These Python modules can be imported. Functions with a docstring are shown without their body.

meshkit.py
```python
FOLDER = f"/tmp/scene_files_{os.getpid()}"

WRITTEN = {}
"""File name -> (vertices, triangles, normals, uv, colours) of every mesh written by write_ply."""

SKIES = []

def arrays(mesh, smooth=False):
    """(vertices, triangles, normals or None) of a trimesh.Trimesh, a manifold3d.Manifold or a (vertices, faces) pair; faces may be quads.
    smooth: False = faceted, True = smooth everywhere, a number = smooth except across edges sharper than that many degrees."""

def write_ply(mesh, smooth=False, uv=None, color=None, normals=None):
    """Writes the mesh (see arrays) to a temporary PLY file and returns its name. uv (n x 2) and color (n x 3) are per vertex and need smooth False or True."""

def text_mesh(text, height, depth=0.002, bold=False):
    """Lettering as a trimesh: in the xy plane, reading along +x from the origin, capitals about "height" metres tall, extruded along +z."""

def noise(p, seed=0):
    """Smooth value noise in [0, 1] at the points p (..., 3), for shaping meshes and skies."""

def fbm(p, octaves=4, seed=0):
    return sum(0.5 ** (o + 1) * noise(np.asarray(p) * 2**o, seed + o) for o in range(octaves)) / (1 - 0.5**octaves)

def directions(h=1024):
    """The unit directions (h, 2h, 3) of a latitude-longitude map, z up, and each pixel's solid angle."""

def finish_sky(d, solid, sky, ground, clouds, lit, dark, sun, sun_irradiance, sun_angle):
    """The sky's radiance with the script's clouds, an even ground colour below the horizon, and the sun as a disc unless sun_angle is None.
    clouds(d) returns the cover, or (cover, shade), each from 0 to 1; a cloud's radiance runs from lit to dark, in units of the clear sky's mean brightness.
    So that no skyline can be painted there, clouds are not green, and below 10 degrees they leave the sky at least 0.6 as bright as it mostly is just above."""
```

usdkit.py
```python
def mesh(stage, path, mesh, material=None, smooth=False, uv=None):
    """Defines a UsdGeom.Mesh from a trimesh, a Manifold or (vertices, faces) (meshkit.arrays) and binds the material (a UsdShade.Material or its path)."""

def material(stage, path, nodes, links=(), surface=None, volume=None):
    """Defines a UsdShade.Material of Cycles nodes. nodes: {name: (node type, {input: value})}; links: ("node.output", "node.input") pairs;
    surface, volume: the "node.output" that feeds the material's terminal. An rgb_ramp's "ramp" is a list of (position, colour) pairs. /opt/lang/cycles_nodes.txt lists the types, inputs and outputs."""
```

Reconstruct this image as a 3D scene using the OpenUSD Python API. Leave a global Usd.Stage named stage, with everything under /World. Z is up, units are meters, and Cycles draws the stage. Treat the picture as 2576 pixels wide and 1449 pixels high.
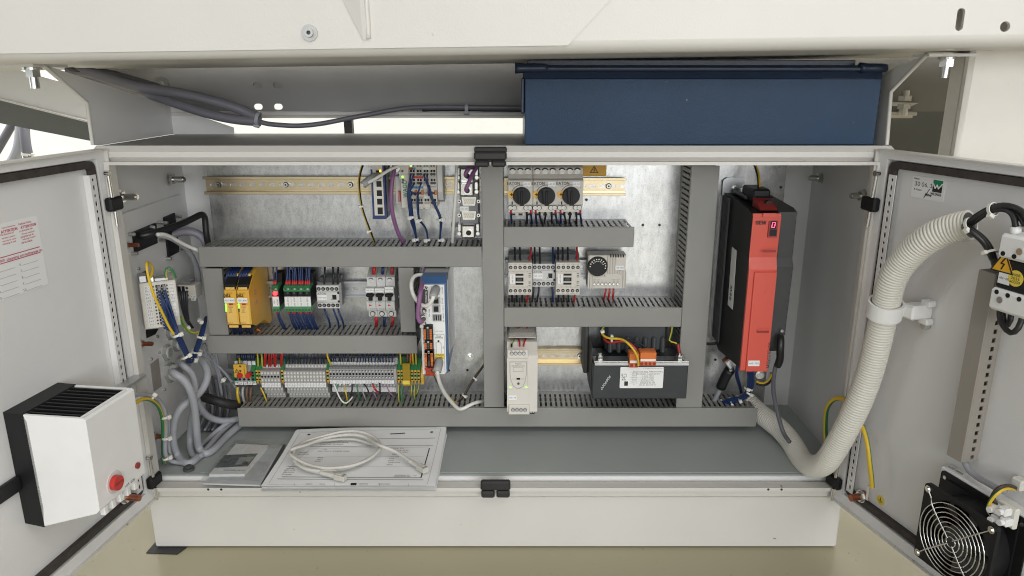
import math, random, functools
import numpy as np, trimesh, usdkit, meshkit
from pxr import Usd, UsdGeom, UsdLux, UsdShade, Gf, Sdf
from shapely.geometry import Polygon, Point, box as sbox, LineString
from shapely.ops import unary_union
from shapely import affinity
from scipy.interpolate import CubicSpline

stage = Usd.Stage.CreateInMemory()
UsdGeom.SetStageUpAxis(stage, 'Z'); UsdGeom.SetStageMetersPerUnit(stage, 1.0)
UsdGeom.Xform.Define(stage, '/World')
UsdGeom.Scope.Define(stage, '/World/Looks')
rng = random.Random(7)

# ---------------------------------------------------------------- camera
PITCH, FOC, EYE = math.radians(15.6), 1860.0, 0.84
cam = UsdGeom.Camera.Define(stage, '/World/camera')
cam.CreateHorizontalApertureAttr(36.0); cam.CreateVerticalApertureAttr(20.25)
cam.CreateFocalLengthAttr(36.0 * FOC / 2576)
cam.CreateClippingRangeAttr((0.02, 100.0))
cam.CreateExposureAttr(0.0)
cx = UsdGeom.Xformable(cam.GetPrim()); cx.AddTranslateOp().Set((0, 0, EYE)); cx.AddRotateXOp().Set(90 - math.degrees(PITCH))

# ---------------------------------------------------------------- lamps
def lamp(name, pos, aim, w, h, power, color):
    l = UsdLux.RectLight.Define(stage, '/World/' + name)
    l.CreateWidthAttr(w); l.CreateHeightAttr(h); l.CreateIntensityAttr(power); l.CreateColorAttr(color)
    p, t = np.array(pos, float), np.array(aim, float)
    z = (p - t) / np.linalg.norm(p - t)
    x = np.cross([0, 0, 1.0], z); x = np.array([1.0, 0, 0]) if np.linalg.norm(x) < 1e-6 else x / np.linalg.norm(x)
    y = np.cross(z, x)
    m = np.eye(4); m[0, :3], m[1, :3], m[2, :3], m[3, :3] = x, y, z, p
    l.AddTransformOp().Set(Gf.Matrix4d(*m.ravel().tolist()))
lamp('window_lamp', (1.8, -3.4, 1.3), (0.2, 1.3, 0.75), 4.2, 1.7, 4.2, (0.98, 0.99, 1.0))
lamp('hall_fill', (-0.6, -4.8, 1.7), (-0.2, 1.4, 0.6), 9.0, 3.0, 1.7, (0.93, 0.965, 1.0))  # added fill for ambient light and plate reflections, not an actual lamp
lamp('ceiling_lamp', (0.9, -1.4, 3.3), (0.2, -0.4, 0.0), 5.0, 3.0, 2.1, (1.0, 0.975, 0.925))
lamp('left_window_lamp', (-3.2, 1.3, 1.3), (-0.7, 1.0, 0.1), 2.6, 2.0, 2.4, (0.95, 0.97, 1.0))
lamp('rear_window_lamp', (0.0, 1.95, 2.6), (0.0, 2.6, 0.9), 4.5, 0.5, 15.0, (1.0, 0.99, 0.96))

# ---------------------------------------------------------------- rays, frames
def ray(u, v):
    x, yd = (u - 1288) / FOC, (v - 724.5) / FOC
    c, s = math.cos(PITCH), math.sin(PITCH)
    return np.array([x, c - yd * s, -s - yd * c])
EYEP = np.array([0, 0, EYE])
CROPS = dict(A=(498.3, 383.3, .17637), B=(894.5, 383.3, .17633), C=(498.3, 638.9, .17637), D=(894.5, 638.9, .17633),
             E=(498.3, 862.5, .17637), G=(894.5, 862.5, .17633), H=(1245.9, 383.3, .1764), I=(1245.9, 606.9, .1764),
             J=(1245.9, 798.6, .2205), K=(1661.1, 383.3, .26463), L=(1750.6, 734.7, .26454), M=(274.7, 498.3, .20729),
             N=(306.7, 779.5, .29995), O=(485.6, 1060.6, .25794), P=(2395.9, 479.2, .28644), Q=(2236.1, 1137.2, .21512),
             R=(0, 523.9, .15867), S=(0, 140.6, .194), a=(0, 0, .49992), b=(638.9, 0, .26455), c=(1277.8, 0, .26455),
             d=(1916.7, 0, .49988), e=(0, 724.5, .49992), f=(1916.7, 724.5, .49988), z=(0, 0, 1.0))
def px(k, x, y):
    o = CROPS[k]
    return o[0] + o[2] * x, o[1] + o[2] * y
class Fr:
    def __init__(s, o, a, b, c):
        s.o = np.array(o, float); s.m = np.array([a, b, c], float)      # rows: the frame's axes in the world
    def pt(s, p):
        return s.o + np.asarray(p, float) @ s.m
    def hit(s, u, v, c=0.0):
        d, o = ray(u, v), EYEP - s.o
        k = (c - o @ s.m[2]) / (d @ s.m[2])
        q = o + k * d
        return q @ s.m[0], q @ s.m[1]
W = Fr((0, 0, 0), (1, 0, 0), (0, 1, 0), (0, 0, 1))
YP, YB, YF = 1.46, 1.52, 1.193
XL, XR = -.673, .6146
PF = Fr((0, YP, 0), (1, 0, 0), (0, 0, 1), (0, -1, 0))                    # the mounting plate: right, up, out
LW = Fr((XL, 0, 0), (0, 1, 0), (0, 0, 1), (1, 0, 0))                     # left wall
RW = Fr((XR, 0, 0), (0, -1, 0), (0, 0, 1), (-1, 0, 0))                   # right wall
FL = Fr((0, 0, .145), (1, 0, 0), (0, 1, 0), (0, 0, 1))                   # cabinet floor
LA, RA = math.radians(7.5), math.radians(15.5)
LD = Fr((-.661, 1.184, 0), (math.sin(LA), math.cos(LA), 0), (0, 0, 1), (math.cos(LA), -math.sin(LA), 0))   # left door: a towards the hinge
RD = Fr((.596, 1.184, 0), (math.sin(RA), -math.cos(RA), 0), (0, 0, 1), (-math.cos(RA), -math.sin(RA), 0))  # right door: a away from the hinge
def at(k, x, y, c=0.0, fr=PF):
    return fr.hit(*px(k, x, y), c)
def rect(k, x0, y0, x1, y1, c=0.0, fr=PF):
    p, q = at(k, x0, y0, c, fr), at(k, x1, y1, c, fr)
    return min(p[0], q[0]), max(p[0], q[0]), min(p[1], q[1]), max(p[1], q[1])
def wp(k, x, y, Y):
    "world point of a pixel at distance Y"
    d = ray(*px(k, x, y)); return EYEP + d * (Y / d[1])
# ---------------------------------------------------------------- materials
def M(name, col, rough=.5, metal=0., var=.05, scale=25., bump=0., bscale=300., coat=0., emit=None, strength=0., stretch=None, spec=None, col2=None, dirt=None, trans=0.):
    n = {'tc': ('texture_coordinate', {}), 'no': ('noise_texture', {'scale': scale, 'detail': 4.}),
         'mr': ('map_range', {'from_min': .3, 'from_max': .7, 'to_min': 0., 'to_max': 1., 'clamp': True}),
         'p': ('principled_bsdf', {'roughness': rough, 'metallic': metal})}
    c2 = col2 or [min(1, x * (1 + var)) for x in col]
    c1 = col if col2 else [x * (1 - var) for x in col]
    n['mx'] = ('mix_color', {'a': c1, 'b': c2})
    L = [('no.fac', 'mr.value'), ('mr.result', 'mx.fac')]
    if stretch:
        n['mp'] = ('mapping', {'scale': stretch}); L += [('tc.object', 'mp.vector'), ('mp.vector', 'no.vector')]
    else:
        L.append(('tc.object', 'no.vector'))
    out = 'mx.result'
    if dirt:                                             # scattered specks: (scale, threshold, colour)
        n['d1'] = ('noise_texture', {'scale': dirt[0], 'detail': 2.}); n['d2'] = ('map_range', {'from_min': dirt[1], 'from_max': dirt[1] + .03, 'clamp': True})
        n['d3'] = ('mix_color', {'b': dirt[2]}); L += [('tc.object', 'd1.vector'), ('d1.fac', 'd2.value'), ('d2.result', 'd3.fac'), ('mx.result', 'd3.a')]
        out = 'd3.result'
    L.append((out, 'p.base_color'))
    if bump:
        n['bn'] = ('noise_texture', {'scale': bscale, 'detail': 2.}); n['bu'] = ('bump', {'strength': bump, 'distance': .0008})
        L += [('tc.object', 'bn.vector'), ('bn.fac', 'bu.height'), ('bu.normal', 'p.normal')]
    if coat: n['p'][1]['coat_weight'] = coat
    if spec is not None: n['p'][1]['specular_ior_level'] = spec
    if emit: n['p'][1].update(emission_color=emit, emission_strength=strength)
    if trans: n['p'][1].update(transmission_weight=trans, ior=1.45)
    return usdkit.material(stage, '/World/Looks/' + name, n, L, surface='p.BSDF')
white = M('white_paint', (.64, .622, .585), .38, bump=.22, bscale=420, var=.02, scale=6, dirt=(55, .762, (.32, .22, .14)))
inner = M('grey_white_paint', (.745, .74, .73), .42, bump=.25, bscale=420, var=.02, scale=6)
floorp = M('cabinet_floor_paint', (.345, .372, .360), .40, bump=.25, bscale=420, var=.03, scale=8)
shade = M('shaded_grey', (.27, .265, .255), .5, var=.08, scale=7, bump=.2)  # grey darkened so the colour holds the shade under the beam
dgrey = M('dark_grey_paint', (.12, .125, .113), .5, var=.05, scale=6, bump=.2)
panelb = M('beige_panel_paint', (.72, .69, .63), .45, var=.02, bump=.2)
ductm = M('duct_grey_plastic', (.275, .27, .25), .42, var=.03, scale=12, bump=.12, bscale=900)
duct2 = M('door_duct_plastic', (.33, .30, .265), .45, var=.03, scale=12)
blk = M('black_plastic', (.012, .012, .013), .48, var=.15, spec=.3)
rub = M('black_rubber', (.022, .021, .021), .6, var=.2, bump=.3, bscale=120)
gask = M('foam_gasket', (.050, .042, .038), .8, var=.25, scale=60, bump=.4, bscale=500)
xform = M('core_lacquer', (.030, .033, .036), .45, var=.1, bump=.2)
gcab = M('grey_cable', (.36, .37, .40), .45, var=.04)
ocab = M('overhead_cable_grey', (.17, .165, .19), .45)
dcab = M('dark_grey_cable', (.14, .14, .16), .42, var=.06)
lcab = M('light_grey_cable', (.58, .565, .52), .45, var=.03)
wcab = M('white_cable', (.70, .69, .66), .4, var=.03)
bcab = M('black_cable', (.017, .017, .018), .38, var=.1)
blue = M('navy_wire', (.012, .032, .115), .42, var=.15)
bwire = M('black_wire', (.022, .024, .028), .42, var=.1)
redw = M('red_wire', (.48, .025, .020), .42)
whw = M('white_wire', (.74, .73, .68), .45)
brw = M('brown_wire', (.15, .09, .055), .5)
pinkw = M('violet_wire', (.36, .17, .30), .5)
yel = M('yellow_wire', (.72, .48, .03), .42)
grn = M('green_wire', (.035, .20, .075), .42)
pur = M('purple_cable', (.25, .11, .24), .48, var=.06)
hose = M('white_hose', (.71, .69, .62), .42, var=.02)
bluep = M('blue_paint', (.008, .036, .086), .42, spec=.25, var=.10, scale=14, bump=.30, bscale=520, dirt=(95, .755, (.42, .45, .47)))
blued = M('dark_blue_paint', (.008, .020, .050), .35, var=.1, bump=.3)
swb = M('blue_plastic', (.018, .038, .16), .42)
swg = M('steel_blue_plastic', (.05, .12, .26), .4)
beige = M('device_beige', (.62, .585, .525), .48, var=.02)
lgrey = M('device_light_grey', (.60, .60, .585), .45, var=.02)
mgrey = M('device_grey', (.34, .34, .34), .48, var=.03)
dark = M('device_dark_grey', (.065, .066, .068), .5, var=.06)
mod = M('module_grey', (.22, .22, .225), .4, var=.05)
psu = M('supply_ivory', (.67, .635, .575), .45, var=.02)
tgrey = M('terminal_grey', (.40, .395, .38), .5, var=.04)
wplas = M('white_plastic', (.83, .828, .815), .42, var=.02)
cream = M('cream_plastic', (.70, .67, .60), .5, var=.02)
yelp = M('yellow_plastic', (.74, .42, .055), .42, var=.04)
yelo = M('pale_yellow_plastic', (.80, .52, .13), .48, var=.04)
ysign = M('sign_yellow', (.62, .34, .03), .5, var=.03)
ylab = M('label_yellow', (.80, .62, .08), .5, var=.03)
grnp = M('green_plastic', (.045, .24, .085), .42, var=.05)
redp = M('drive_red', (.64, .095, .066), .40, var=.03)
redd = M('drive_dark_red', (.28, .03, .025), .45, var=.04)
redb = M('red_plastic', (.52, .03, .025), .4)
orgp = M('orange_plastic', (.66, .17, .035), .42, var=.05)
bluel = M('pale_blue_plastic', (.08, .26, .45), .5)
lab = M('white_label', (.82, .82, .81), .5, var=.01)
ink = M('black_ink', (.02, .02, .02), .6)
gink = M('grey_ink', (.26, .25, .24), .6)
rink = M('red_ink', (.42, .02, .08), .6)
gnink = M('green_ink', (.01, .22, .09), .6)
paper = M('paper', (.84, .845, .845), .7, var=.015)
steel = M('zinc_steel', (.66, .66, .64), .30, 1., var=.08, scale=60)
scrm = M('dark_screw', (.30, .30, .29), .38, 1., var=.1)
dull = M('dull_zinc', (.46, .46, .44), .5, 1., var=.08, scale=60)
chrome = M('bright_steel', (.80, .80, .78), .16, 1., var=.04)
copper = M('copper_stud', (.36, .13, .075), .4, .9, var=.15)
brass = M('yellow_chromate_zinc', (.56, .49, .29), .24, 1., scale=10, stretch=(1, 6, 9), col2=(.66, .54, .40))
sheetm = M('bare_sheet', (.55, .56, .57), .36, .9, var=.06)
nylon = M('cable_tie_nylon', (.74, .73, .66), .45, var=.03)
gled = M('green_led', (.3, .9, .1), .3, emit=(.35, 1., .08), strength=1.3)
rled = M('red_led', (1., .1, .1), .3, emit=(1., .012, .02), strength=7.)
yled = M('amber_led', (1., .7, .1), .3, emit=(1., .6, .05), strength=2.2)
dled = M('red_display', (1., .2, .3), .3, emit=(1., .06, .16), strength=2.4)
vinyl = M('vinyl_floor', (.36, .325, .215), .24, scale=3., var=.04, dirt=(150, .735, (.20, .16, .10)))
plaster = M('white_wall', (.82, .82, .80), .8, var=.03, scale=30, bump=.5, bscale=60)
galv = usdkit.material(stage, '/World/Looks/galvanised', {
    'tc': ('texture_coordinate', {}), 'mp': ('mapping', {'scale': (1, 1, .45)}), 'n1': ('noise_texture', {'scale': 170., 'detail': 5., 'roughness': .6, 'distortion': .4}),
    'n2': ('noise_texture', {'scale': 9., 'detail': 3.}), 'v': ('voronoi_texture', {'scale': 85.}),
    'r': ('rgb_ramp', {'ramp': [(0, (.47, .48, .49)), (.40, (.58, .59, .59)), (.55, (.66, .66, .655)), (1, (.72, .72, .71))]}),
    'rr': ('map_range', {'from_min': .3, 'from_max': .7, 'to_min': .20, 'to_max': .34}),
    'n3': ('noise_texture', {'scale': 420., 'detail': 3., 'roughness': .65, 'distortion': .8}), 'mr3': ('map_range', {'from_min': .55, 'from_max': .66, 'to_min': 1., 'to_max': .62, 'clamp': True}), 'm3': ('mix_color', {'blend_type': 'multiply', 'fac': 1.}),
    'm2': ('mix_color', {'blend_type': 'multiply', 'fac': .2}), 'bu': ('bump', {'strength': .22, 'distance': .0005}),
    'p': ('principled_bsdf', {'metallic': .88})},
    [('tc.object', 'mp.vector'), ('mp.vector', 'n1.vector'), ('tc.object', 'n2.vector'), ('mp.vector', 'v.vector'), ('n1.fac', 'r.fac'), ('r.color', 'm2.a'), ('v.distance', 'm2.b'),
     ('tc.object', 'n3.vector'), ('n3.fac', 'mr3.value'), ('m2.result', 'm3.a'), ('mr3.result', 'm3.b'), ('m3.result', 'p.base_color'), ('n2.fac', 'rr.value'), ('rr.result', 'p.roughness'), ('n1.fac', 'bu.height'), ('bu.normal', 'p.normal')], surface='p.BSDF')
film = usdkit.material(stage, '/World/Looks/clear_film', {
    't': ('transparent_bsdf', {'color': (.93, .94, .94)}), 'g': ('glossy_bsdf', {'color': (.9, .9, .9), 'roughness': .12}), 
    'n': ('noise_texture', {'scale': 35., 'detail': 4.}), 'tc': ('texture_coordinate', {}), 'bu': ('bump', {'strength': 1., 'distance': .004}), 'm': ('mix_closure', {'fac': .22})},
    [('tc.object', 'n.vector'), ('n.fac', 'bu.height'), ('bu.normal', 'g.normal'), ('t.BSDF', 'm.closure1'), ('g.BSDF', 'm.closure2')], surface='m.closure')
amber = usdkit.material(stage, '/World/Looks/clear_amber', {'t': ('transparent_bsdf', {'color': (.80, .62, .12)}), 'g': ('principled_bsdf', {'base_color': (.62, .46, .06), 'roughness': .3}), 'm': ('mix_closure', {'fac': .45})},
    [('t.BSDF', 'm.closure1'), ('g.BSDF', 'm.closure2')], surface='m.closure')

# ---------------------------------------------------------------- meshes
def _hull24():
    v = []
    for sx in (0, 1):
        for sy in (0, 1):
            for sz in (0, 1):
                for k in range(3):
                    p = [sx, sy, sz]
                    v.append([x if i == k else (.2 if x == 0 else .8) for i, x in enumerate(p)])
    v = np.array(v); h = trimesh.Trimesh(v, trimesh.convex.convex_hull(v).faces, process=False)
    hv = trimesh.convex.convex_hull(v)
    idx = [int(np.argmin(np.abs(v - p).sum(1))) for p in hv.vertices]
    return v, np.array([[idx[i] for i in f] for f in hv.faces])
CHV, CHF = _hull24()
BXF = np.array([[0, 2, 3], [0, 3, 1], [4, 5, 7], [4, 7, 6], [0, 1, 5], [0, 5, 4], [2, 6, 7], [2, 7, 3], [0, 4, 6], [0, 6, 2], [1, 3, 7], [1, 7, 5]])[:, [0, 1, 2]]
BXV = np.array([[x, y, z] for x in (0, 1) for y in (0, 1) for z in (0, 1)], float)
BXF = trimesh.Trimesh(BXV, BXF, process=False)
BXF.fix_normals(); BXF = np.array(BXF.faces)
@functools.lru_cache(None)
def _text(s, bold):
    m = meshkit.text_mesh(s, 1.0, .06, bold)
    return np.array(m.vertices), np.array(m.faces)
def spline(pts, step=.006):
    p = np.asarray(pts, float)
    if len(p) == 2:
        return np.linspace(p[0], p[1], 3)
    t = np.r_[0, np.cumsum(np.sqrt(np.linalg.norm(np.diff(p, axis=0), axis=1)) + 1e-6)]
    n = int(max(6, min(220, np.linalg.norm(np.diff(p, axis=0), axis=1).sum() / step)))
    return CubicSpline(t, p, bc_type='natural')(np.linspace(0, t[-1], n))
def tubemesh(p, r, n=8, arc=None, cap=True):
    p = np.asarray(p, float); r = np.broadcast_to(r, len(p))
    tg = np.gradient(p, axis=0); tg /= np.linalg.norm(tg, axis=1)[:, None] + 1e-12
    u = np.cross(tg[0], [0, 0, 1.]); u = np.array([1., 0, 0]) if np.linalg.norm(u) < 1e-3 else u
    us = []
    for t in tg:
        u = u - (u @ t) * t; u /= np.linalg.norm(u) + 1e-12; us.append(u)
    us = np.array(us); ws = np.cross(tg, us)
    a0, a1 = arc or (0, 2 * math.pi)
    an = np.linspace(a0, a1, n + 1)[: n + (1 if arc else 0)]
    m = len(an)
    v = (p[:, None] + r[:, None, None] * (np.cos(an)[None, :, None] * us[:, None] + np.sin(an)[None, :, None] * ws[:, None])).reshape(-1, 3)
    f = []
    i, j = np.meshgrid(np.arange(len(p) - 1), np.arange(m - (1 if arc else 0)), indexing='ij'); i, j = i.ravel(), j.ravel(); k = (j + 1) % m
    A, B, C, D = i * m + j, i * m + k, (i + 1) * m + k, (i + 1) * m + j
    f = np.vstack([np.c_[A, B, C], np.c_[A, C, D]])
    if cap and not arc:
        v = np.vstack([v, p[0], p[-1]]); q = np.arange(m); e = (len(p) - 1) * m
        f = np.vstack([f, np.c_[np.full(m, len(v) - 2), (q + 1) % m, q], np.c_[np.full(m, len(v) - 1), e + q, e + (q + 1) % m]])
    return v, f
class MB:
    def __init__(s, fr=W):
        s.fr, s.p = fr, []
    def add(s, v, f):
        s.p.append((s.fr.pt(v), np.asarray(f))); return s
    def raw(s, v, f):
        s.p.append((np.asarray(v, float), np.asarray(f))); return s
    def box(s, a0, a1, b0, b1, c0, c1, ch=0.):
        lo, sz = np.array([min(a0, a1), min(b0, b1), min(c0, c1)]), np.abs([a1 - a0, b1 - b0, c1 - c0])
        if ch <= 0:
            return s.add(lo + BXV * sz, BXF)
        ch = min(ch, sz.min() * .45)
        v = np.where(CHV == .2, ch, np.where(CHV == .8, sz - ch, CHV * sz))
        return s.add(lo + v, CHF)
    def cyl(s, a, b, r, c0, c1, n=14, r1=None):
        q = np.arange(n) * 2 * math.pi / n; r1 = r if r1 is None else r1
        v = np.vstack([np.c_[a + r * np.cos(q), b + r * np.sin(q), np.full(n, c0)], np.c_[a + r1 * np.cos(q), b + r1 * np.sin(q), np.full(n, c1)], [[a, b, c0], [a, b, c1]]])
        i = np.arange(n); j = (i + 1) % n
        return s.add(v, np.vstack([np.c_[i, j, n + j], np.c_[i, n + j, n + i], np.c_[np.full(n, 2 * n), j, i], np.c_[np.full(n, 2 * n + 1), n + i, n + j]]))
    def rod(s, p0, p1, r, n=10):
        return s.add(*tubemesh(np.array([p0, p1], float), r, n))
    def tube(s, pts, r, n=8, step=.006, smooth=True, arc=None):
        return s.add(*tubemesh(spline(pts, step) if smooth else pts, r, n, arc))
    def ring(s, a, b, R, r, c, n=28, m=8):
        q = np.linspace(0, 2 * math.pi, n + 1)
        return s.add(*tubemesh(np.c_[a + R * np.cos(q), b + R * np.sin(q), np.full(n + 1, c)], r, m))
    def _ext(s, poly, h0, h1, perm):
        for g in getattr(poly, 'geoms', [poly]):
            if g.is_empty or g.area < 1e-12: continue
            m = trimesh.creation.extrude_polygon(g, h1 - h0, engine='earcut')
            v = np.array(m.vertices); v[:, 2] += h0
            s.add(v[:, perm], m.faces)
        return s
    def prism(s, poly, c0, c1):                           # poly in (a, b)
        return s._ext(poly if hasattr(poly, 'area') else Polygon(poly), c0, c1, [0, 1, 2])
    def prism_a(s, poly, a0, a1):                         # poly in (b, c)
        return s._ext(poly if hasattr(poly, 'area') else Polygon(poly), a0, a1, [2, 0, 1])
    def prism_b(s, poly, b0, b1):                         # poly in (c, a)
        return s._ext(poly if hasattr(poly, 'area') else Polygon(poly), b0, b1, [1, 2, 0])
    def hexa(s, a, b, r, c0, c1):
        return s.cyl(a, b, r, c0, c1, 6)
    def quad(s, pts, t=.0004):                            # a thin plate with its corners at pts (frame coordinates), thickened along +c
        p = np.asarray(pts, float); n = len(p); q = p + [0, 0, t]
        i = np.arange(n); j = (i + 1) % n
        f = [[n, n + k, n + k + 1] for k in range(1, n - 1)] + [[0, k + 1, k] for k in range(1, n - 1)]
        return s.add(np.vstack([p, q]), np.vstack([f, np.c_[i, j, n + j], np.c_[i, n + j, n + i]]))
    def text(s, t, a, b, c, h, rot=0., bold=False, fit=None, anchor='c'):
        v, f = _text(t, bold); v = v.copy()
        lo, hi = v.min(0), v.max(0)
        v[:, 0] -= {'c': (lo[0] + hi[0]) / 2, 'l': lo[0], 'r': hi[0]}[anchor]; v[:, 1] -= .5
        if fit and (hi[0] - lo[0]) * h > fit: h = fit / (hi[0] - lo[0])
        v = v * [h, h, min(h, .004)]
        k, q = math.cos(rot), math.sin(rot)
        return s.add(np.c_[a + v[:, 0] * k - v[:, 1] * q, b + v[:, 0] * q + v[:, 1] * k, c + v[:, 2]], f)
    def get(s):
        n, V, F_ = 0, [], []
        for v, f in s.p:
            V.append(v); F_.append(f + n); n += len(v)
        return np.vstack(V), np.vstack(F_)

# ---------------------------------------------------------------- things
USED = {}
def fresh(parent, name):
    k = USED.get((parent, name), -1) + 1; USED[(parent, name)] = k
    return f'{parent}/{name}' + (f'_{k:03d}' if k else '')
class Node:
    def __init__(s, path, loc):
        s.path, s.loc = path, loc
    def add(s, name, mb, mat, smooth=False, label=None, kind=None):
        v, f = mb.get(); p = fresh(s.path, name)
        m = usdkit.mesh(stage, p, trimesh.Trimesh(v - s.loc, f, process=False), mat, smooth)
        if label: m.GetPrim().SetCustomDataByKey('label', label)
        if name in ('small_print', 'page_print', 'red_print'): kind = 'stuff'
        if kind: m.GetPrim().SetCustomDataByKey('kind', kind)
        return Node(p, s.loc)
def tag(prim, label=None, cat=None, group=None, kind=None):
    for k, x in (('label', label), ('category', cat), ('group', group), ('kind', kind)):
        if x: prim.SetCustomDataByKey(k, x)
def thing(name, label, cat, loc, group=None, kind=None):
    p = fresh('/World', name); x = UsdGeom.Xform.Define(stage, p); loc = np.array(loc, float)
    x.AddTranslateOp().Set(tuple(loc.tolist())); tag(x.GetPrim(), label, cat, group, kind)
    return Node(p, loc)
def single(name, label, cat, mb, mat, smooth=False, group=None, kind=None):
    v, f = mb.get(); p = fresh('/World', name); loc = (v.min(0) + v.max(0)) / 2; loc[2] = v[:, 2].min()
    m = usdkit.mesh(stage, p, trimesh.Trimesh(v - loc, f, process=False), mat, smooth); m.AddTranslateOp().Set(tuple(loc.tolist()))
    tag(m.GetPrim(), label, cat, group, kind); return Node(p, loc)
def dup(node, loc, label, group=None):
    src = stage.GetPrimAtPath(node.path); d = src.GetCustomData()
    base = node.path.rsplit('/', 1)[1]
    base = base[:-4] if base[-4] == '_' and base[-3:].isdigit() else base
    p = fresh('/World', base); x = UsdGeom.Xform.Define(stage, p); x.AddTranslateOp().Set(tuple(np.asarray(loc, float).tolist()))
    x.GetPrim().GetReferences().AddInternalReference(node.path); x.GetPrim().SetInstanceable(True)
    tag(x.GetPrim(), label, d.get('category'), group or d.get('group'))
    return Node(p, np.array(loc, float))
def plate(node, r, c, text=None, fr=PF, rot=0., mat=None, tmat=None, hmax=.5, name='label_plate', bold=False, th=.0005):
    a0, a1, b0, b1 = r
    n = node.add(name, MB(fr).box(a0, a1, b0, b1, c, c + th), mat or lab)
    if text:
        lines = text if isinstance(text, list) else [text]
        w, h = (a1 - a0, b1 - b0) if not rot else (b1 - b0, a1 - a0)
        mb = MB(fr)
        for i, t in enumerate(lines):
            o = ((len(lines) - 1) / 2 - i) * h / len(lines)
            mb.text(t, (a0 + a1) / 2 - math.sin(rot) * o, (b0 + b1) / 2 + math.cos(rot) * o, c + th, h * hmax / len(lines), rot, bold, fit=w * .86)
        n.add('lettering', mb, tmat or ink)
    return n
def cross_poly(a, b, r):
    w = r * .17
    return Point(a, b).buffer(r, quad_segs=4).difference(unary_union([sbox(a - r * .6, b - w, a + r * .6, b + w), sbox(a - w, b - r * .6, a + w, b + r * .6)]))
def screw(node, a, b, r, c, fr=PF, h=.0015, mat=None, name='screw'):
    return node.add(name, MB(fr).cyl(a, b, r, c, c + h * .4, 12).prism(cross_poly(a, b, r), c + h * .4, c + h), mat or steel)
def wells(node, pts, r, c, fr=PF, mat=None, name='screw_well'):
    mb = MB(fr)
    for a, b in pts: mb.cyl(a, b, r, c, c + .0004, 14)
    return node.add(name, mb, mat or blk)
def P_(k, pts):
    o = [wp(k, *p) for p in pts]
    if k == 'N':
        for i, (x, y, Y) in enumerate(pts):
            if o[i][2] < .152: h = FL.hit(*px(k, x, y), .0072); o[i] = FL.pt((*h, .0072))
    return o
def RS(name, r):
    if 'plug' in name or 'sleeve' in name or 'lug' in name: return r
    return r * .72 if r >= .0080 else r * .65 if r >= .0045 else r * .75 if r >= .0023 else r
ROWS = {}
def cable(name, label, cat, pts, r, mat, group=None, n=10, step=.006):
    o = _cable(name, label, cat, pts, r, mat, group, n, step)
    if group: ROWS.setdefault((group, label), []).append((float(pts[-1][0]), o.path))
    return o
def _cable(name, label, cat, pts, r, mat, group, n, step):
    return single(name, label, cat, MB().tube(pts, RS(name, r), n, step), mat, True, group)
def striped(name, label, pts, r, a=None, b=None, group=None, cat='wire', n=6, flip=0.):
    t = thing(name, label, cat, np.asarray(pts).mean(0), group); p = spline(pts, .006); r = RS(name, r)
    if group: ROWS.setdefault((group, label), []).append((float(np.asarray(pts)[-1][0]), t.path))
    t.add('sheath', MB().raw(*tubemesh(p, r, n, (.6 + flip, 2 * math.pi - .6 - 1.2 + flip))), a or grn, True)
    t.add('stripe', MB().raw(*tubemesh(p, r, n, (2 * math.pi - 1.8 + flip, 2 * math.pi + .6 + flip))), b or yel, True)
    return t
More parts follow.
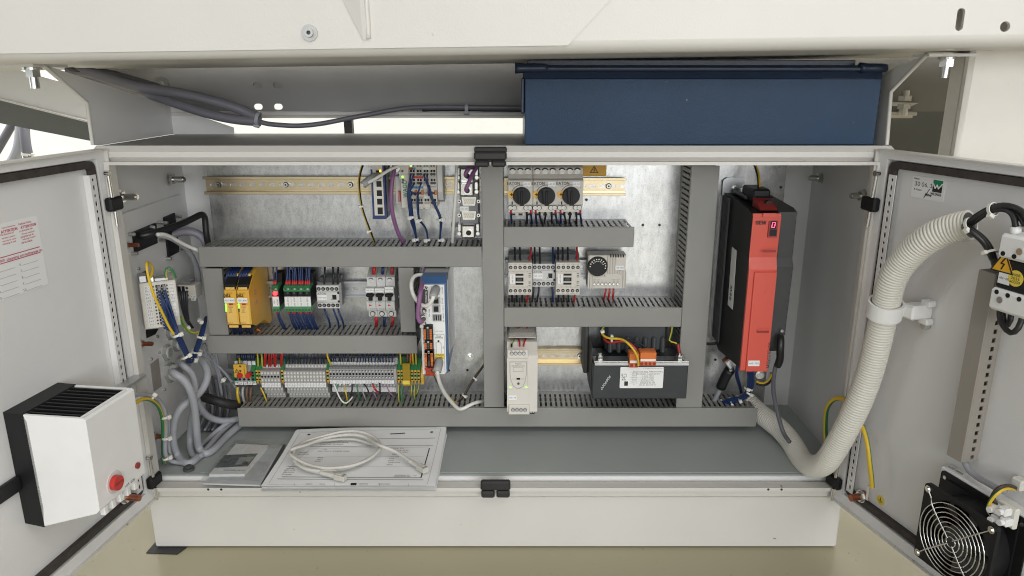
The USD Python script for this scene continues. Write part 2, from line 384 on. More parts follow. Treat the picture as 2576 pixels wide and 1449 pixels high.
def tie(p, axis, r, label, head=None, w=.003, group=None, mat=None):
    mat = mat or nylon
    "a cable tie: strap round the axis at p and its locking head"
    p, ax = np.asarray(p, float), np.asarray(axis, float); ax /= np.linalg.norm(ax)
    hd = np.asarray(head if head is not None else (0.3, -1, .2), float); hd = hd - (hd @ ax) * ax; hd /= np.linalg.norm(hd)
    sd = np.cross(ax, hd); fr = Fr(p, hd, sd, ax); r = r * .68
    t = thing('cable_tie', label, 'cable tie', p, group)
    t.add('strap', MB(fr).prism(Point(0, 0).buffer(r + .0012, quad_segs=6).difference(Point(0, 0).buffer(r, quad_segs=6)), -w / 2, w / 2), mat)
    t.add('locking_head', MB(fr).box(r - .0005, r + .005, -.0035, .0035, -w * .9, w * .9, .0008), mat)
    return t
# ================================================================ setting
single('floor', 'beige speckled vinyl floor under the machine and cabinet', None, MB().box(-7, 7, -7, 7, -.05, 0), vinyl, kind='structure')
single('wall', 'white rough plaster wall behind the machine', None, MB().box(-7, 7, 2.7, 2.8, .001, 3.6), plaster, kind='structure')

# ================================================================ cabinet
cab = thing('electrical_cabinet', 'long light grey steel control cabinet with both doors open, on a white plinth', 'cabinet', ((XL + XR) / 2, 1.36, 0))
OX0, OX1, OZ0, OZ1 = -.641, .581, .132, .714
cab.add('floor_sill', MB().box(XL - .002, XR + .002, 1.2152, 1.217, .112, .1417), inner)
cab.add('top_panel', MB().box(XL, XR, 1.216, 1.522, .736, .739), shade)  # shade from the beam above is put into this panel's colour
cab.add('back_wall', MB().box(XL - .002, XR + .002, YB, YB + .002, .1455, .7355), inner)
cab.add('left_wall', MB().box(XL - .002, XL, 1.2155, YB - .0005, .1455, .7355), inner)
cab.add('right_wall', MB().box(XR, XR + .002, 1.2155, YB - .0005, .1455, .7355), inner)
cab.add('floor_panel', MB().box(XL - .002, XR + .002, 1.2155, YB + .002, .142, .145), floorp)
cab.add('floor_seam_plate', MB().box(-.575, .54, 1.222, 1.50, .145, .1462, .0006), floorp)
cab.add('frame_top_rail', MB().box(XL - .002, XR + .002, YF, YF + .022, OZ1 + .0005, .741, .009), white, 40)
cab.add('frame_bottom_rail', MB().box(XL - .002, XR + .002, YF, YF + .022, .1115, OZ0 - .0005, .003), white, 40)
cab.add('frame_side_rail', MB().box(XL - .002, OX0 - .012, YF, YF + .022, OZ0, OZ1, .002), white)
cab.add('frame_side_rail', MB().box(OX1 + .012, XR + .002, YF, YF + .022, OZ0, OZ1, .002), white)
lip = sbox(OX0 - .008, OZ0 - .003, OX1 + .008, OZ1 + .003).difference(sbox(OX0, OZ0 + .004, OX1, OZ1 - .002))
cab.add('sealing_lip', MB(Fr((0, YF, 0), (1, 0, 0), (0, 0, 1), (0, -1, 0))).prism(lip, -.012, .009), white)
cab.add('plinth', MB().box(-.666, .606, 1.200, 1.48, .002, .1105, .003), white)
pl = MB(PF).box(-.600, .539, .175, .732, -.003, 0)
cab.add('mounting_plate', pl, galv)
for q in (('H', 1300, 675), ('G', 1595, 388), ('G', 1330, 393), ('L', 185, 643), ('K', 1145, 332), ('z', 1617, 566), ('z', 1659, 566)):
    a, b = at(*q, 0); cab.add('bored_hole', MB(PF).cyl(a, b, .0028, -.0005, .0004, 12), blk)
a, b = at('G', 1625, 198, 0); bp = cab.add('plate_bolt', MB(PF).cyl(a, b, .0085, 0, .0015, 18).hexa(a, b, .0062, .0015, .006).cyl(a, b, .0035, .006, .009, 12), chrome)
# left wall: gland plate, cutout covers, glands, studs
s0, s1 = at('a', 605, 1075, 0, LW), at('a', 895, 975, 0, LW)
cab.add('gland_plate', MB(LW).box(1.222, YB - .03, .15, (s0[1] + s1[1]) / 2, 0.0002, .004, .0015), inner)
for pts in (((270, 415), (548, 300), (565, 545), (300, 660)), ((650, 235), (775, 180), (830, 650), (705, 715))):
    q = [at('M', x, y, .0042, LW) for x, y in pts]
    cab.add('cable_entry_plate', MB(LW).quad([(x, y, .0042) for x, y in q[::-1]], .004), blk)
for x, y in ((345, 1000), ):
    q = [at('M', *p, .0042, LW) for p in ((345, 930), (460, 870), (480, 1040), (365, 1040))]
    cab.add('connector_opening', MB(LW).quad([(*p, .0042) for p in q[::-1]], .0015), dark)
q = [at('N', *p, .0042, LW) for p in ((200, 165), (300, 160), (275, 205), (205, 236))]
cab.add('connector_opening', MB(LW).quad([(*p, .0042) for p in q[::-1]], .0015), blk)
q = [at('N', *p, .0042, LW) for p in ((235, 460), (303, 405), (330, 640), (265, 685))]
cab.add('blanking_plate', MB(LW).quad([(*p, .0042) for p in q[::-1]], .0012), duct2)
def stud(k, x, y, L, r, mat, fr=LW, nut=True, parent=cab, c0=.004):
    a, b = at(k, x, y, c0, fr)
    n = parent.add('stud_bolt', MB(fr).cyl(a, b, r, c0, c0 + L, 12).cyl(a, b, r * .8, c0 + L, c0 + L + r * .4, 12), mat, 40)
    if nut: n.add('nut', MB(fr).cyl(a, b, r * 2.1, c0, c0 + .0012, 16).hexa(a, b, r * 1.75, c0 + .0012, c0 + .0012 + r * 1.3), steel)
    return n
stud('a', 598, 992, .030, .0058, steel); stud('a', 852, 903, .028, .0058, steel)
stud('M', 195, 570, .022, .0038, copper); stud('N', 150, 285, .022, .0040, copper); stud('N', 262, 1062, .022, .0042, copper); stud('N', 345, 1318, .034, .0062, steel)
for x, y in ((235, 440), (270, 672), (585, 298), (640, 300), (605, 515), (685, 735), (810, 222), (880, 265), (865, 635), (475, 355)):
    stud('M', x, y, .010, .0034, steel, nut=False)
for k, x, y in (('M', 345, 857), ('M', 635, 945), ('M', 730, 890), ('N', 290, 225), ('N', 218, 275), ('N', 308, 360), ('N', 238, 413), ('N', 350, 670)):
    stud(k, x, y, .003, .0026, steel, nut=False)
def gland(k, x, y, r, deep):
    a, b = at(k, x, y, .006, LW)
    g = cab.add('cable_gland', MB(LW).hexa(a, b, r * 1.25, .0042, .0042 + .008), steel)
    g.add('sleeve', MB(LW).cyl(a, b, r, .0122, .0122 + deep, 18), lgrey, 40)
    g.add('bore', MB(LW).cyl(a, b, r * .72, .0122 + deep, .0125 + deep, 16), mgrey)
    return np.array([a, b])
gl1 = gland('N', 400, 525, .0165, .012); gl2 = gland('N', 480, 455, .0140, .010); gl3 = gland('N', 372, 357, .0125, .002); gl4 = gland('N', 455, 290, .0115, .004); gl5 = gland('N', 402, 190, .0115, .004)
# right wall: stud and cable entry
stud('K', 1530, 245, .022, .0055, steel, RW, c0=0.); stud('d', 515, 985, .022, .0055, steel, RW, c0=0.)
cab.add('corner_bolt', MB(FL).cyl(.545, 1.236, .010, 0.0013, .005, 14).hexa(.545, 1.236, .006, .005, .009), dark)
cab.add('corner_bolt', MB(FL).cyl(-.60, 1.232, .010, 0.0002, .005, 14).hexa(-.60, 1.232, .006, .005, .009), dark)
for x in (145, 272):
    d = wp('O', x, 642, YF - .0095); cab.add('drain_hole', MB(Fr((0, YF - .009, 0), (1, 0, 0), (0, 0, 1), (0, -1, 0))).cyl(d[0], OZ0 + .001, .0022, 0, .0004, 10), blk)
for x in (33, 100):
    d = wp('f', x, 1009, YF - .0095); cab.add('drain_hole', MB(Fr((0, YF - .009, 0), (1, 0, 0), (0, 0, 1), (0, -1, 0))).cyl(d[0], OZ0 + .001, .0022, 0, .0004, 10), blk)

# ---- doors: parts of the cabinet
def door(fr, a0, a1, hinge, label):
    b0, b1 = .112, .737
    sg = 1 if hinge == a1 else -1
    d = cab.add('door', MB(fr).box(a0, a1, b0, b1, -.004, 0), inner, label=label)
    o = sbox(a0, b0, a1, b1)
    d.add('rim', MB(fr).prism(o.difference(sbox(a0 + .021, b0 + .021, a1 - .021, b1 - .0135)), 0.0002, .011), inner)
    d.add('rim_edge', MB(fr).prism(o.difference(sbox(a0 + .002, b0 + .002, a1 - .002, b1 - .002)), .011, .017), white)
    g = sbox(a0 + .024, b0 + .024, a1 - .024, b1 - .016)
    go, gi = g.buffer(-.012).buffer(.012), g.buffer(-.011)
    d.add('gasket', MB(fr).prism(go.difference(gi.buffer(-.006).buffer(.006)), .0003, .009), gask)
    # perforated strip near the hinge
    h = a1 - .037 if sg > 0 else a0 + .037
    st = sbox(h - .0075, .145, h + .0075, .700)
    holes = [Point(h, .155 + .0125 * i).buffer(.0026, quad_segs=3) if i % 2 else affinity.scale(Point(h, .155 + .0125 * i).buffer(.0026, quad_segs=3), 1, 1.9) for i in range(44)]
    d.add('perforated_strip', MB(fr).prism(st.difference(unary_union(holes)), .010, .0115).box(h - .0075, h - .006, .145, .700, .0005, .0099), inner)
    for bb in (.650, .150):
        ha = hinge - sg * .008
        hg = d.add('hinge', MB(fr).box(ha - sg * .013, ha + sg * .020, bb - .011, bb + .011, .0112, .024, .003), blk)
        hg.add('hinge_pin', MB(fr).rod((ha - sg * .004, bb + .0115, .021), (ha - sg * .006, bb + .050, .021), .0030).cyl(ha - sg * .006, bb + .050, .0045, .017, .025), chrome, 40)
        hg.add('hinge_pin', MB(fr).rod((ha - sg * .002, bb - .0115, .021), (ha - sg * .001, bb - .036, .021), .0030), chrome, 40)
    return d
ldoor = door(LD, -.63, .010, .010, 'left door, open towards the viewer')
rdoor = door(RD, -.010, .63, -.010, 'right door, open towards the viewer')
a, b = at('f', 520, 1045, 0, RD)
sb = rdoor.add('earth_stud', MB(RD).hexa(a, b, .0095, .0002, .008).cyl(a, b, .006, .008, .030, 12), copper, 40); sb.add('nut', MB(RD).cyl(a, b, .011, .008, .0095, 16).hexa(a, b, .0092, .0095, .014), steel)
a, b = at('f', 598, 1068, 0, RD)
es = rdoor.add('earth_symbol_sticker', MB(RD).cyl(a, b, .0085, .0002, .0007, 22), ylab); es.add('symbol', MB(RD).box(a - .0006, a + .0006, b, b + .005, .0007, .001).box(a - .005, a + .005, b - .0006, b, .0007, .001).box(a - .0033, a + .0033, b - .0026, b - .002, .0007, .001).box(a - .0016, a + .0016, b - .0045, b - .004, .0007, .001), ink)
a, b = at('e', 605, 1050, 0, LD)
sb = ldoor.add('earth_stud', MB(LD).hexa(a, b, .0095, .0002, .008).cyl(a, b, .0055, .008, .036, 12), copper, 40); sb.add('nut', MB(LD).cyl(a, b, .012, .008, .0095, 16).hexa(a, b, .0095, .0095, .015), steel)

# black rubber edge clips on the frame
for nm, x0, y0, x1, y1, yb, lb in (('edge_clip', 1192, 381, 1275, 420, 1, 'black rubber edge clip hugging the top rail of the opening'), ('edge_clip', 1209, 1211, 1284, 1250, 0, 'black rubber edge clip on the bottom rail below the papers')):
    fr = Fr((0, YF - .0125, 0), (1, 0, 0), (0, 0, 1), (0, -1, 0)); r = rect('z', x0, y0, x1, y1, 0, fr)
    t = thing(nm, lb, 'edge clip', (r[0], YF, r[2])); m = (r[0] + r[1]) / 2; hb = r[2] + (r[3] - r[2]) * .42
    t.add('clip_body', MB(fr).box(r[0], r[1], hb, r[3], -.010, .003, .003), rub); t.add('clip_flap', MB(fr).box(r[0] + .001, m - .0015, r[2], hb, -.008, .006, .003).box(m + .0015, r[1] - .001, r[2], hb, -.008, .0055, .003), rub)
    if yb: t.add('clip_back', MB(fr).box(r[0], r[1], r[3] - .004, r[3] + .006, -.030, -.0105, .002), rub)
single('rubber_pad', 'thin black rubber mat sticking out under the left end of the plinth', 'rubber mat', MB().prism([(-.676, 1.184), (-.617, 1.180), (-.609, 1.199), (-.600, 1.26), (-.672, 1.26)], .0003, .0018), rub)

# ================================================================ machine above
roll = math.radians(.80)
BF = Fr((0, 1.0, EYE + .0335), (math.cos(roll), 0, math.sin(roll)), (-math.sin(roll), 0, math.cos(roll)), (0, -1, 0))   # beam front: right, up, out
beam = thing('machine_beam', 'white painted steel machine beam running across above the cabinet', 'machine beam', (0, 1.0, EYE + .03))
slot_a, hole_a = at('d', 998, 98, 0, BF), at('d', 1224, 134, 0, BF); bs = at('b', 452, 322, 0, BF)
face = sbox(-1.3, .016, 1.3, .42).difference(unary_union([Point(hole_a).buffer(.0064), LineString([(slot_a[0], slot_a[1] - .0088), (slot_a[0], slot_a[1] + .0088)]).buffer(.0049), Point(bs).buffer(.008)]))
beam.add('front_panel', MB(BF).prism(face, -.005, 0), white)
beam.add('inner_panel', MB(BF).box(-1.3, 1.3, .02, .42, -.05, -.045), panelb)
q = np.linspace(0, math.pi / 2, 7); R = .016
prof = [( -.005, R)] + [(-R + R * math.cos(t), R - R * math.sin(t)) for t in q] + [(-.48, 0), (-.48, .003), (-.0165, .003)] + [(-R + (R - .004) * math.cos(t), R - (R - .004) * math.sin(t)) for t in q[::-1]]
beam.add('rolled_bottom_flange', MB(BF).prism_a(Polygon([(b, c) for c, b in prof]).buffer(0), -1.3, 1.3), white, 40)
sl = [at('c', *p, 0, BF) for p in ((570, 432), (975, 0))]
dx = (sl[1][0] - sl[0][0]) / (sl[1][1] - sl[0][1])
beam.add('overlapping_plate', MB(BF).prism([(-1.3, sl[0][1]), (sl[0][0], sl[0][1]), (sl[0][0] + dx * (.42 - sl[0][1]), .42), (-1.3, .42)], .0003, .0016), white)
ga, gb = at('b', 1055, 380, 0, BF), at('b', 860, 0, 0, BF)
g2 = at('b', 1050, 0, 0, BF)
gs = (gb[0] - ga[0]) / (gb[1] - ga[1])
gx, gz = ga[0] - .002, ga[1]
GV = BF.pt([(gx, gz, .0018), (gx + .006, gz, .0018), (gx + .006, .42, .0018), (gx + gs * (.42 - gz), .42, .0018), (gx, gz, .003), (gx + .006, gz, .003), (gx + .006, .42, .060), (gx + .003, .42, .060)])
GH = trimesh.convex.convex_hull(GV)
beam.add('gusset', MB().raw(GH.vertices, GH.faces), white)
beam.add('weld_bead', MB(BF).tube([(gx + .007, gz + .002, .002), (gx + .0075, gz + .02, .0025), (gx + .007, gz + .048, .003)], .0035, 8), white, True)
a, b = at('b', 533, 313, 0, BF)
sc = beam.add('socket_screw', MB(BF).prism(Point(a, b).buffer(.0056).difference(Point(a, b).buffer(.0027, quad_segs=2)), .0039, .0080), dull, 40)
sc.add('washer', MB(BF).cyl(a, b, .0102, .0018, .0037, 30), dull, 40); sc.add('hex_socket', MB(BF).hexa(a, b, .0026, .0039, .0046), dark)

RP = Fr((0, 1.512, 0), (1, 0, 0), (0, 0, 1), (0, -1, 0))
rp = thing('rear_crossplate', 'steel plate with slots, darkened for shade, crossing behind the beam, above the cabinet top', 'steel plate', (0, 1.512, .78))
z0 = at('b', 1200, 1060, 0, RP)[1]
hs = [at('b', *p, 0, RP) for p in ((35, 810), (220, 810), (40, 1015), (230, 1015))]
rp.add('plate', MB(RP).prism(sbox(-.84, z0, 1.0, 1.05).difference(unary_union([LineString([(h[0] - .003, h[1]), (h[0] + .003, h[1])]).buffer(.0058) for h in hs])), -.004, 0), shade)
rp.add('bottom_flange', MB(RP).box(-.80, .80, z0 - .0075, z0 - .0002, -.004, .014, .001), white)
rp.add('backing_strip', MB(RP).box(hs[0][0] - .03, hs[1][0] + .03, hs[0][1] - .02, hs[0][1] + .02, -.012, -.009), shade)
rp.add('edge_strip', MB(RP).box(-.80, .80, z0 - .013, z0 - .0078, -.03, -.002), panelb)
single('black_post', 'thin black post standing behind the cabinet top, under the dark plate', 'post', MB().box(-.398 + .02, -.398 + .038, 1.70, 1.72, .0, .80), blk)
# brackets
def bracket(X, pts, back, flange, bolt, label, tp):
    t = thing('mounting_bracket', label, 'bracket', (X, 1.35, .739))
    fr = Fr((X, 0, 0), (0, 1, 0), (0, 0, 1), (1, 0, 0)); q = [at('z', u, v, 0, fr) for u, v in pts]
    t.add('side_plate', MB(fr).prism(Polygon([(q[0][0], .7415)] + q[1:] + [(1.50, tp), (1.50, .7395), (1.23, .7395)]), -.002, .002), inner)
    t.add('front_edge', MB().tube([fr.pt((*p, 0)) for p in [(q[0][0], .7415)] + q[1:]], .0032, 8, smooth=False), white, True)
    f = MB().prism([(x, y) for x, y in flange], q[-1][1] - .003, q[-1][1] + .001)
    t.add('top_flange', f, inner)
    if back is not None:
        t.add('back_plate', MB().raw(*MB(Fr((0, 1.502, 0), (1, 0, 0), (0, 0, 1), (0, -1, 0))).prism([(X + .002, .7395), (back, .7395), (back, .752), (X + .002, tp)], 0, .003).get()), inner)
    for x, y in bolt:
        zb = q[-1][1] - .003
        b = t.add('bolt', MB().cyl(x, y, .0062, zb - .030, zb - .0005, 12), steel, 40)
        b.add('washer', MB().cyl(x, y, .013, zb - .0035, zb - .0003, 20), steel); b.add('nut', MB().hexa(x, y, .0105, zb - .014, zb - .0036), steel)
    return t
bracket(XL - .002, ((235, 373), (218, 258), (108, 163)), -.553, [(-.735, 1.085), (-.673, 1.085), (-.673, 1.17), (-.735, 1.17)], [(-.700, 1.125)], 'light grey angled mounting bracket at the left end of the cabinet top', .793)
bracket(XR + .002 - .012, ((2230, 372), (2241.6, 230), (2331, 137)), None, [(.603, 1.12), (.69, 1.12), (.69, 1.165), (.603, 1.165)], [(.644, 1.145)], 'light grey angled mounting bracket at the right end beside the blue box', .80)
# machine parts left and right of the cabinet
LP = lambda X: Fr((X, 0, 0), (0, 1, 0), (0, 0, 1), (1, 0, 0))
def sideprism(k, pts, X, th, mb=None):
    fr = LP(X); q = [at(k, *p, 0, fr) for p in pts]
    return (mb or MB()).raw(*MB(fr).prism(Polygon(q).buffer(0), -th, 0).get())
lg = thing('side_girder', 'grey and dark machine girder seen behind the left bracket', 'girder', (-.80, 1.3, .75))
def girder_face(pts, Y0, depth):
    fr = Fr((0, Y0, 0), (1, 0, 0), (0, 0, 1), (0, -1, 0)); q = [at('z', *p, 0, fr) for p in pts]
    return MB(fr).prism(Polygon(q).buffer(0), -depth, 0)
lg.add('upper_web', girder_face(((-60, 145), (0, 163), (150, 205), (224, 253), (232, 307), (0, 248), (-60, 235)), 1.60, .02), inner)
lg.add('edge_flange', girder_face(((-60, 235.4), (0, 248.4), (232, 307.4), (232, 311), (0, 252), (-60, 238)), 1.585, .03), white)
lg.add('lower_web', girder_face(((-60, 239), (0, 253), (232, 312), (240, 357), (0, 310), (-60, 298)), 1.61, .02), dgrey)
lg.add('top_soffit', MB().box(-1.3, -.69, 1.03, 1.60, EYE + .045, EYE + .05), white)
for i, (pts, r) in enumerate(((((-20, 400, 1.9), (8, 352, 1.9), (38, 300, 1.9)), .014), (((22, 420, 1.86), (45, 375, 1.86), (52, 300, 1.88)), .017), (((78, 410, 1.84), (66, 370, 1.84), (60, 300, 1.86)), .017), (((45, 405, 1.88), (46, 360, 1.88), (52, 300, 1.9)), .012))):
    cable('hanging_cable', ['grey hanging cable at the far left edge, leaning most', 'thick grey cable second from the left, slanting down behind the left door', 'thick dark cable bound by a tie above the left door', 'thin dark cable beside the tied thick one'][i], 'cable', P_('z', pts), r, [dcab, gcab, dcab, dcab][i])
tie(wp('z', 70, 388, 1.84), (.2, 0, 1), .019, 'beige cable tie round the dark cables left of the cabinet', (1, -.3, .1), .007)
rg = thing('side_column', 'large cream machine housing panel at the upper right edge', 'machine housing', (.8, 1.3, .3))
fr = Fr((0, 1.12, 0), (1, 0, 0), (0, 0, 1), (0, -1, 0))
q0 = at('d', 1095, 300, 0, fr); q1 = at('d', 1140, 222, 0, fr)
rg.add('front_panel', MB(fr).box(q0[0] - .012, 1.5, .50, q1[1], -.02, 0, .006), panelb, 40)
rg.add('side_panel', MB(fr).box(q0[0] - .010, q0[0] - .006, .50, q1[1] - .004, -.052, -.0205), panelb)
e0 = at('d', 1105, 240, .0, fr); rg.add('top_catch', MB(fr).box(e0[0] - .018, e0[0] + .014, e0[1] - .004, e0[1] + .006, -.004, .012, .001), mgrey)
fr2 = Fr((0, 1.62, 0), (1, 0, 0), (0, 0, 1), (0, -1, 0))
rb = thing('right_girder', 'grey machine girder with bolts seen between right bracket and cream housing', 'girder', (.8, 1.6, .7))
rb.add('upper_web', girder_face(((2225, 120), (2480, 90), (2480, 238), (2300, 262), (2225, 266)), 1.60, .02), panelb)
rb.add('lower_web', girder_face(((2215, 276), (2290, 276), (2480, 235), (2480, 420), (2215, 420)), 1.66, .02), dgrey)
rb.add('connecting_plate', girder_face(((2225, 256), (2311, 259), (2290, 268), (2225, 266)), 1.50, .06), inner)
for y, h in ((1, .018), (-1, .02)):
    w = wp('d', 718, 515, 1.46); rb.add('bolt', MB().cyl(w[0], w[1], .008, w[2] + y * .004, w[2] + y * (.004 + h), 12).hexa(w[0], w[1], .013, w[2] + y * .003, w[2] + y * .012), steel)

# ================================================================ blue box on the cabinet
X0, X1, Yb0 = .0206, .5856, 1.216
bb = thing('blue_box', 'long dark blue painted steel tray standing on the cabinet top', 'box', ((X0 + X1) / 2, 1.33, .739))
bb.add('front_panel', MB().box(X0, X1, Yb0, Yb0 + .003, .7412, .8445, .001), bluep)
bb.add('side_panel', MB().box(X0, X0 + .003, Yb0 + .0035, 1.45, .7412, .83), blued); bb.add('side_panel', MB().box(X1 - .003, X1, Yb0 + .0035, 1.45, .7412, .83), blued)
bb.add('back_panel', MB().box(X0, X1, 1.4505, 1.4535, .7412, .862), blued); bb.add('bottom_panel', MB().box(X0 + .0032, X1 - .0032, Yb0 + .0032, 1.4500, .7412, .744), blued)
fr = Fr((0, Yb0, 0), (1, 0, 0), (0, 0, 1), (0, -1, 0))
bb.add('top_bevel', MB(fr).prism_a([(.8448, 0), (.8448, -.003), (.8555, -.010), (.8555, -.004)], X0 - .001, X1 + .0005), blued)
zr = .8595
bb.add('rolled_edge', MB().rod((X0 + .002, Yb0 + .006, zr), (X1 + .003, Yb0 + .006, zr), .0056, 18), blued, True)
bb.add('rear_lip', MB().box(X0 + .004, X1 - .035, Yb0 + .022, Yb0 + .026, .85, .8735, .001), blued)
for x0, x1 in ((X0 - .016, X0 + .036), (X1 - .035, X1 + .008)):
    e = np.linspace(x0, x1, 9); bb.add('end_sleeve', MB().raw(*tubemesh(np.c_[e, np.full(9, Yb0 + .006), np.full(9, zr + .001)],   .0074 + .0014 * np.array([1.0, .6, .15, 0, 0, 0, 0, -.3, -1.2]), 18)), blued, True)
bb.add('side_latch', MB().box(X0 - .006, X0 - .0003, Yb0 + .006, Yb0 + .03, .79, .846, .002), blued)
# ================================================================ wire ducts
def duct(label, r, horizontal=True, combs=(1, 1), cover=None):
    a0, a1, b0, b1 = r; D = .0865
    t = thing('wire_duct', label, 'wire duct', ((a0 + a1) / 2, YP, b0))
    A0, A1 = (a0 + .004, a1 - .004) if horizontal and cover else (a0, a1)
    t.add('cover', MB(PF).box(a0, a1, b0, b1, D - .002, D, .0012), ductm)
    t.add('base', MB(PF).box(A0, A1, b0 + .001, b1 - .001, .0004, .002), ductm)
    L0, L1 = (A0, A1) if horizontal else (b0 + .002, b1 - .002)
    n = int((L1 - L0) / .0104)
    sl = []
    for i in range(n):
        m = L0 + (i + .5) * (L1 - L0) / n
        x = [.012, .026, .0300, .0345, .047, .0510, .0555, .0750]; w = [.0021, .0021, .0006, .0022, .0022, .0006, .0021, .0021]
        sl.append(Polygon([(p, m + q) for p, q in zip(x, w)] + [(p, m - q) for p, q in zip(x[::-1], w[::-1])]))
    cut = sbox(.0021, L0, D - .0021, L1).difference(unary_union(sl))            # (c, length)
    for k in (0, 1):
        if horizontal:
            s0 = b1 - .003 if k == 0 else b0 + .0012
            mb = MB(PF).prism_b(cut if combs[k] else sbox(.0021, L0, D - .0021, L1), s0, s0 + .0016)
        else:
            s0 = a0 + .0012 if k == 0 else a1 - .003
            pol = affinity.affine_transform(cut if combs[k] else sbox(.0021, L0, D - .0021, L1), [0, 1, 1, 0, 0, 0])
            mb = MB(PF).prism_a(pol, s0, s0 + .0016)
        t.add('slotted_side', mb, ductm)
    return t
zr = lambda *p: rect('z', *p, .087)
cD5 = rect('z', 1211, 410, 1268, 1025, .087); cD5 = (cD5[0], cD5[1], cD5[2], .715)
cD6 = rect('z', 1740, 417, 1765.5, 1028, .087); cD6 = (cD6[0], cD6[1], .2052, cD6[3])
duct('upper left horizontal grey wire duct below the yellow-plated rail', zr(497, 621, 1212, 672), True, (1, 0), True)
d2 = zr(507, 675, 575, 843); duct('short vertical grey wire duct left of the yellow safety relays', (d2[0], d2[1], d2[2], d2[3] - .0005), False, (0, 1))
duct('horizontal grey wire duct between the yellow relays and the terminal row', zr(518, 845, 1050, 890), True, (1, 0), True)
d4 = rect('D', 605, 197, 860, 1118, .087); duct('short vertical grey wire duct between the circuit breakers and the narrow white computer', d4, False, (1, 1))
duct('long central vertical grey wire duct dividing the mounting plate', cD5, False, (0, 1))
duct('right vertical grey wire duct beside the black and red drive', cD6, False, (1, 0))
duct('short horizontal grey wire duct under the three motor switches, open at its right end', (-.0156,) + zr(1266, 571, 1594, 622)[1:], True, (1, 0), True)
duct('horizontal grey wire duct under the contactors and thermostat', (-.0154, cD6[0] - .0005) + zr(1268, 774, 1722, 823)[2:], True, (1, 0), True)
duct('longest horizontal grey wire duct along the bottom of the plate', zr(596, 1027, 1902, 1074), True, (1, 0), True)

# ================================================================ mounting rails
def rail(label, a0, a1, bc, mat, D=.015, bolts=(), bmat=chrome, bare=True):
    t = thing('mounting_rail', label, 'rail', ((a0 + a1) / 2, YP, bc))
    n = int((a1 - a0) / .0200); h = .0135
    sl = unary_union([LineString([(a0 + .012 + i * (a1 - a0 - .02) / max(1, n), bc), (a0 + .019 + i * (a1 - a0 - .02) / max(1, n), bc)]).buffer(.0032, quad_segs=4) for i in range(n + 1)])
    t.add('web', MB(PF).prism(sbox(a0, bc - h, a1, bc + h).difference(sl), .0005, .0018), mat)
    for s in (1, -1):
        y0, y1 = sorted((bc + s * h, bc + s * (h - .0013)))
        t.add('side', MB(PF).box(a0, a1, y0, y1, .0019, D - .0013), mat)
        y0, y1 = sorted((bc + s * (h - .0013), bc + s * .0175))
        t.add('flange', MB(PF).box(a0, a1, y0, y1, D - .0012, D, .0004), mat)
    for x in bolts:
        b = t.add('bolt', MB(PF).cyl(x, bc, .0066, .0020, .0030, 18).cyl(x, bc, .0058, .0030, .0058, 18, .0042), bmat, 40)
        b.add('socket', MB(PF).cyl(x, bc, .0018, .0059, .0062, 10), blk)
    return t
y0 = at('A', 60, 340, .015)[1]; y1 = at('A', 60, 608, .015)[1]; y0b = at('A', 1000, 342, .015)[1]; y1b = at('A', 1000, 604, .015)[1]
b_up = (y0b + y1b) / 2
ux = lambda k, x: at(k, x, 460, .004)[0]
rail('yellow-plated mounting rail in the upper left bay, carrying the blue switch and bus modules', at('A', 70, 450, .015)[0], -.062, b_up, brass, bolts=[ux('A', 290), ux('A', 1250), ux('A', 2170)])
rail('yellow-plated mounting rail behind the three motor switches', -.016, at('H', 1865, 480, .015)[0], at('H', 1500, 492, .015)[1], brass, bolts=[at('H', 1618, 490, .005)[0]])
rail('grey zinc mounting rail behind the yellow relays, contactor and breakers', -.545, -.222, at('C', 2200, 515, .015)[1], sheetm, D=.012)
rail('grey zinc mounting rail behind the three contactors and thermostat', -.014, at('I', 1335, 390, .015)[0] + .03, at('I', 1280, 390, .015)[1], sheetm, D=.012)
rail('short yellow-plated mounting rail right of the ivory power supply', .0, at('J', 998, 460, .015)[0], at('J', 750, 462, .015)[1], brass, bolts=[at('J', 960, 447, .006)[0]])
bt = at('E', 430, 500, .02)[1]
rail('grey zinc mounting rail under the row of terminals at lower left', at('E', 345, 500, .015)[0], -.185, bt, sheetm)

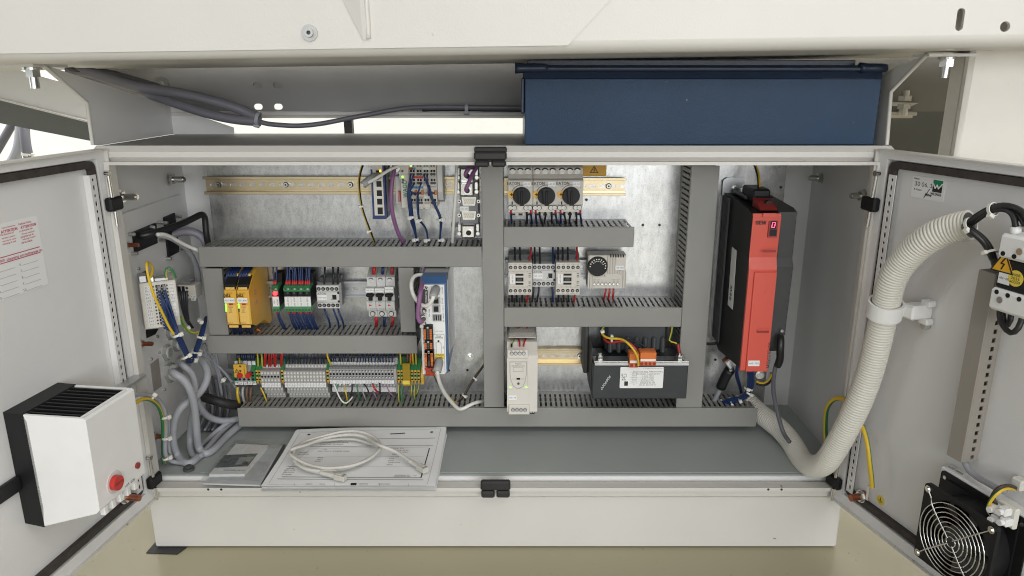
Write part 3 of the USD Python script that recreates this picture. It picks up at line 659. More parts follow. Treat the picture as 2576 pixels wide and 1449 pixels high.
# ================================================================ three motor protection switches
for k, (dx, code) in enumerate(((0, '=01-F1'), (353, '=40-F1'), (705, '=60-F10'))):
    A = lambda x, y, c: at('H', x + dx, y - (2 if k == 2 else 0), c)
    p0, p1 = A(186, 205, .072), A(530, 900, .072)
    t = thing('motor_switch', ['beige motor protection switch with black rotary knob, leftmost of three', 'beige motor protection switch with black rotary knob, middle of three', 'beige motor protection switch with black rotary knob, right one beside the warning sign'][k], 'motor switch', (p0[0], YP, p1[1]), 'motor protection switches in the upper right bay')
    x0, x1 = p0[0] + .0003, p1[0] - .0003
    zt, zf, zl, zs, zb = A(0, 205, .072)[1], A(0, 397, .090)[1], A(0, 757, .090)[1], A(0, 828, .078)[1], A(0, 903, .070)[1]
    t.add('body', MB(PF).prism_a([(zb, .016), (zb, .068), (zs - .003, .070), (zs - .003, .078), (zl, .079), (zl, .088), (zl + .002, .090), (zf - .002, .090), (zf, .088), (zf + .002, .080), (zf + .009, .074), (zt - .003, .072), (zt, .069), (zt, .016)], x0, x1), beige)
    t.add('terminal_slot', MB(PF).box(x0 + .001, x1 - .001, zt + .0003, zt + .009, .016, .060), blk)
    for x in (248, 357, 465):
        a, b = A(x, 272, .072); wells(t, [(a, b)], .0070, .0722); screw(t, a, b, .0046, .0726, mat=dull)
    for x in (215, 272, 440, 494):
        a, b = A(x, 789, .079); wells(t, [(a, b)], .0050, .0791); screw(t, a, b, .0040, .0793, h=.0025, mat=dull)
    for x in (258, 360, 465):
        a, b = A(x, 838, .0712); screw(t, a, b, .0044, .0694, h=.002, mat=scrm)
        a, b = A(x, 885, .070); t.add('wire_entry', MB(PF).box(a - .0038, a + .0038, b - .0020, b + .0020, .0683, .0691), blk)
    gp = [A(*q, .079) for q in ((310, 768), (398, 768), (385, 800), (370, 822), (340, 822), (323, 800))]
    t.add('vent_grille', MB(PF).prism(gp, .0782, .0790), cream)
    kx, ky = A(376, 622, .092); kr = .0166
    kn = t.add('rotary_knob', MB(PF).cyl(kx, ky, kr, .0902, .0925, 30).cyl(kx, ky, kr * .97, .0925, .099, 30, kr * .90), blk, 40)
    h0, h1 = A(362, 520, .1), A(382, 755, .1)
    kn.add('handle', MB(PF).prism([(h0[0] - .0052, h0[1]), (h0[0] + .0056, h0[1]), (kx + .0052, ky - .012), (h1[0] + .0032, h1[1]), (h1[0] - .0044, h1[1]), (kx - .0048, ky - .012)], .0991, .108).box(kx - .0022, kx + .0022, ky - .012, ky + .012, .1081, .111, .001), blk)
    a, b = A(232, 600, .0902); dl = t.add('setting_dial', MB(PF).cyl(a, b, .0070, .0902, .0912, 22), yelp); dl.add('pointer', MB(PF).prism(cross_poly(a, b, .0045).symmetric_difference(Point(a, b).buffer(.0045, quad_segs=4)), .0913, .0915), ink)
    arc = [(kx + .0196 * math.cos(q), ky + .0005 + .0196 * math.sin(q)) for q in np.linspace(1.0, 2.85, 12)]
    mk = MB(PF).prism(LineString(arc).buffer(.0005), .0901, .0905)
    mk.text('EATON', *A(258, 443, .0902), .0902, .0052, bold=True)
    t.add('lettering', mk, ink)
    g = MB(PF)
    for x, y, s, h in ((235, 470, 'PKZM0', .0022), (240, 492, 'XTPR', .0022), (290, 690, 'O', .0042), (418, 503, 'I', .0034), (232, 655, '\u25b2' if False else 'A', .0034), (205, 724, 'TEST', .0018), (510, 503, 'mm', .0015)):
        g.text(s, *A(x, y, .0902), .0902, h)
    for i, x in enumerate((210, 270, 325, 385, 435, 500)):
        g.text(['1', 'L1', '3', 'L2', '5', 'L3'][i], *A(x, 235, .0722), .0722, .0022)
    t.add('small_print', g, gink)
    a, b = A(242, 724, .0902); t.add('test_slot', MB(PF).box(a - .0012, a + .0012, b - .0030, b + .0030, .0900, .0906), blk)
    a, b = A(445, 548, .0902); t.add('lock_hole', MB(PF).cyl(a, b, .0017, .0900, .0905, 10), blk)
    r = rect('H', 400 + dx, 417, 505 + dx, 487, .091); plate(t, r, .0902, code, hmax=.42, th=.0011)
    for x, m, ox in ((225, blue, 8), (508, blue, 20), (280, bwire, 30), (450, bwire, 5), (360, bwire, -10)):
        if x in (280, 360) and k == 0: continue
        pts = P_('H', [(x + dx, 845, 1.383), (x + dx + 2, 905, 1.388), (x + dx + ox * .6, 960, 1.405), (x + dx + ox, 1050, 1.42)])
        cable('wire', f'{"dark blue" if m is blue else "black"} wires running from the motor switches down into the short duct', 'wire', pts, .0019, m, f'{"dark blue" if m is blue else "black"} wires under the motor switches', 6)
        if x in (225, 508): cable('ferrule', 'red ferrules on the wire ends under the motor switches', 'ferrule', P_('H', [(x + dx, 826, 1.381), (x + dx, 868, 1.384)]), .0025, redb, 'red ferrules under the motor switches', 8)
r = rect('H', 1243, 168, 1583, 338, .045); ws = thing('warning_plate', 'ochre yellow warning plate with a lightning triangle above the rail', 'warning plate', (r[0], YP, r[2]))
ws.add('plate', MB(PF).box(r[0], r[1], r[2], r[3], .004, .045, .001), ysign)
a, b = at('H', 1410, 255, .0452)
tri = lambda a, b, s: Polygon([(a - s, b - s * .62), (a + s, b - s * .62), (a, b + s * 1.1)])
ws.add('warning_symbol', MB(PF).prism(tri(a, b, .0082).difference(tri(a, b - .0003, .0058)), .0451, .0454).prism(LineString([(a + .0012, b + .004), (a - .001, b + .0005), (a + .001, b + .0004), (a - .0006, b - .0038)]).buffer(.0006), .0451, .0454), ink)

# ================================================================ contactors
def contactor(kc, x0, y0, x1, y1, label, code, big, cs=.075, vert=False):
    p0, p1 = at(kc, x0, y0, cs), at(kc, x1, y1, cs)
    A0, A1, B0, B1 = p0[0], p1[0], p1[1], p0[1]; w, h = A1 - A0, B1 - B0
    f = lambda u, v: (A0 + u * w, B1 - v * h)
    t = thing('contactor', label, 'contactor', (A0, YP, B0))
    t.add('base', MB(PF).box(A0 + .0005, A1 - .0003, B0 + (.002 if big else -.001), B1 + .011, .016, cs * .62, .001), dark)
    mb = MB(PF).box(A0, A1, B0 + h * .27, B1 - h * .27, cs * .6, cs, .0008)
    lo = .30 if big else .27
    mb.box(A0, A1, B0, B0 + h * .27, cs * .6, cs - .002, .0008).box(A0, A1, B1 - h * .27, B1, cs * .6, cs - .002, .0008)
    t.add('front_housing', mb, beige if big else lgrey)
    r = h * (.036 if big else .055)
    for i in range(5):
        u = .105 + .198 * i
        for v in ((.145, .865) if big else (.15, .86)):
            a, b = f(u, v); wells(t, [(a, b)], r * 1.45, cs - .0019); screw(t, a, b, r * .72, cs - .0015, mat=scrm)
    if big:
        for v in (.275, .735):
            for i in range(5):
                a, b = f(.12 + .195 * i, v); t.add('terminal_flap', MB(PF).box(a - w * .08, a + w * .08, b - h * .022, b + h * .022, cs, cs + .0006, .0003), beige)
        for v, hh, uu in ((.36, .030, (.31, .64)), (.505, .06, (.31, .64)), (.64, .030, (.31, .64))):
            a, b = f(uu[0], v); a2, _ = f(uu[1], v); t.add('armature_slot', MB(PF).box(a, a2, b - h * hh, b + h * hh, cs + .0002, cs + .0009), blk)
        a, b = f(.33, .505); a2, _ = f(.62, .505); t.add('armature', MB(PF).box(a + .002, a2 - .002, b - h * .035, b + h * .035, cs + .0010, cs + .002, .0005), dark)
        for v in (.32, .39, .43, .58, .62, .70):
            a, b = f(.90, v); t.add('marking_slot', MB(PF).box(a - w * .045, a + w * .045, b - h * .008, b + h * .008, cs + .0002, cs + .0006), blk)
        a0, b0 = f(.075, .635); a1, b1 = f(.285, .345); plate(t, (a0, a1, b0, b1), cs + .0003, code, rot=math.pi / 2, hmax=.5)
        g = MB(PF)
        for i, s in enumerate(('1L1', '3L2', '5L3', '13NO', 'A1')): g.text(s, *f(.11 + .195 * i, .05), cs - .0019, .0022)
        for i, s in enumerate(('2T1', '4T2', '6T3', '14NO', 'A2')): g.text(s, *f(.11 + .195 * i, .955), cs - .0019, .0022)
        g.text('EATON', *f(.045, .55), cs + .0002, .0030, rot=math.pi / 2)
        t.add('small_print', g, gink)
    else:
        a0, b0 = f(.05, .62); a1, b1 = f(.45, .40); plate(t, (a0, a1, b0, b1), cs + .0002, code, hmax=.45)
        a0, b0 = f(.70, .60); a1, b1 = f(.88, .40); s = t.add('armature_window', MB(PF).box(a0, a1, b0, b1, cs + .0002, cs + .0007), blk)
        s.add('armature', MB(PF).box(a0 - w * .05, a0 + .0015, b0 - h * .02, b0 + h * .05, cs + .0003, cs + .0012), mgrey)
        g = MB(PF); g.text('EATON', *f(.20, .345), cs + .0002, .0042, bold=True); g.text('DILER-40-G', *f(.2, .66), cs + .0002, .0022); g.text('24 VDC', *f(.16, .72), cs + .0002, .0022)
        t.add('small_print', g, gink)
        for v in (.31, .68): a, b = f(1.0, v); t.add('side_notch', MB(PF).box(a - .003, a + .0002, b - .0022, b + .0022, cs - .003, cs + .0003), blk)
    return t
contactor('I', 184, 310, 522, 771, 'large beige contactor at the left of the middle right row, labelled Q1.1', '=40-Q1.1', True)
contactor('I', 530, 325, 850, 655, 'smaller grey contactor between the two large beige ones', '=40-Q1.5', False, .060)
contactor('I', 868, 308, 1206, 769, 'large beige contactor next to the thermostat, labelled Q10', '=60-Q10', True)
contactor('C', 1680, 452, 2022, 782, 'light grey contactor right of the green relays in the left bay', '=03-Q11', False, .062)
WG = 'wires above and below the contactors'
for x, m in ((280, bwire), (352, bwire), (510, redw), (562, bwire), (634, bwire), (822, blue), (895, bwire), (960, bwire), (1034, bwire), (1165, redw)):
    xe = x - 22 if m is redw and x < 600 else x + 4
    cable('wire', {bwire: 'black wires dropping from the duct into the tops of the contactors', redw: 'red wires dropping into the coil terminals of the large contactors', blue: 'blue wire pair entering the small middle contactor'}[m], 'wire', P_('I', [(x, 70, 1.425), (x, 130, 1.42), (xe, 270, 1.405), (xe, 320, 1.40)]), .0018, m, WG + {bwire: ', black', redw: ', red', blue: ', blue'}[m], 6)
for x, m, o in ((545, bwire, -10), (620, bwire, -15), (815, blue, 5), (480, redw, -18), (1145, redw, -15), (240, bwire, 0), (300, bwire, 5), (385, bwire, 0), (900, bwire, 0), (970, bwire, 4), (1040, bwire, 4)):
    cable('wire', {bwire: 'black wires leaving the contactors down into the slotted duct', redw: 'red wires leaving the large contactors at lower right', blue: 'blue wire leaving the small contactor downwards'}[m], 'wire', P_('I', [(x, 640, 1.412), (x, 700, 1.41), (x + o, 800, 1.412), (x + o * 2, 880, 1.42)]), .0020, m, WG + {bwire: ', black, lower', redw: ', red, lower', blue: ', blue, lower'}[m], 6)

# ================================================================ thermostat
r = rect('I', 1332, 200, 1850, 690, .055); x0, x1, z0, z1 = r
t = thing('thermostat', 'beige ribbed thermostat with a round black dial at the right end of its row', 'thermostat', (x0, YP, z0))
t.add('housing', MB(PF).prism_a([(z0 + .002, .016), (z0 + .002, .050), (z0 + .002, .0525), (z1 - .0006, .0525), (z1, .050), (z1, .016)], x0, x1), beige)
A = lambda x, y, c=.0555: at('I', x, y, c)
p0, p1 = A(1334, 455), A(1565, 202)
t.add('dial_panel', MB(PF).box(p0[0], p1[0], p0[1], p1[1], .0526, .0550, .0006), beige)
for i in range(15):
    x = 1345 + 36 * i
    y0, y1 = (205, 470) if i > 6 else (480, 520)
    if i < 2 or i > 12: y1 = 688
    if 1710 < x < 1850 and y0 < 400: y0 = 420
    q0, q1 = A(x, y1 if i > 6 or i < 2 else 508), A(x + 22, y0 if i > 6 else 478)
    t.add('rib', MB(PF).box(q0[0], q1[0], q0[1], q1[1], .0526, .0550, .0005), beige)
p0, p1 = A(1575, 340), A(1845, 203); 
a, b = A(1460, 357); dl = t.add('dial', MB(PF).cyl(a, b, .0200, .0551, .060, 36, .0190), blk, 40)
g = MB(PF)
for i, q in enumerate(np.linspace(3.1, -.2, 11)):
    g.box(a + .0150 * math.cos(q) - .0011, a + .0150 * math.cos(q) + .0011, b + .0150 * math.sin(q) - .0011, b + .0150 * math.sin(q) + .0011, .0601, .0603)
    if 1 < i < 9: g.box(a + .0112 * math.cos(q) - .0009, a + .0112 * math.cos(q) + .0009, b + .0112 * math.sin(q) - .0008, b + .0112 * math.sin(q) + .0008, .0601, .0603)
dl.add('scale', g, cream)
plate(t, rect('I', 1712, 347, 1838, 410, .0558), .0552, '=03-B01', hmax=.45)
g = MB(PF)
for i, x in enumerate((1416, 1470, 1525, 1580, 1635, 1690, 1748)):
    a, b = A(x, 617); wells(t, [(a, b)], .0032, .0526); screw(t, a, b, .0024, .0530, h=.0008)
    g.text(str(i + 1), *A(x, 650, .0527), .0527, .0018); g.text(['N', 'N', 'S', '*', 'L', 'N', 'N'][i], *A(x, 572, .0527), .0527, .0030); g.text(['60V', '24V', '', '', '', '230V', '110V'][i] or '-', *A(x, 548, .0527), .0527, .0020)
t.add('small_print', g, gink)
for i in range(6):
    q = A(1650 + 36 * i, 195); t.add('vent_slot', MB(PF).box(q[0] - .0011, q[0] + .0011, z1 - .004, z1 + .0003, .0440, .0555), blk)
for x in (1580, 1632, 1685):
    cable('wire', 'dark red wires from the thermostat terminals into the duct below', 'wire', P_('I', [(x, 672, 1.415), (x - 12 + (x - 1580) * .1, 740, 1.412), (x - 30 + (x - 1580) * .2, 815, 1.42), (x - 28 + (x - 1580) * .4, 850, 1.44)]), .0019, redw, 'dark red wires under the thermostat', 6)

# ================================================================ power supply
r = rect('J', 133, 360, 478, 1085, .130); x0, x1, z0, z1 = r; A = lambda x, y, c=.1305: at('J', x, y, c)
t = thing('power_supply', 'narrow ivory power supply with perforated top, left of the black transformer', 'power supply', (x0, YP, z0))
hz = z1 - .014
t.add('housing', MB(PF).prism_a([(z0 + .014, .016), (z0 + .006, .030), (z0, .126), (z0 + .002, .130), (hz - .004, .130), (hz, .127), (z1 + .004, .100), (z1 + .010, .016)], x0, x1), psu)
tp = Polygon([(x0 + .003, -.098), (x1 - .003, -.098), (x1 - .003, -.02), (x0 + .003, -.02)])
hol = []
for i in range(13):
    for j in range(14):
        xx, yy = x0 + .007 + i * (x1 - x0 - .013) / 12.5 + (.0018 if j % 2 else 0), -.094 + j * .0055
        hol.append(sbox(xx - .0014, yy - .0013, xx + .0014, yy + .0013))
TF = Fr((0, YP, z1 + .0115), (1, 0, 0), (0, 1, 0), (0, 0, 1))
t.add('perforated_top', MB(TF).prism(tp.difference(unary_union(hol)), 0, .0012), psu); t.add('top_shadow_gap', MB(TF).box(x0 + .003, x1 - .003, -.098, -.02, -.0007, -.0003), dark)
p0, p1 = A(137, 462), A(376, 365); t.add('upper_terminal_block', MB(PF).box(p0[0], p1[0], p0[1], p1[1], .1302, .1335, .0012), psu)
p0, p1 = A(152, 1100), A(392, 992); t.add('lower_terminal_block', MB(PF).box(p0[0], p1[0], p0[1], p1[1], .110, .1345, .0012), psu)
for x in (188, 233, 279, 325): a, b = A(x, 412, .134); wells(t, [(a, b)], .0037, .1337); screw(t, a, b, .0029, .1341, h=.0006, mat=sheetm)
for x in (203, 248, 293, 340): a, b = A(x, 1056, .135); wells(t, [(a, b)], .0037, .1347); screw(t, a, b, .0029, .1351, h=.0006, mat=sheetm)
p0, p1 = A(392, 1108), A(452, 1068); cn = t.add('signal_connector', MB(PF).box(p0[0], p1[0], p0[1], p1[1], .100, .128, .0008), blk)
for x in (408, 436): a, b = A(x, 1080, .1285); cn.add('screw', MB(PF).cyl(a, b, .0018, .1281, .1286, 10), steel)
p0, p1 = A(145, 820), A(380, 492)
fp = t.add('front_panel_frame', MB(PF).prism(sbox(p0[0], p0[1], p1[0], p1[1]).difference(sbox(p0[0] + .001, p0[1] + .001, p1[0] - .001, p1[1] - .001)), .1302, .1312), cream)
sh = [A(*q) for q in ((165, 505), (362, 505), (358, 640), (345, 720), (320, 785), (262, 820), (205, 785), (178, 720), (166, 640))]
fp.add('shield_outline', MB(PF).prism(Polygon(sh).difference(Polygon(sh).buffer(-.0008)), .1302, .1308), mgrey)
p0, p1 = A(203, 617), A(318, 570); fp.add('blank_tag', MB(PF).prism(sbox(p0[0], p0[1], p1[0], p1[1]).difference(sbox(p0[0] + .0005, p0[1] + .0005, p1[0] - .0005, p1[1] - .0005)), .1302, .1306), mgrey)
p0, p1 = A(243, 710), A(284, 690); fp.add('selector_switch', MB(PF).box(p0[0], p1[0], p0[1], p1[1], .1302, .1310), blk)
a, b = A(264, 755); fp.add('trimmer', MB(PF).cyl(a, b, .0024, .1302, .131, 12), dark)
for x in (175, 355): a, b = A(x, 798); fp.add('status_led', MB(PF).box(a - .0022, a + .0022, b - .0009, b + .0009, .1302, .1308), gled)
g = MB(PF); g.text('ABL8RPS24050', *A(262, 553), .1303, .0024); g.text('Phaseo', *A(262, 528), .1303, .0026)
for x, s in ((183, 'PE'), (230, 'LV'), (276, 'C'), (322, 'HV')): g.text(s, *A(x, 381, .1337), .1337, .0028)
for x, s in ((203, '+'), (248, '+'), (293, '-'), (340, '-')): g.text(s, *A(x, 1022, .1347), .1347, .0028)
g.text('AUTO', *A(214, 702), .1303, .0016); g.text('MAN', *A(314, 702), .1303, .0016)
t.add('small_print', g, gink)
plate(t, rect('J', 152, 890, 243, 942, .131), .1302, '=01-T2', hmax=.45)
striped('wire', 'yellow-green earth wire entering the power supply top', P_('J', [(250, 105, 1.42), (232, 205, 1.40), (205, 265, 1.36), (187, 310, 1.35), (186, 330, 1.345)]), .0017)
cable('ferrule', 'black ferrule on the earth wire of the power supply', 'ferrule', P_('J', [(187, 305, 1.349), (186, 335, 1.343)]), .0026, blk, n=8)
for xx in ([(280, 105, 1.42), (245, 180, 1.41), (262, 240, 1.375), (279, 290, 1.352), (279, 330, 1.345)], [(362, 105, 1.42), (358, 205, 1.40), (345, 255, 1.365), (326, 300, 1.35), (324, 330, 1.345)]):
    cable('wire', 'dark red supply wires entering the top of the ivory power supply', 'wire', P_('J', xx), .0017, redw, 'dark red wires into the power supply', 6)

# ================================================================ transformer
A = lambda x, y, c=.14: at('J', x, y, c)
x0, z0 = A(1105, 927); x1 = A(2205, 540)[0]; z1 = A(1140, 540)[1]
t = thing('transformer', 'heavy black laminated transformer with a white nameplate and orange terminals', 'transformer', (x0, YP, z0))
t.add('core', MB(PF).box(x0, x1, z0, z1 - .001, .045, .14, .0012), xform)
t.add('core_side', MB(PF).box(x0 - .001, x0 - .0002, z0 + .01, z1 + .03, .02, .12), xform)
g = MB(PF)
t.add('mounting_angle', MB(PF).prism_a([(z1 - .0005, .142), (z1 + .0045, .142), (z1 + .0045, .1395), (z1 + .0025, .1380), (z1 + .0025, .100), (z1 - .0005, .100)], x0 + .003, x1), sheetm)
t.add('angle_edge', MB(PF).box(x0 + .002, x1 + .0003, z1 + .0052, z1 + .0072, .1375, .1405), chrome)
c0 = A(1275, 120, .10)[0]; c1 = A(2000, 120, .10)[0]
t.add('winding', MB(PF).box(c0, c1, z1 + .003, z1 + .075, .02, .080, .006), xform)
for i in range(7):
    m = c0 + (c1 - c0) * (.08 + .14 * i); t.add('bobbin_rib', MB(PF).box(m - .0045, m + .0045, z1 + .0030, z1 + .036, .0805, .088, .003), dark)
t.add('lower_winding', MB(PF).box(c0 + .004, c1 - .006, z0 - .026, z0 - .0003, .04, .078, .006), xform)
for i in range(6):
    m = c0 + (c1 - c0) * (.12 + .15 * i); t.add('lower_rib', MB(PF).box(m - .006, m + .006, z0 - .024, z0 - .0004, .0785, .083, .003), dark)
t.add('foot', MB(PF).box(x0 - .010, x0 - .0012, z0 + .02, z1 + .055, .0005, .06, .002), dark); t.add('rear_bracket', MB(PF).box(x0 - .012, x1 + .004, z1 + .05, z1 + .066, .0005, .010), dark)
for x, y in ((1197, 440), (2105, 440)):
    a, b = A(x, y, .12); bl = t.add('clamp_bolt', MB(Fr((0, YP, z1 + .0026), (1, 0, 0), (0, 1, 0), (0, 0, 1))).cyl(a, -.118, .0095, 0, .0015, 20).hexa(a, -.118, .0075, .0015, .009).cyl(a, -.118, .004, .009, .014, 12), steel)
for (xa, ya, xb, yb) in ((1528, 415, 1645, 575), (1648, 402, 1842, 552)):
    p, q = A(xa, yb, .150), A(xb, ya, .150)
    tb = t.add('terminal_block', MB(PF).box(p[0], q[0], p[1], q[1], .1425, .150, .0012).box(p[0], q[0], p[1] + (q[1] - p[1]) * .55, q[1], .125, .1424, .001), orgp)
    for i in range(2 if xa < 1600 else 4):
        a = p[0] + (q[0] - p[0]) * ((i + .5) / (2 if xa < 1600 else 4)); b = p[1] + (q[1] - p[1]) * .17
        tb.add('clamp_hole', MB(PF).box(a - .0028, a + .0028, b - .0035, b + .0035, .1501, .1505) if xa < 1600 else MB(PF).cyl(a, b, .003, .1501, .1505, 12), redd)
    tb.add('marker', MB(PF).box(p[0] + .001, q[0] - .001, p[1] + (q[1] - p[1]) * .36, p[1] + (q[1] - p[1]) * .52, .1501, .1507), lab)
p, q = A(1418, 805, .1405), A(1924, 565, .1405)
np_ = t.add('nameplate', MB(PF).prism(sbox(p[0], p[1], q[0], q[1]).buffer(-.002).buffer(.002), .1402, .1409), lab)
g = MB(PF); W_, H_ = q[0] - p[0], q[1] - p[1]
tx = lambda s, u, v, h: g.text(s, p[0] + u * W_, q[1] - v * H_, .1409, h, rot=math.pi)
for i, s in enumerate(('Transformator DIN EN 61558', 'Uprim 400 V  50/60 Hz', 'Usec 230 V', 'Isec 1,39 A', 'Typ STN 320', 'Ser.Nr 210063', 'ta 40 C/B  IP 00')): tx(s, .64, .22 + .105 * i, .0030)
for i in range(6): tx(('0,92A', '230V', '50 Hz', 'IP00', '1-15', 'V')[i], .33, .30 + .105 * i, .0028)
tx('CE', .085, .40, .0070); tx('VDE geprueft nach IEC 61558-2-2', .78, .07, .0018)
for v in (.27, .37, .48, .59, .69, .80): g.box(p[0] + .22 * W_, p[0] + .80 * W_, q[1] - v * H_ - .0001, q[1] - v * H_ + .0001, .1409, .1411)
np_.add('lettering', g, gink); a, b = p[0] + .145 * W_, q[1] - .78 * H_; np_.add('maker_mark', MB(PF).box(a - .0035, a + .0035, b - .0045, b + .0045, .1410, .1413).prism(tri(p[0] + .085 * W_, q[1] - .56 * H_, .004).difference(tri(p[0] + .085 * W_, q[1] - .56 * H_, .0028)), .1410, .1413), ink)
g = MB(PF); a0, b0 = A(1215, 810, .1405); a1, b1 = A(1305, 675, .1405)
for i, ch in enumerate('2106506'): g.text(ch, a0 + (a1 - a0) * i / 6, b0 + (b1 - b0) * i / 6, .1402, .0050, rot=math.atan2(b1 - b0, a1 - a0) - .9)
t.add('stamped_number', g, lab)
striped('wire', 'yellow-green earth wire looping from the tie down to the orange transformer terminal', P_('J', [(1240, 112, 1.37), (1215, 170, 1.355), (1290, 235, 1.33), (1420, 245, 1.32), (1520, 300, 1.30), (1600, 400, 1.295), (1630, 490, 1.3), (1632, 545, 1.305)]), .0022)
cable('wire', 'red wire bending into the orange transformer terminals', 'wire', P_('J', [(1240, 240, 1.36), (1300, 285, 1.345), (1450, 270, 1.335), (1540, 300, 1.325), (1610, 370, 1.318)]), .0030, redw)
for xx in ([(1210, 150, 1.37), (1300, 250, 1.36), (1480, 290, 1.35), (1620, 320, 1.34), (1700, 390, 1.328), (1712, 440, 1.322)], [(1240, 240, 1.37), (1450, 250, 1.36), (1600, 275, 1.35), (1730, 350, 1.34), (1800, 410, 1.328), (1812, 440, 1.322)]):
    cable('wire', 'thin black wires bending into the right orange transformer terminals', 'wire', P_('J', xx), .0018, bwire, 'black wires on the transformer', 6)
tie(wp('J', 1222, 155, 1.356), (.5, 0, -1), .0045, 'cable tie at the top left of the transformer wiring', (-.2, -1, .3)); tie(wp('J', 1328, 250, 1.335), (1, 0, 0), .006, 'long cable tie round the red and yellow-green transformer wires', (-.1, -.2, 1))
striped('wire', 'yellow-green earth wire with a red ring lug at the right of the transformer', P_('J', [(2020, 112, 1.37), (2005, 200, 1.36), (1990, 270, 1.355), (2050, 285, 1.35), (2085, 320, 1.345)]), .0018)
cable('cable_lug', 'red sleeved ring lug on the right transformer bolt', 'cable lug', P_('J', [(2083, 300, 1.346), (2095, 370, 1.343), (2105, 410, 1.342)]), .0034, redd, n=8)

# ================================================================ frequency inverter (drive)
Yd = 1.267; cd = YP - Yd
X0, X1, X2 = .418, .467, .505
zt = at('K', 1000, 585, cd)[1]; zb = at('L', 600, 748, cd)[1]
t = thing('motor_drive', 'tall black motor drive with a bright red front cover and lit digit', 'motor drive', (X0, YP, zb))
side = [(zb + .006, .006), (zb - .012, .05), (zb + .0, .15), (zb + .004, cd - .004), (zt - .004, cd - .004), (zt + .004, cd - .03), (zt + .010, .012), (zt + .010, .006)]
t.add('body', MB(PF).prism_a(side, X0, X1 + .001), blk)
zs = [(zb + .02, cd - .05), (zb + .035, cd - .028), (zt - .10, cd - .022), (zt - .085, cd - .030), (zt - .002, cd - .030), (zt + .003, cd - .05), (zt + .008, .012), (zt + .008, .006), (zb + .02, .006)]
t.add('right_body', MB(PF).prism_a(zs, X1 + .0012, X2), dark)
t.add('rear_plate', MB(PF).box(X0 - .006, X2 - .008, zb - .004, zt + .004, .0005, .0058), sheetm)
bk = [(zt + .004, X0 - .004), (zt + .034, X0 - .004), (zt + .040, X0 + .004), (zt + .040, X0 + .034), (zt + .034, X0 + .041), (zt + .004, X0 + .041)]
t.add('mounting_tab', MB(PF).prism([(a, b) for b, a in bk], .006, .0085), sheetm); a, b = at('K', 712, 340, .0085)
t.add('fixing_bolt', MB(PF).cyl(a, b, .0075, .0086, .0095, 16).hexa(a, b, .0055, .0095, .016), steel)
for i in range(6):
    m = .012 + .0075 * i; t.add('heatsink_fin', MB(PF).box(X0 - .0035, X0 - .0002, zb + .004, zt + .006, m, m + .0028), dark)
a0, b0, = X0 - .0006, 0
fr = Fr((X0 - .0004, 0, 0), (0, -1, 0), (0, 0, 1), (-1, 0, 0))
q0, q1 = at('K', 685, 900, 0, fr), at('L', 345, 165, 0, fr)
pt = [at('K', 683, 897, .0004, fr), at('K', 725, 935, .0004, fr), at('L', 350, 168, .0004, fr), at('L', 304, 120, .0004, fr)]
n1 = t.add('type_plate', MB(fr).quad([(*p, .0002) for p in pt[::-1]], .0006), lab); cxp = np.mean([p[0] for p in pt]); n1.add('lettering', MB(fr).text('SEW', cxp, pt[2][1] + .028, .0009, .010, rot=math.pi / 2, bold=True), ink)
rc = [(zb, cd - .006), (zb, cd + .0005), (zb + .002, cd + .0025), (zt - .098, cd + .0025), (zt - .078, cd - .004), (zt - .006, cd - .001), (zt, cd - .004), (zt, cd - .006)]
t.add('red_cover', MB(PF).prism_a(rc, X0 + .0002, X1), redp)
RX = X0 + .0095
t.add('raised_flap', MB(PF).prism_a([(zb + .001, cd + .0027), (zb + .001, cd + .006), (zt - .104, cd + .006), (zt - .101, cd + .0027)], RX, X1 - .0005), redp)
A = lambda x, y, c=cd: at('K', x, y, c)
p, q = A(975, 950, cd + .0062), A(1100, 930, cd + .0062); t.add('flap_grip', MB(PF).box(p[0], q[0], p[1], q[1], cd + .0061, cd + .0066), redd)
p, q = at('L', 577, 388, cd + .0062), at('L', 697, 348, cd + .0062); g = t.add('latch', MB(PF).box(p[0], q[0], p[1], (p[1] + q[1]) / 2, cd + .0061, cd + .0068, .0003), redd); g.add('latch_edge', MB(PF).box(p[0], q[0], (p[1] + q[1]) / 2 + .0003, q[1], cd + .0061, cd + .008, .0006), redp)
a, b = A(1008, 1332, cd + .0062); t.add('button', MB(PF).cyl(a, b, .0034, cd + .0061, cd + .0068, 18), redp)
p, q = A(975, 618), A(1100, 577); t.add('top_tab', MB(PF).box(p[0], q[0], p[1], q[1], cd - .0012, cd + .0004, .0004), redp)
dz = cd - .0008
p, q = A(1018, 806, dz), A(1120, 650, dz); ds = t.add('display_window', MB(PF).box(p[0], q[0], p[1], q[1], cd - .004, cd + .0008, .0004), redd)
p, q = A(1040, 725, dz), A(1105, 652, dz); ds.add('display_glass', MB(PF).box(p[0], q[0], p[1], q[1], cd + .0009, cd + .0012), blk)
m, n_ = (p[0] + q[0]) / 2, (p[1] + q[1]) / 2; w, h, th = .0030, .0050, .0009
g = MB(PF)
for sg in ([(-w, h), (w, h)], [(-w, -h), (w, -h)], [(-w, -h), (-w, 0)], [(-w, 0), (-w, h)], [(w, -h), (w, 0)], [(w, 0), (w, h)]):
    g.prism(LineString([(m + x * .82 + y * .12, n_ + y * .86) for x, y in sg]).buffer(th * .62, quad_segs=2), cd + .0013, cd + .0016)
ds.add('lit_digit', g, dled)
p, q = A(1032, 792, dz), A(1105, 730, dz); ds.add('connector_socket', MB(PF).box(p[0], q[0], p[1], q[1], cd + .0009, cd + .0014), blk)
t.add('lettering', MB(PF).text('SEW', *A(958, 668, cd), cd + .0004, .0062, bold=True).text('MOVIDRIVE\u00ae', *at('L', 693, 602, cd + .0061), cd + .0061, .0056, rot=math.pi / 2), ink)
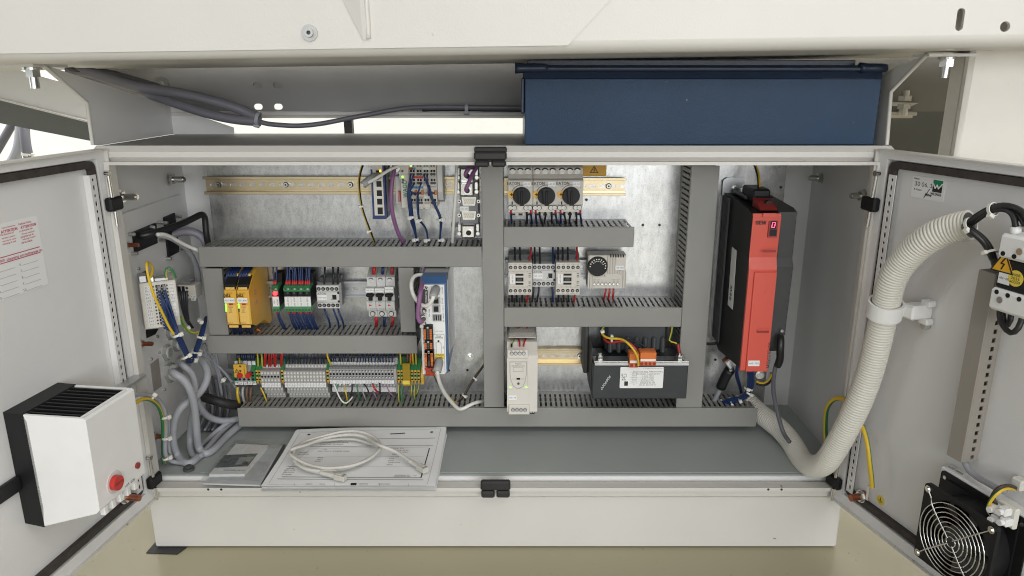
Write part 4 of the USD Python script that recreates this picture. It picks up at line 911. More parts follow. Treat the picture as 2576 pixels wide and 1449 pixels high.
plate(t, rect('L', 500, 652, 602, 704, cd + .0064), cd + .0061, '=60-T10', hmax=.42)
a, b = at('K', 1020, 520, cd - .02); p, q = at('K', 945, 575, cd - .012), at('K', 1075, 455, cd - .045)
t.add('red_connector_cover', MB(PF).prism_a([(zt + .004, cd - .012), (zt + .006, cd - .010), (zt + .016, cd - .035), (zt + .020, cd - .055), (zt + .004, cd - .055)], p[0], q[0] - .004), redd)
t.add('cover_screw', MB(PF).cyl(at('K', 1022, 520, cd - .03)[0], zt + .013, .006, cd - .035, cd - .026, 14), blk)
w0, w1 = wp('K', 825, 460, 1.36), wp('K', 1000, 330, 1.36)
pw = t.add('power_connector', MB().box(w0[0], w1[0], 1.33, 1.395, zt + .010, w1[2], .003).box(w0[0] + .004, w1[0] + .003, 1.320, 1.3295, zt + .012, w1[2] - .012, .002), blk)
t.add('terminal_rail', MB().box(X0 + .012, X1 - .01, 1.36, 1.44, zt + .0105, zt + .018, .002), dark)
for i in range(2): t.add('top_screw', MB(Fr((0, 0, zt + .018), (1, 0, 0), (0, 1, 0), (0, 0, 1))).cyl(X0 + .02 + .01 * i, 1.41 + .012 * i, .004, 0, .006, 12), steel)
a, b = at('L', 810, 362, cd - .025); t.add('side_screw', MB(PF).cyl(a, b, .0028, cd - .023, cd - .0195, 12), steel)
p, q = at('L', 772, 435, cd - .025), at('L', 838, 400, cd - .025); t.add('signal_socket', MB(PF).box(p[0], q[0], p[1], q[1], cd - .024, cd - .018, .001), sheetm)
cable('connector_plug', 'black moulded plug in the lower right side of the red drive', 'plug', P_('L', [(803, 425, 1.283), (806, 470, 1.272), (802, 560, 1.270), (798, 650, 1.275), (775, 700, 1.28)]), .0068, bcab, n=12)
cable('signal_cable', 'dark grey cable hanging from the drive plug to the cabinet floor', 'cable', P_('L', [(790, 620, 1.278), (755, 720, 1.285), (738, 850, 1.30), (742, 980, 1.31), (780, 1160, 1.31), (830, 1330, 1.30), (890, 1425, 1.275)]), .0062, dcab)
striped('wire', 'black and yellow cable rising from the drive top out of the cabinet', P_('K', [(940, 350, 1.36), (935, 260, 1.38), (920, 180, 1.40), (890, 95, 1.41), (870, 40, 1.415)]), .0042, bcab, yel)
# cabling under the drive
cable('shielded_cable', 'grey shielded cable rising from the bottom duct to the copper clamp', 'cable', P_('L', [(130, 1100, 1.43), (180, 1020, 1.415), (230, 920, 1.40), (275, 830, 1.39)]), .0078, gcab)
cable('heat_shrink_sleeve', 'black sleeve on the shielded cable below the clamp', 'sleeve', P_('L', [(238, 905, 1.399), (285, 800, 1.388), (325, 735, 1.38)]), .0105, bcab, n=12)
w = wp('L', 330, 680, 1.378); cl = thing('shield_clamp', 'small copper and steel shield clamp beside the drive foot', 'clamp', w)
fr = Fr(w, (.62, 0, -.78), (.78, 0, .62), (0, -1, 0)); cl.add('clamp_body', MB(fr).box(-.013, .008, -.009, .012, -.008, .008, .002), sheetm); cl.add('copper_strip', MB(fr).box(-.016, -.0135, -.010, .012, -.006, .0085, .001).box(-.0135, .004, .0122, .0145, -.006, .0085, .001), copper); cl.add('clamp_screw', MB(fr).rod((.012, -.016, 0), (.012, -.004, 0), .0035), steel)
for i, xs in enumerate(([(390, 700, 1.35), (380, 790, 1.36), (410, 890, 1.385), (425, 960, 1.40)], [(408, 660, 1.34), (395, 760, 1.355), (425, 900, 1.385), (440, 960, 1.40)])):
    cable('wire', 'blue wires curving beside the shield clamp', 'wire', P_('L', xs), .0026, blue, 'blue wires at the shield clamp', 7)
for i in range(9):
    o = (i % 3 - 1) * 20; p_ = (i // 3 - 1) * .006
    cable('wire', 'dark blue control wires bundled from the drive foot into the bottom duct', 'wire', P_('L', [(520 + o, 755, 1.33 + p_), (522 + o * 1.1, 860, 1.345 + p_), (505 + o, 935, 1.36 + p_), (430 + o * .6, 1010 + o * .6, 1.385 + p_), (330, 1035 + o * .9, 1.40 + p_), (220, 1075 + o * .9, 1.42 + p_)]), .0034, blue, 'blue control wires under the drive', 7)
for i, (x, y, Y, ax, hd) in enumerate(((500, 915, 1.352, (.25, 0, 1), (-.4, -1, -.2)), (500, 955, 1.362, (.5, 0, .9), (.2, -1, -.5)), (410, 1020, 1.388, (1, 0, .4), (-.3, -1, -.1)), (330, 1040, 1.40, (1, 0, .3), (.4, -1, -.8)), (250, 1060, 1.413, (1, 0, .3), (-.1, -1, -.8)))):
    tie(wp('L', x, y, Y), ax, .0118, 'white cable ties round the blue bundle under the drive', hd, .0035, 'ties on the bundle under the drive')
striped('wire', 'yellow and black wire loop below the right of the drive', P_('L', [(575, 850, 1.35), (640, 868, 1.345), (700, 830, 1.34), (722, 770, 1.335)]), .0030, bcab, yel)
cable('wire', 'black wire loop just behind the yellow one under the drive', 'wire', P_('L', [(575, 872, 1.36), (650, 885, 1.355), (705, 850, 1.35), (715, 770, 1.345)]), .0035, bcab)
w = wp('L', 607, 785, 1.33); pc = thing('earth_screw', 'steel earth screw below the red cover', 'screw', w); pc.add('head', MB(Fr(w, (1, 0, 0), (0, 0, 1), (0, -1, 0))).cyl(0, 0, .0085, 0, .002, 18).cyl(0, 0, .006, .002, .006, 14), steel)
striped('cable', 'dark green earth cable passing from the right duct to behind the drive', P_('L', [(60, 490, 1.44), (150, 492, 1.435), (230, 480, 1.43), (280, 440, 1.435)]), .0042, grn, bcab, cat='cable')
# ================================================================ network switch
cs = .060; A = lambda x, y, c=cs: at('B', x, y, c)
p, q = A(248, 952), A(218, 165); x0, z0 = p; x1 = A(440, 952)[0]; z1 = .722
t = thing('network_switch', 'small dark blue network switch with a column of black sockets', 'network switch', (x0, YP, z0))
t.add('body', MB(PF).prism_a([(z0, .016), (z0, cs), (z1, cs), (z1, .016)], x0, x1), swb)
t.add('foot', MB(PF).prism_b([(.016, x1 - .012), (.016, x1 + .001), (cs - .012, x1 + .001), (cs - .004, x1 - .004), (cs - .004, x1 - .012)], z0 + .002, z1), swb)
p, q = A(282, 900), A(392, 412); pn = t.add('port_panel', MB(PF).box(p[0] - .001, q[0], p[1], z1 - .012, cs + .0001, cs + .0012, .0004), cream)
for y0, y1, o in ((785, 882, 18), (662, 745, 10), (540, 622, 6), (410, 492, 0), (255, 370, -6)):
    p, q = A(300 + o, y1, cs + .0013), A(368 + o, y0, cs + .0013); s = pn.add('socket', MB(PF).box(p[0], q[0], p[1], q[1], cs + .0013, cs + .0016), blk)
    s.add('contact_led', MB(PF).box(q[0] + .0006, q[0] + .0016, q[1] - .0022, q[1] - .0005, cs + .0013, cs + .0018), ylab)
p, q = A(330, 290, cs + .01), A(352, 258, cs + .01); pn.add('lit_led', MB(PF).box(p[0], q[0], p[1], q[1], cs + .0013, cs + .0022), yled)
plate(t, rect('B', 192, 240, 335, 160, cs), cs + .0003, '=82-A10', hmax=.42)
t.add('side_grille', MB(PF).box(x1 + .0002, x1 + .0013, z0 + .012, z1 - .02, .025, cs - .012), mgrey)
cable('patch_plug', 'grey patch plug with boot in the top socket of the blue switch', 'plug', P_('B', [(310, 340, 1.396), (250, 355, 1.382), (185, 400, 1.372), (105, 468, 1.366)]), .0072, mgrey, n=12)
cable('patch_cable', 'white patch cable rising from the plug of the blue switch behind the top rail', 'cable', P_('B', [(90, 468, 1.364), (160, 440, 1.366), (330, 345, 1.372), (530, 225, 1.380), (720, 160, 1.395), (800, 120, 1.405)]), .0048, whw)
striped('wire', 'yellow and black wire hanging left of the blue switch', P_('B', [(130, 120, 1.42), (85, 230, 1.405), (50, 400, 1.395), (60, 600, 1.395), (95, 800, 1.397), (180, 1050, 1.405), (275, 1300, 1.425)]), .0031, bcab, yel)
tie(wp('B', 92, 770, 1.397), (.1, 0, -1), .0035, 'pale cable tie halfway down the yellow and black wire', (-1, -.4, 0)); tie(wp('B', 205, 1125, 1.408), (.3, 0, -1), .0035, 'pale cable tie low on the yellow and black wire', (-1, -.3, 0))

# ================================================================ bus coupler and its modules
cs = .070; A = lambda x, y, c=cs: at('B', x, y, c)
p = A(682, 795); q = A(768, 165); z0 = p[1]; x0, x1 = p[0] - .0035, A(765, 400)[0]; zt = .722
t = thing('bus_coupler', 'grey bus coupler with green maker lettering at the left of its modules', 'bus coupler', (x0, YP, z0))
t.add('body', MB(PF).box(x0, x1, z0, zt, .016, cs, .001), beige)
p, q = A(575, 742, .055), A(640, 340, .055); t.add('side_module', MB(PF).box(p[0], x0 - .0004, p[1], q[1], .016, .055, .001), lgrey)
p, q = A(612, 702, .0556), A(660, 545, .0556)
r_ = t.add('dip_switch', MB(PF).box(p[0], q[0] - .002, p[1], q[1], .0552, .0566), redb); r_.add('dip_lever', MB(PF).box(p[0] + .002, q[0] - .006, p[1] + .002, q[1] - .002, .0567, .0570), lab)
p, q = A(655, 310), A(762, 306); t.add('cover_line', MB(PF).box(x0 + .001, x1 - .001, p[1] - .0006, p[1] + .0006, cs + .0001, cs + .0005), mgrey)
t.add('lettering', MB(PF).text('WAGO', *A(705, 522, cs + .0001), cs + .0001, .0075, rot=math.pi / 2, bold=True), gnink)
for x, y, m in ((668, 267, dark), (672, 350, gled), (674, 390, dark), (672, 427, dark)):
    a, b = A(x, y); t.add('status_led', MB(PF).cyl(a, b, .0022, cs + .0001, cs + .0010, 12), m)
def io_module(i, label):
    xs = 768 + 97 * i; c = .066
    a0, a1 = A(xs, 400, c)[0] + .0002, A(xs + 97, 400, c)[0]
    zb = A(xs, 795, c)[1]
    m = thing('io_module', label, 'bus module', (a0, YP, zb), 'slim grey bus modules beside the coupler')
    m.add('body', MB(PF).box(a0, a1, zb, zt, .016, c, .0008).box(a0 + .002, a1 - .002, zb - .002, zb - .0002, .03, c - .002), beige)
    o = lambda u: a0 + (a1 - a0) * u
    Z = lambda y: A(870, y, c)[1]
    for u in (.28, .68):
        for y in (265, 392, 678, 545):
            if y == 545: continue
            m.add('release_slot', MB(PF).box(o(u) - .0019, o(u) + .0019, Z(y) - .0021, Z(y) + .0021, c + .0001, c + .0005), blk)
        for y in (312, 437, 580, 718):
            m.add('wire_clamp', MB(PF).cyl(o(u), Z(y), .0029, c + .0001, c + .0006, 12), dark if (i + int(u * 10)) % 2 else mgrey)
        y = 190; m.add('channel_led', MB(PF).cyl(o(u), Z(y), .0020, c + .0001, c + .0009, 12), (gled if (i == 0 and u < .5) else grnp if i == 2 else dark))
    cols = {0: ((231, redb, .28), (231, bluel, .68), (355, redb, .68), (500, bluel, .5)), 1: ((355, redb, .5), (500, bluel, .5), (645, mgrey, .5)), 2: ((231, lab, .5), (500, lab, .5), (635, cream, .5)), 3: ((231, cream, .5), (350, gink, .5), (490, gink, .5))}[i]
    for y, mm, u in cols:
        w = .0032 if u != .5 else (.0068 if mm in (redb, bluel, lab) else .005); m.add('colour_marker', MB(PF).box(o(u) - w, o(u) + w, Z(y) - .0022 if mm is not gink else Z(y) - .0007, Z(y) + .0022 if mm is not gink else Z(y) + .0007, c + .0001, c + .0008), mm)
    if i in (0, 1, 3): m.add('pull_lever', MB(PF).box(o(.84 + .06 * (i == 0)) - .0018, o(.84 + .06 * (i == 0)) + .0022, Z(605), Z(535), c + .0001, c + .0040, .0008), orgp)
    return m
for i, l in enumerate(('bus module beside the coupler, with red and blue markers and a lit green lamp', 'second bus module from the coupler, with wide red and pale blue markers', 'third bus module from the coupler, with white markers and green lamps', 'rightmost bus module, without wires, with an orange lever')): io_module(i, l)
xe = A(1160, 400, .066)[0]; ze = A(1160, 790, .066)[1]
single('end_bracket', 'grey chamfered end bracket closing the row of bus modules on the right', 'end bracket', MB(PF).prism_a([(ze + .004, .016), (ze + .012, .05), (ze + .03, .062), (zt, .062), (zt, .016)], xe + .0004, xe + .010), lgrey)
BW = 'blue wire bundles under the bus modules'
def bwires(name, starts, mid, lab_):
    for k, s in enumerate(starts):
        o = (k - (len(starts) - 1) / 2)
        pts = P_('B', [(s[0], s[1], 1.392), (s[0] - 6, s[1] + 22, 1.378)] + [(x + o * (8 if j < len(mid) - 3 else 3), y, Y + .0015 * (k % 2)) for j, (x, y, Y) in enumerate(mid)])
        cable('wire', lab_, 'wire', pts, .0023, blue, BW + name, 7)
bwires(', left', [(790, 312), (830, 312), (795, 437), (835, 437), (800, 580), (850, 578)], [(768, 560, 1.376), (775, 720, 1.378), (798, 920, 1.386), (820, 1020, 1.392), (850, 1140, 1.40), (868, 1245, 1.408), (880, 1320, 1.43)], 'left bundle of blue wires from the bus modules down into the slotted duct')
bwires(', middle', [(935, 437), (900, 578)], [(885, 640, 1.380), (890, 800, 1.384), (912, 960, 1.390), (985, 1060, 1.397), (1020, 1160, 1.402), (1030, 1250, 1.41), (1035, 1320, 1.43)], 'middle pair of blue wires from the bus modules into the duct')
bwires(', right', [(985, 312), (1028, 312), (1050, 578)], [(1035, 470, 1.380), (1085, 640, 1.382), (1150, 790, 1.385), (1205, 920, 1.388), (1218, 1000, 1.392), (1212, 1120, 1.40), (1205, 1250, 1.41), (1205, 1330, 1.43)], 'right blue wires crossing the last bus modules down into the duct')
for x, y, Y, l in ((800, 925, 1.386, 'tie on the left blue bundle below the bus modules'), (862, 1242, 1.408, 'tie on the left blue bundle at the duct edge'), (912, 968, 1.390, 'tie on the middle blue wire pair'), (1028, 1248, 1.41, 'tie on the middle blue wires at the duct edge'), (1212, 960, 1.390, 'tie on the right blue wires below the bus modules'), (1208, 1250, 1.41, 'tie on the right blue wires at the duct edge')):
    tie(wp('B', x, y, Y), (.15, 0, -1), .0065, 'pale cable ' + l, (1 if x > 1100 else -.5, -1, 0), .004)

# ================================================================ grey serial module
cs = .052; A = lambda x, y, c=cs: at('B', x, y, c)
p = A(1495, 1195); x0 = A(1478, 260)[0]; z0 = p[1]; x1 = A(1748, 300)[0]
t = thing('serial_module', 'dark grey module with metal serial connectors left of the central duct', 'serial module', (x0, YP, z0))
t.add('body', MB(PF).box(x0, x1, z0, zt, .004, cs, .0012), mod)
for y in (695, 895):
    a, b = A(1618, y)
    sk = t.add('serial_socket', MB(PF).prism(Polygon([(a - .0125, b + .0070), (a + .0125, b + .0070), (a + .0105, b - .0070), (a - .0105, b - .0070)]).buffer(.0012), cs + .0001, cs + .004), chrome)
    sk.add('insert', MB(PF).prism(Polygon([(a - .0112, b + .0056), (a + .0112, b + .0056), (a + .0094, b - .0056), (a - .0094, b - .0056)]), cs + .0041, cs + .0046), cream)
    g = MB(PF)
    for i in range(9):
        g.cyl(a - .008 + .004 * (i if i < 5 else i - 4.5), b + (.0022 if i < 5 else -.0022), .0009, cs + .0047, cs + .0052, 8)
    sk.add('contact_pins', g, brass, kind='stuff')
    for s in (-1, 1): sk.add('hex_standoff', MB(PF).cyl(a + s * .0185, b, .0034, cs + .0001, cs + .004, 12), chrome); sk.add('standoff_bore', MB(PF).cyl(a + s * .0185, b, .0016, cs + .0041, cs + .0044, 10), blk)
for i, (x, y) in enumerate(((1590, 325), (1588, 530), (1608, 1130))):
    a, b = A(x, y, cs + .02)
    h = t.add('connector_hood', MB(PF).box(a - .013, a + .013, b - .0120, b + .0135, cs + .0001, cs + .026, .0025), chrome)
    h.add('cable_bore', MB(PF).cyl(a + .001, b - .001, .0068, cs + .0262, cs + .0280, 18), steel)
    h.add('bore_hole', MB(PF).cyl(a + .001, b - .001, .0050, cs + .0281, cs + .0284, 16), blk)
    for s in (-1, 1): h.add('thumb_screw', MB(PF).box(a + s * .0175 - .0034, a + s * .0175 + .0034, b - .002, b + .0135, cs + .0001, cs + .012, .0012).cyl(a + s * .0178, b - .005, .0036, cs + .006, cs + .016, 12), steel)
plate(t, rect('B', 1490, 840, 1614, 770, cs), cs + .0002, '=60-A30', hmax=.4)
for x, y, xs in ((1582, 560, [(1582, 545, 1.376), (1578, 520, 1.362), (1612, 440, 1.362), (1660, 330, 1.372), (1720, 220, 1.39), (1760, 140, 1.40)]), (1570, 330, [(1572, 335, 1.376), (1570, 300, 1.364), (1600, 250, 1.366), (1640, 190, 1.385), (1660, 130, 1.40)])):
    cable('serial_cable', ['upper', 'lower'][y > 400] + ' purple cable leaving the grey serial module up behind the black clip', 'cable', P_('B', xs), .0057, pur)
cable('signal_cable', 'thick purple cable hanging between the blue switch and the bus coupler into the duct', 'cable', P_('B', [(600, 120, 1.42), (548, 270, 1.395), (515, 480, 1.385), (508, 680, 1.383), (530, 880, 1.387), (590, 1100, 1.397), (650, 1230, 1.407), (710, 1320, 1.43)]), .0060, pur)
cable('patch_cable', 'white vertical cable passing between the bus modules and the grey serial module', 'cable', P_('B', [(1445, 120, 1.40), (1440, 300, 1.39), (1425, 600, 1.388), (1405, 900, 1.392), (1388, 1150, 1.402), (1378, 1330, 1.42)]), .0048, whw)
w = wp('B', 570, 205, 1.40); pg = thing('round_socket', 'round metal cable socket half hidden under the top rail by the coupler', 'socket', w); fr = Fr(w, (1, 0, 0), (0, 0, 1), (0, -1, 0))
pg.add('collar', MB(fr).cyl(0, 0, .0095, -.03, .004, 22), chrome, 40); pg.add('bore', MB(fr).cyl(0, .002, .0062, .0041, .0045, 18), blk); pg.add('latch', MB(fr).box(.006, .0155, -.024, -.008, -.02, .002, .001), chrome)
t = thing('loose_tag', 'small grey marker tag on the plate behind the white vertical cable', 'tag', (-.10, YP, .55))
r = rect('B', 1362, 1065, 1478, 1002, .002); t.add('tag', MB(PF).box(r[0], r[1], r[2], r[3], .0005, .002), mgrey)

# ================================================================ yellow safety relays
for k, (dx, code) in enumerate(((0, '=10-K00'), (183, '=10-K04'))):
    c = .118; A = lambda x, y, cc=c: at('C', x + dx, y, cc)
    x0 = A(366, 540)[0] + .0003; x1 = A(548 if not k else 545, 560)[0]; zt_, zb_ = A(450, 525)[1], A(500, 1005)[1]
    t = thing('safety_relay', ['left yellow safety relay with five green lamps lit', 'right yellow safety relay with three green lamps, its broad side showing'][k], 'safety relay', (x0, YP, zb_), 'yellow safety relays')
    side = [(zb_ - .012, .05), (zb_ - .010, .095), (zb_ - .004, .108), (zb_, c), (zt_, c), (zt_ + .004, .112), (zt_ + .020, .090), (zt_ + .032, .060), (zt_ + .042, .030), (zt_ + .042, .004), (zb_ - .030, .004), (zb_ - .030, .02)]
    t.add('housing', MB(PF).prism_a(side, x0 + .0006, x1 - .0004), yelp)
    p, q = A(372, 1000), A(540, 545); t.add('front_label_panel', MB(PF).box(x0 + .0018, x1 - .0035, zb_ + .001, zt_ - .028, c + .0001, c + .0008, .0004), yelo)
    up = t.add('terminal_strip', MB(PF).prism_a([(zt_ + .0005, c - .002), (zt_ + .0115, c - .003), (zt_ + .022, c - .022), (zt_ + .022, c - .040), (zt_ + .0005, c - .040)], x0 + .0016, x1 - .0016), blk)
    lo_ = t.add('terminal_strip', MB(PF).box(x0 + .0016, x1 - .0016, zb_ - .009, zb_ - .0005, c - .03, c - .001, .0008), blk)
    for i in range(4):
        a = x0 + .0052 + i * (x1 - x0 - .0105) / 3
        up.add('terminal_key', MB(PF).box(a - .0021, a + .0021, zt_ + .0015, zt_ + .0068, c - .0018, c - .0004, .0005), yelo)
        lo_.add('terminal_key', MB(PF).box(a - .0024, a + .0024, zb_ - .0065, zb_ - .0015, c - .0009, c + .0006, .0005), yelo)
    for i in (2, 3):
        a = x0 + .0052 + i * (x1 - x0 - .0105) / 3; up.add('coding_tab', MB(PF).box(a - .0022, a + .0022, zt_ + .022, zt_ + .027, c - .030, c - .024, .0005), yelo)
    t.add('lettering', MB(PF).text('pilz', *A(412, 590, c + .0008), c + .0008, .0062, bold=True), ink)
    plate(t, rect('C', 378 + dx, 697, 518 + dx, 628, c + .001), c + .0009, code, hmax=.42)
    for i in range(5):
        a, b = A(397 + i * 2, 715 + 24 * i)
        t.add('status_led', MB(PF).cyl(a, b, .0016, c + .0009, c + .0014, 10), gled if i < 5 - 2 * k else dark)
    a, b = A(472, 715); t.add('reset_mark', MB(PF).box(a - .0036, a + .0036, b - .0014, b + .0014, c + .0009, c + .0012), redb)
    g = MB(PF)
    for i in range(6): g.text(('SAFETY', 'POWER', 'IN1', 'IN2', 'OUT', 'RESET')[i], *A(466, 745 + 18 * i, c + .0009), c + .0009, .0017)
    g.text('PNOZ s5', *A(455, 985, c + .0009), c + .0009, .0022); g.text('24 V DC', *A(450, 560, c + .0009), c + .0009, .0020)
    t.add('small_print', g, M('brown_ink_' + 'ab'[k], (.25, .10, .01), .6))
    a0, b0 = A(470, 905); t.add('cover_latch', MB(PF).box(a0 - .004, a0 + .007, b0 - .0012, b0 + .0014, c + .0009, c + .0014), yelo)
    if k:
        xr = x1; t.add('side_print', MB(Fr((x1 - .0003, YP, 0), (0, 1, 0), (0, 0, 1), (1, 0, 0))).text('CE', -.085, zt_ - .012, .0001, .009).text('c US', -.085, zt_ - .032, .0001, .006), gink)
for i in range(13):
    x = 395 + (i % 7) * 22 + (183 if i >= 7 else 0); s = rng.uniform(-8, 8)
    cable('wire', 'dark blue wires arching into the tops of the yellow relays', 'wire', P_('C', [(x + 90 + s, 150, 1.40), (x + 75 + s, 215, 1.385), (x + 30 + s, 270, 1.368), (x + 4, 350, 1.365), (x, 425, 1.368)]), .0018, blue, 'blue wires above the yellow safety relays', 6)
    if i % 2: cable('ferrule', 'red ferrules on the blue wires at the yellow relays', 'ferrule', P_('C', [(x, 390, 1.366), (x, 440, 1.368)]), .0021, redb, 'red ferrules at the yellow relays', 7)
for i in range(4):
    x = 690 + 24 * i; cable('wire', 'orange wires reaching the right yellow relay from above', 'wire', P_('C', [(x + 80, 160, 1.42), (x + 70, 215, 1.40), (x + 25, 270, 1.385), (x - 10, 325, 1.38)]), .0022, orgp, 'orange wires above the right yellow relay', 6)
for i in range(7):
    x = 490 + i * 38 + (40 if i > 3 else 0); cable('wire', 'dark blue wires leaving the yellow relays into the duct below', 'wire', P_('C', [(x, 1040, 1.37), (x + 6, 1080, 1.375), (x + 22, 1130, 1.39), (x + 30, 1175, 1.40)]), .0018, blue, 'blue wires below the yellow safety relays', 6)
cable('wire', 'orange wire under the right yellow relay', 'wire', P_('C', [(835, 1070, 1.39), (870, 1090, 1.395), (900, 1130, 1.42)]), .0022, orgp)

# ================================================================ slim relay couplers
CL = ('slim black relay coupler with a glowing red lamp', 'slim black relay coupler labelled K101, first of the four dark ones', 'slim black relay coupler labelled K102, second of the four dark ones', 'slim black relay coupler labelled K104, third of the four dark ones', 'slim black relay coupler labelled K110, right of the four dark ones')
CT = (['=10-', 'K106K'], '=50-K101', '=50-K102', '=50-K104', '=50-K110')
for k, x_ in enumerate((1032, 1205, 1297, 1390, 1483)):
    c = .066; A = lambda x, y, cc=c: at('C', x_ + x, y, cc)
    p0, p1 = A(0, 455), A(98, 822); x0, x1, z1, z0 = p0[0] + .0004, p0[0] + (.0149 if k else .0142), p0[1], p1[1]
    t = thing('relay_coupler', CL[k], 'relay coupler', (x0, YP, z0), 'row of slim relay couplers')
    t.add('housing', MB(PF).prism_a([(z0 + .010, .016), (z0 + .010, c - .004), (z1 - .010, c - .004), (z1 - .004, .040), (z1 + .018, .035), (z1 + .020, .016)], x0, x1), blk)
    for s, (za, zb2) in enumerate(((z1 - .0115, z1 + .001), (z0 - .0005, z0 + .0100))):
        pl_ = t.add('terminal_plug', MB(PF).prism_a([(za, .035), (za, c), ((za + zb2) / 2, c + .001), (zb2 - (0 if s else .002), c - (.001 if s else .006)), (zb2, .035)], x0 + .0005, x1 - .0005), grnp)
        for u in (.3, .72):
            a = x0 + (x1 - x0) * u; pl_.add('clamp_opening', MB(PF).cyl(a, za + (zb2 - za) * .42, .0020, c + .0003, c + .0013, 10), dark if (u < .5 or s) else sheetm)
    r = (x0 + .0006, x1 - .0008, A(0, 760)[1], A(0, 615)[1]); plate(t, r, c - .0037, CT[k], rot=math.pi / 2, hmax=.42, th=.0018)
    a, b = (x0 + x1) / 2, A(0, 565)[1]
    t.add('indicator_lamp', MB(PF).cyl(a, b, .0045 if k == 0 else .0022, c - .0039, c - .0008 if k == 0 else c - .0032, 18), rled if k == 0 else dark, 40)
    g = range(2 if k == 0 else 3)
    for i in g:
        u = x0 + (x1 - x0) * (.25 + .25 * i)
        cable('wire', 'blue wires dropping from the duct into the tops of the relay couplers', 'wire', [PF.pt((u - .003 + .002 * i + rng.uniform(-.003, .003), z1 + .055, .045)), PF.pt((u + rng.uniform(-.002, .002), z1 + .026, .048)), PF.pt((u, z1 + .004, .054)), PF.pt((u, z1 - .001, .056))], .0017, blue, 'blue wires above the relay couplers', 6)
        cable('ferrule', 'red ferrules on the wires at the relay couplers', 'ferrule', [PF.pt((u, z1 + .007, .053)), PF.pt((u, z1, .056))], .0020, redb, 'red ferrules at the relay couplers', 7)
        cable('wire', 'blue wires leaving the relay couplers into the duct below', 'wire', [PF.pt((u, z0 - .001, .055)), PF.pt((u + .002, z0 - .012, .056)), PF.pt((u + .006 + rng.uniform(-.001, .002), z0 - .030, .052)), PF.pt((u + .008, z0 - .045, .042))], .0017, blue, 'blue wires below the relay couplers', 6)
        if i != 1: cable('ferrule', 'red ferrules under the relay couplers', 'ferrule', [PF.pt((u, z0 + .001, .055)), PF.pt((u + .001, z0 - .007, .056))], .0020, redb, 'red ferrules under the relay couplers', 7)
for x in (1805, 1930, 1998):
    cable('wire', 'dark wires into the top of the grey contactor of the left bay', 'wire', P_('C', [(x + rng.uniform(-10, 25) if x < 1990 else x, 170, 1.42), (x, 300, 1.405), (x - 5, 430, 1.408)]), .0019, bwire, 'dark wires above the left bay contactor', 6)
    cable('wire', 'dark blue wires curving from the left bay contactor into the duct below', 'wire', P_('C', [(x - 5, 770, 1.408), (x + 25, 860, 1.402), (x + 62, 950, 1.405), (x + 75, 1010, 1.415), (x + 78, 1050, 1.43)]), .0020, blue, 'dark blue wires below the left bay contactor', 6)

# ================================================================ circuit breakers
for k, (xo, code, lb) in enumerate(((0, '=01-F1.1', 'left of three narrow white circuit breakers'), (134, '=01-F2.2', 'middle one of three narrow white circuit breakers'), (269, '=03-F1.12', 'right one of three narrow white circuit breakers, its label raised'))):
    A = lambda x, y, cc=.060: at('D', x + xo, y, cc)
    x0, x1 = A(160, 330, .048)[0], A(291, 330, .048)[0]; x1 -= .0004
    zz = [A(0, y, c)[1] for y, c in ((325, .048), (458, .048), (490, .066), (672, .066), (805, .064), (808, .048), (898, .048))]
    t = thing('circuit_breaker', lb, 'circuit breaker', (x0, YP, zz[6]), 'narrow white circuit breakers')
    t.add('body', MB(PF).prism_a([(zz[6], .016), (zz[6], .046), (zz[6] + .001, .048), (zz[5], .048), (zz[4], .063), (zz[3] - .002, .064), (zz[3], .060), (zz[2] - .014, .060), (zz[2] - .010, .066), (zz[1] - .001, .064), (zz[1], .050), (zz[0] - .001, .048), (zz[0], .046), (zz[0] + .012, .016)], x0, x1), lgrey)
    for y in (378, 852):
        a, b = (x0 + x1) / 2 - .001, A(0, y, .048)[1]; wells(t, [(a, b)], .0056, .0481); screw(t, a, b, .0042, .0485, h=.0012)
    m = (x0 + x1) / 2
    tg = t.add('toggle', MB(PF).box(x0 + .0012, x1 - .0012, A(0, 590)[1], A(0, 545)[1], .0603, .074, .002), blk)
    tg.add('toggle_lever', MB(PF).box(m - .0042, m + .0034, A(0, 655)[1], A(0, 588)[1], .0602, .067, .001), blk)
    y0, y1 = (470, 540) if k == 2 else (490, 542)
    r = (x0 + .0003, x1 - .0003, A(0, y1, .067)[1], A(0, y0, .067)[1]); plate(t, r, .0662, code, hmax=.40, th=.002)
    a, b = A(215, 733, .0645); t.add('contact_flag', MB(PF).prism([(a - .0030, b + .0019), (a + .0030, b), (a - .0030, b - .0019)], .0640, .0644), redb)
    g = MB(PF); g.text('FAZ-C4/1', *A(200, 785, .0642), .0641, .0028); g.text('400V', *A(210, 695, .0642), .0641, .0022); g.text('EATON', *A(222, 435, .0482), .0482, .0030)
    t.add('small_print', g, gink)
for xo, ms in ((0, (redw, redw, redw)), (134, (blue, blue)), (269, (redw, redw))):
    for i, m in enumerate(ms):
        nm = 'red' if m is redw else 'dark blue'
        cable('wire', f'{nm} wires dropping into the tops of the circuit breakers', 'wire', P_('D', [(256 + xo + 10 * i - xo * .03, 130, 1.42), (252 + xo + 12 * i - xo * .02, 220, 1.41), (245 + xo + 12 * i - xo * .01, 285, 1.415)]), .0021, m, f'{nm} wires above the circuit breakers', 6)
        cable('wire', f'{nm} wires below the circuit breakers going into the duct', 'wire', P_('D', [(285 + xo * .9 + 9 * i, 895, 1.415), (285 + xo * .9 + 9 * i, 940, 1.412), (290 + xo * .86 + 9 * i, 990, 1.42), (285 + xo * .84 + 9 * i, 1030, 1.435)]), .0021, m, f'{nm} wires below the circuit breakers', 6)

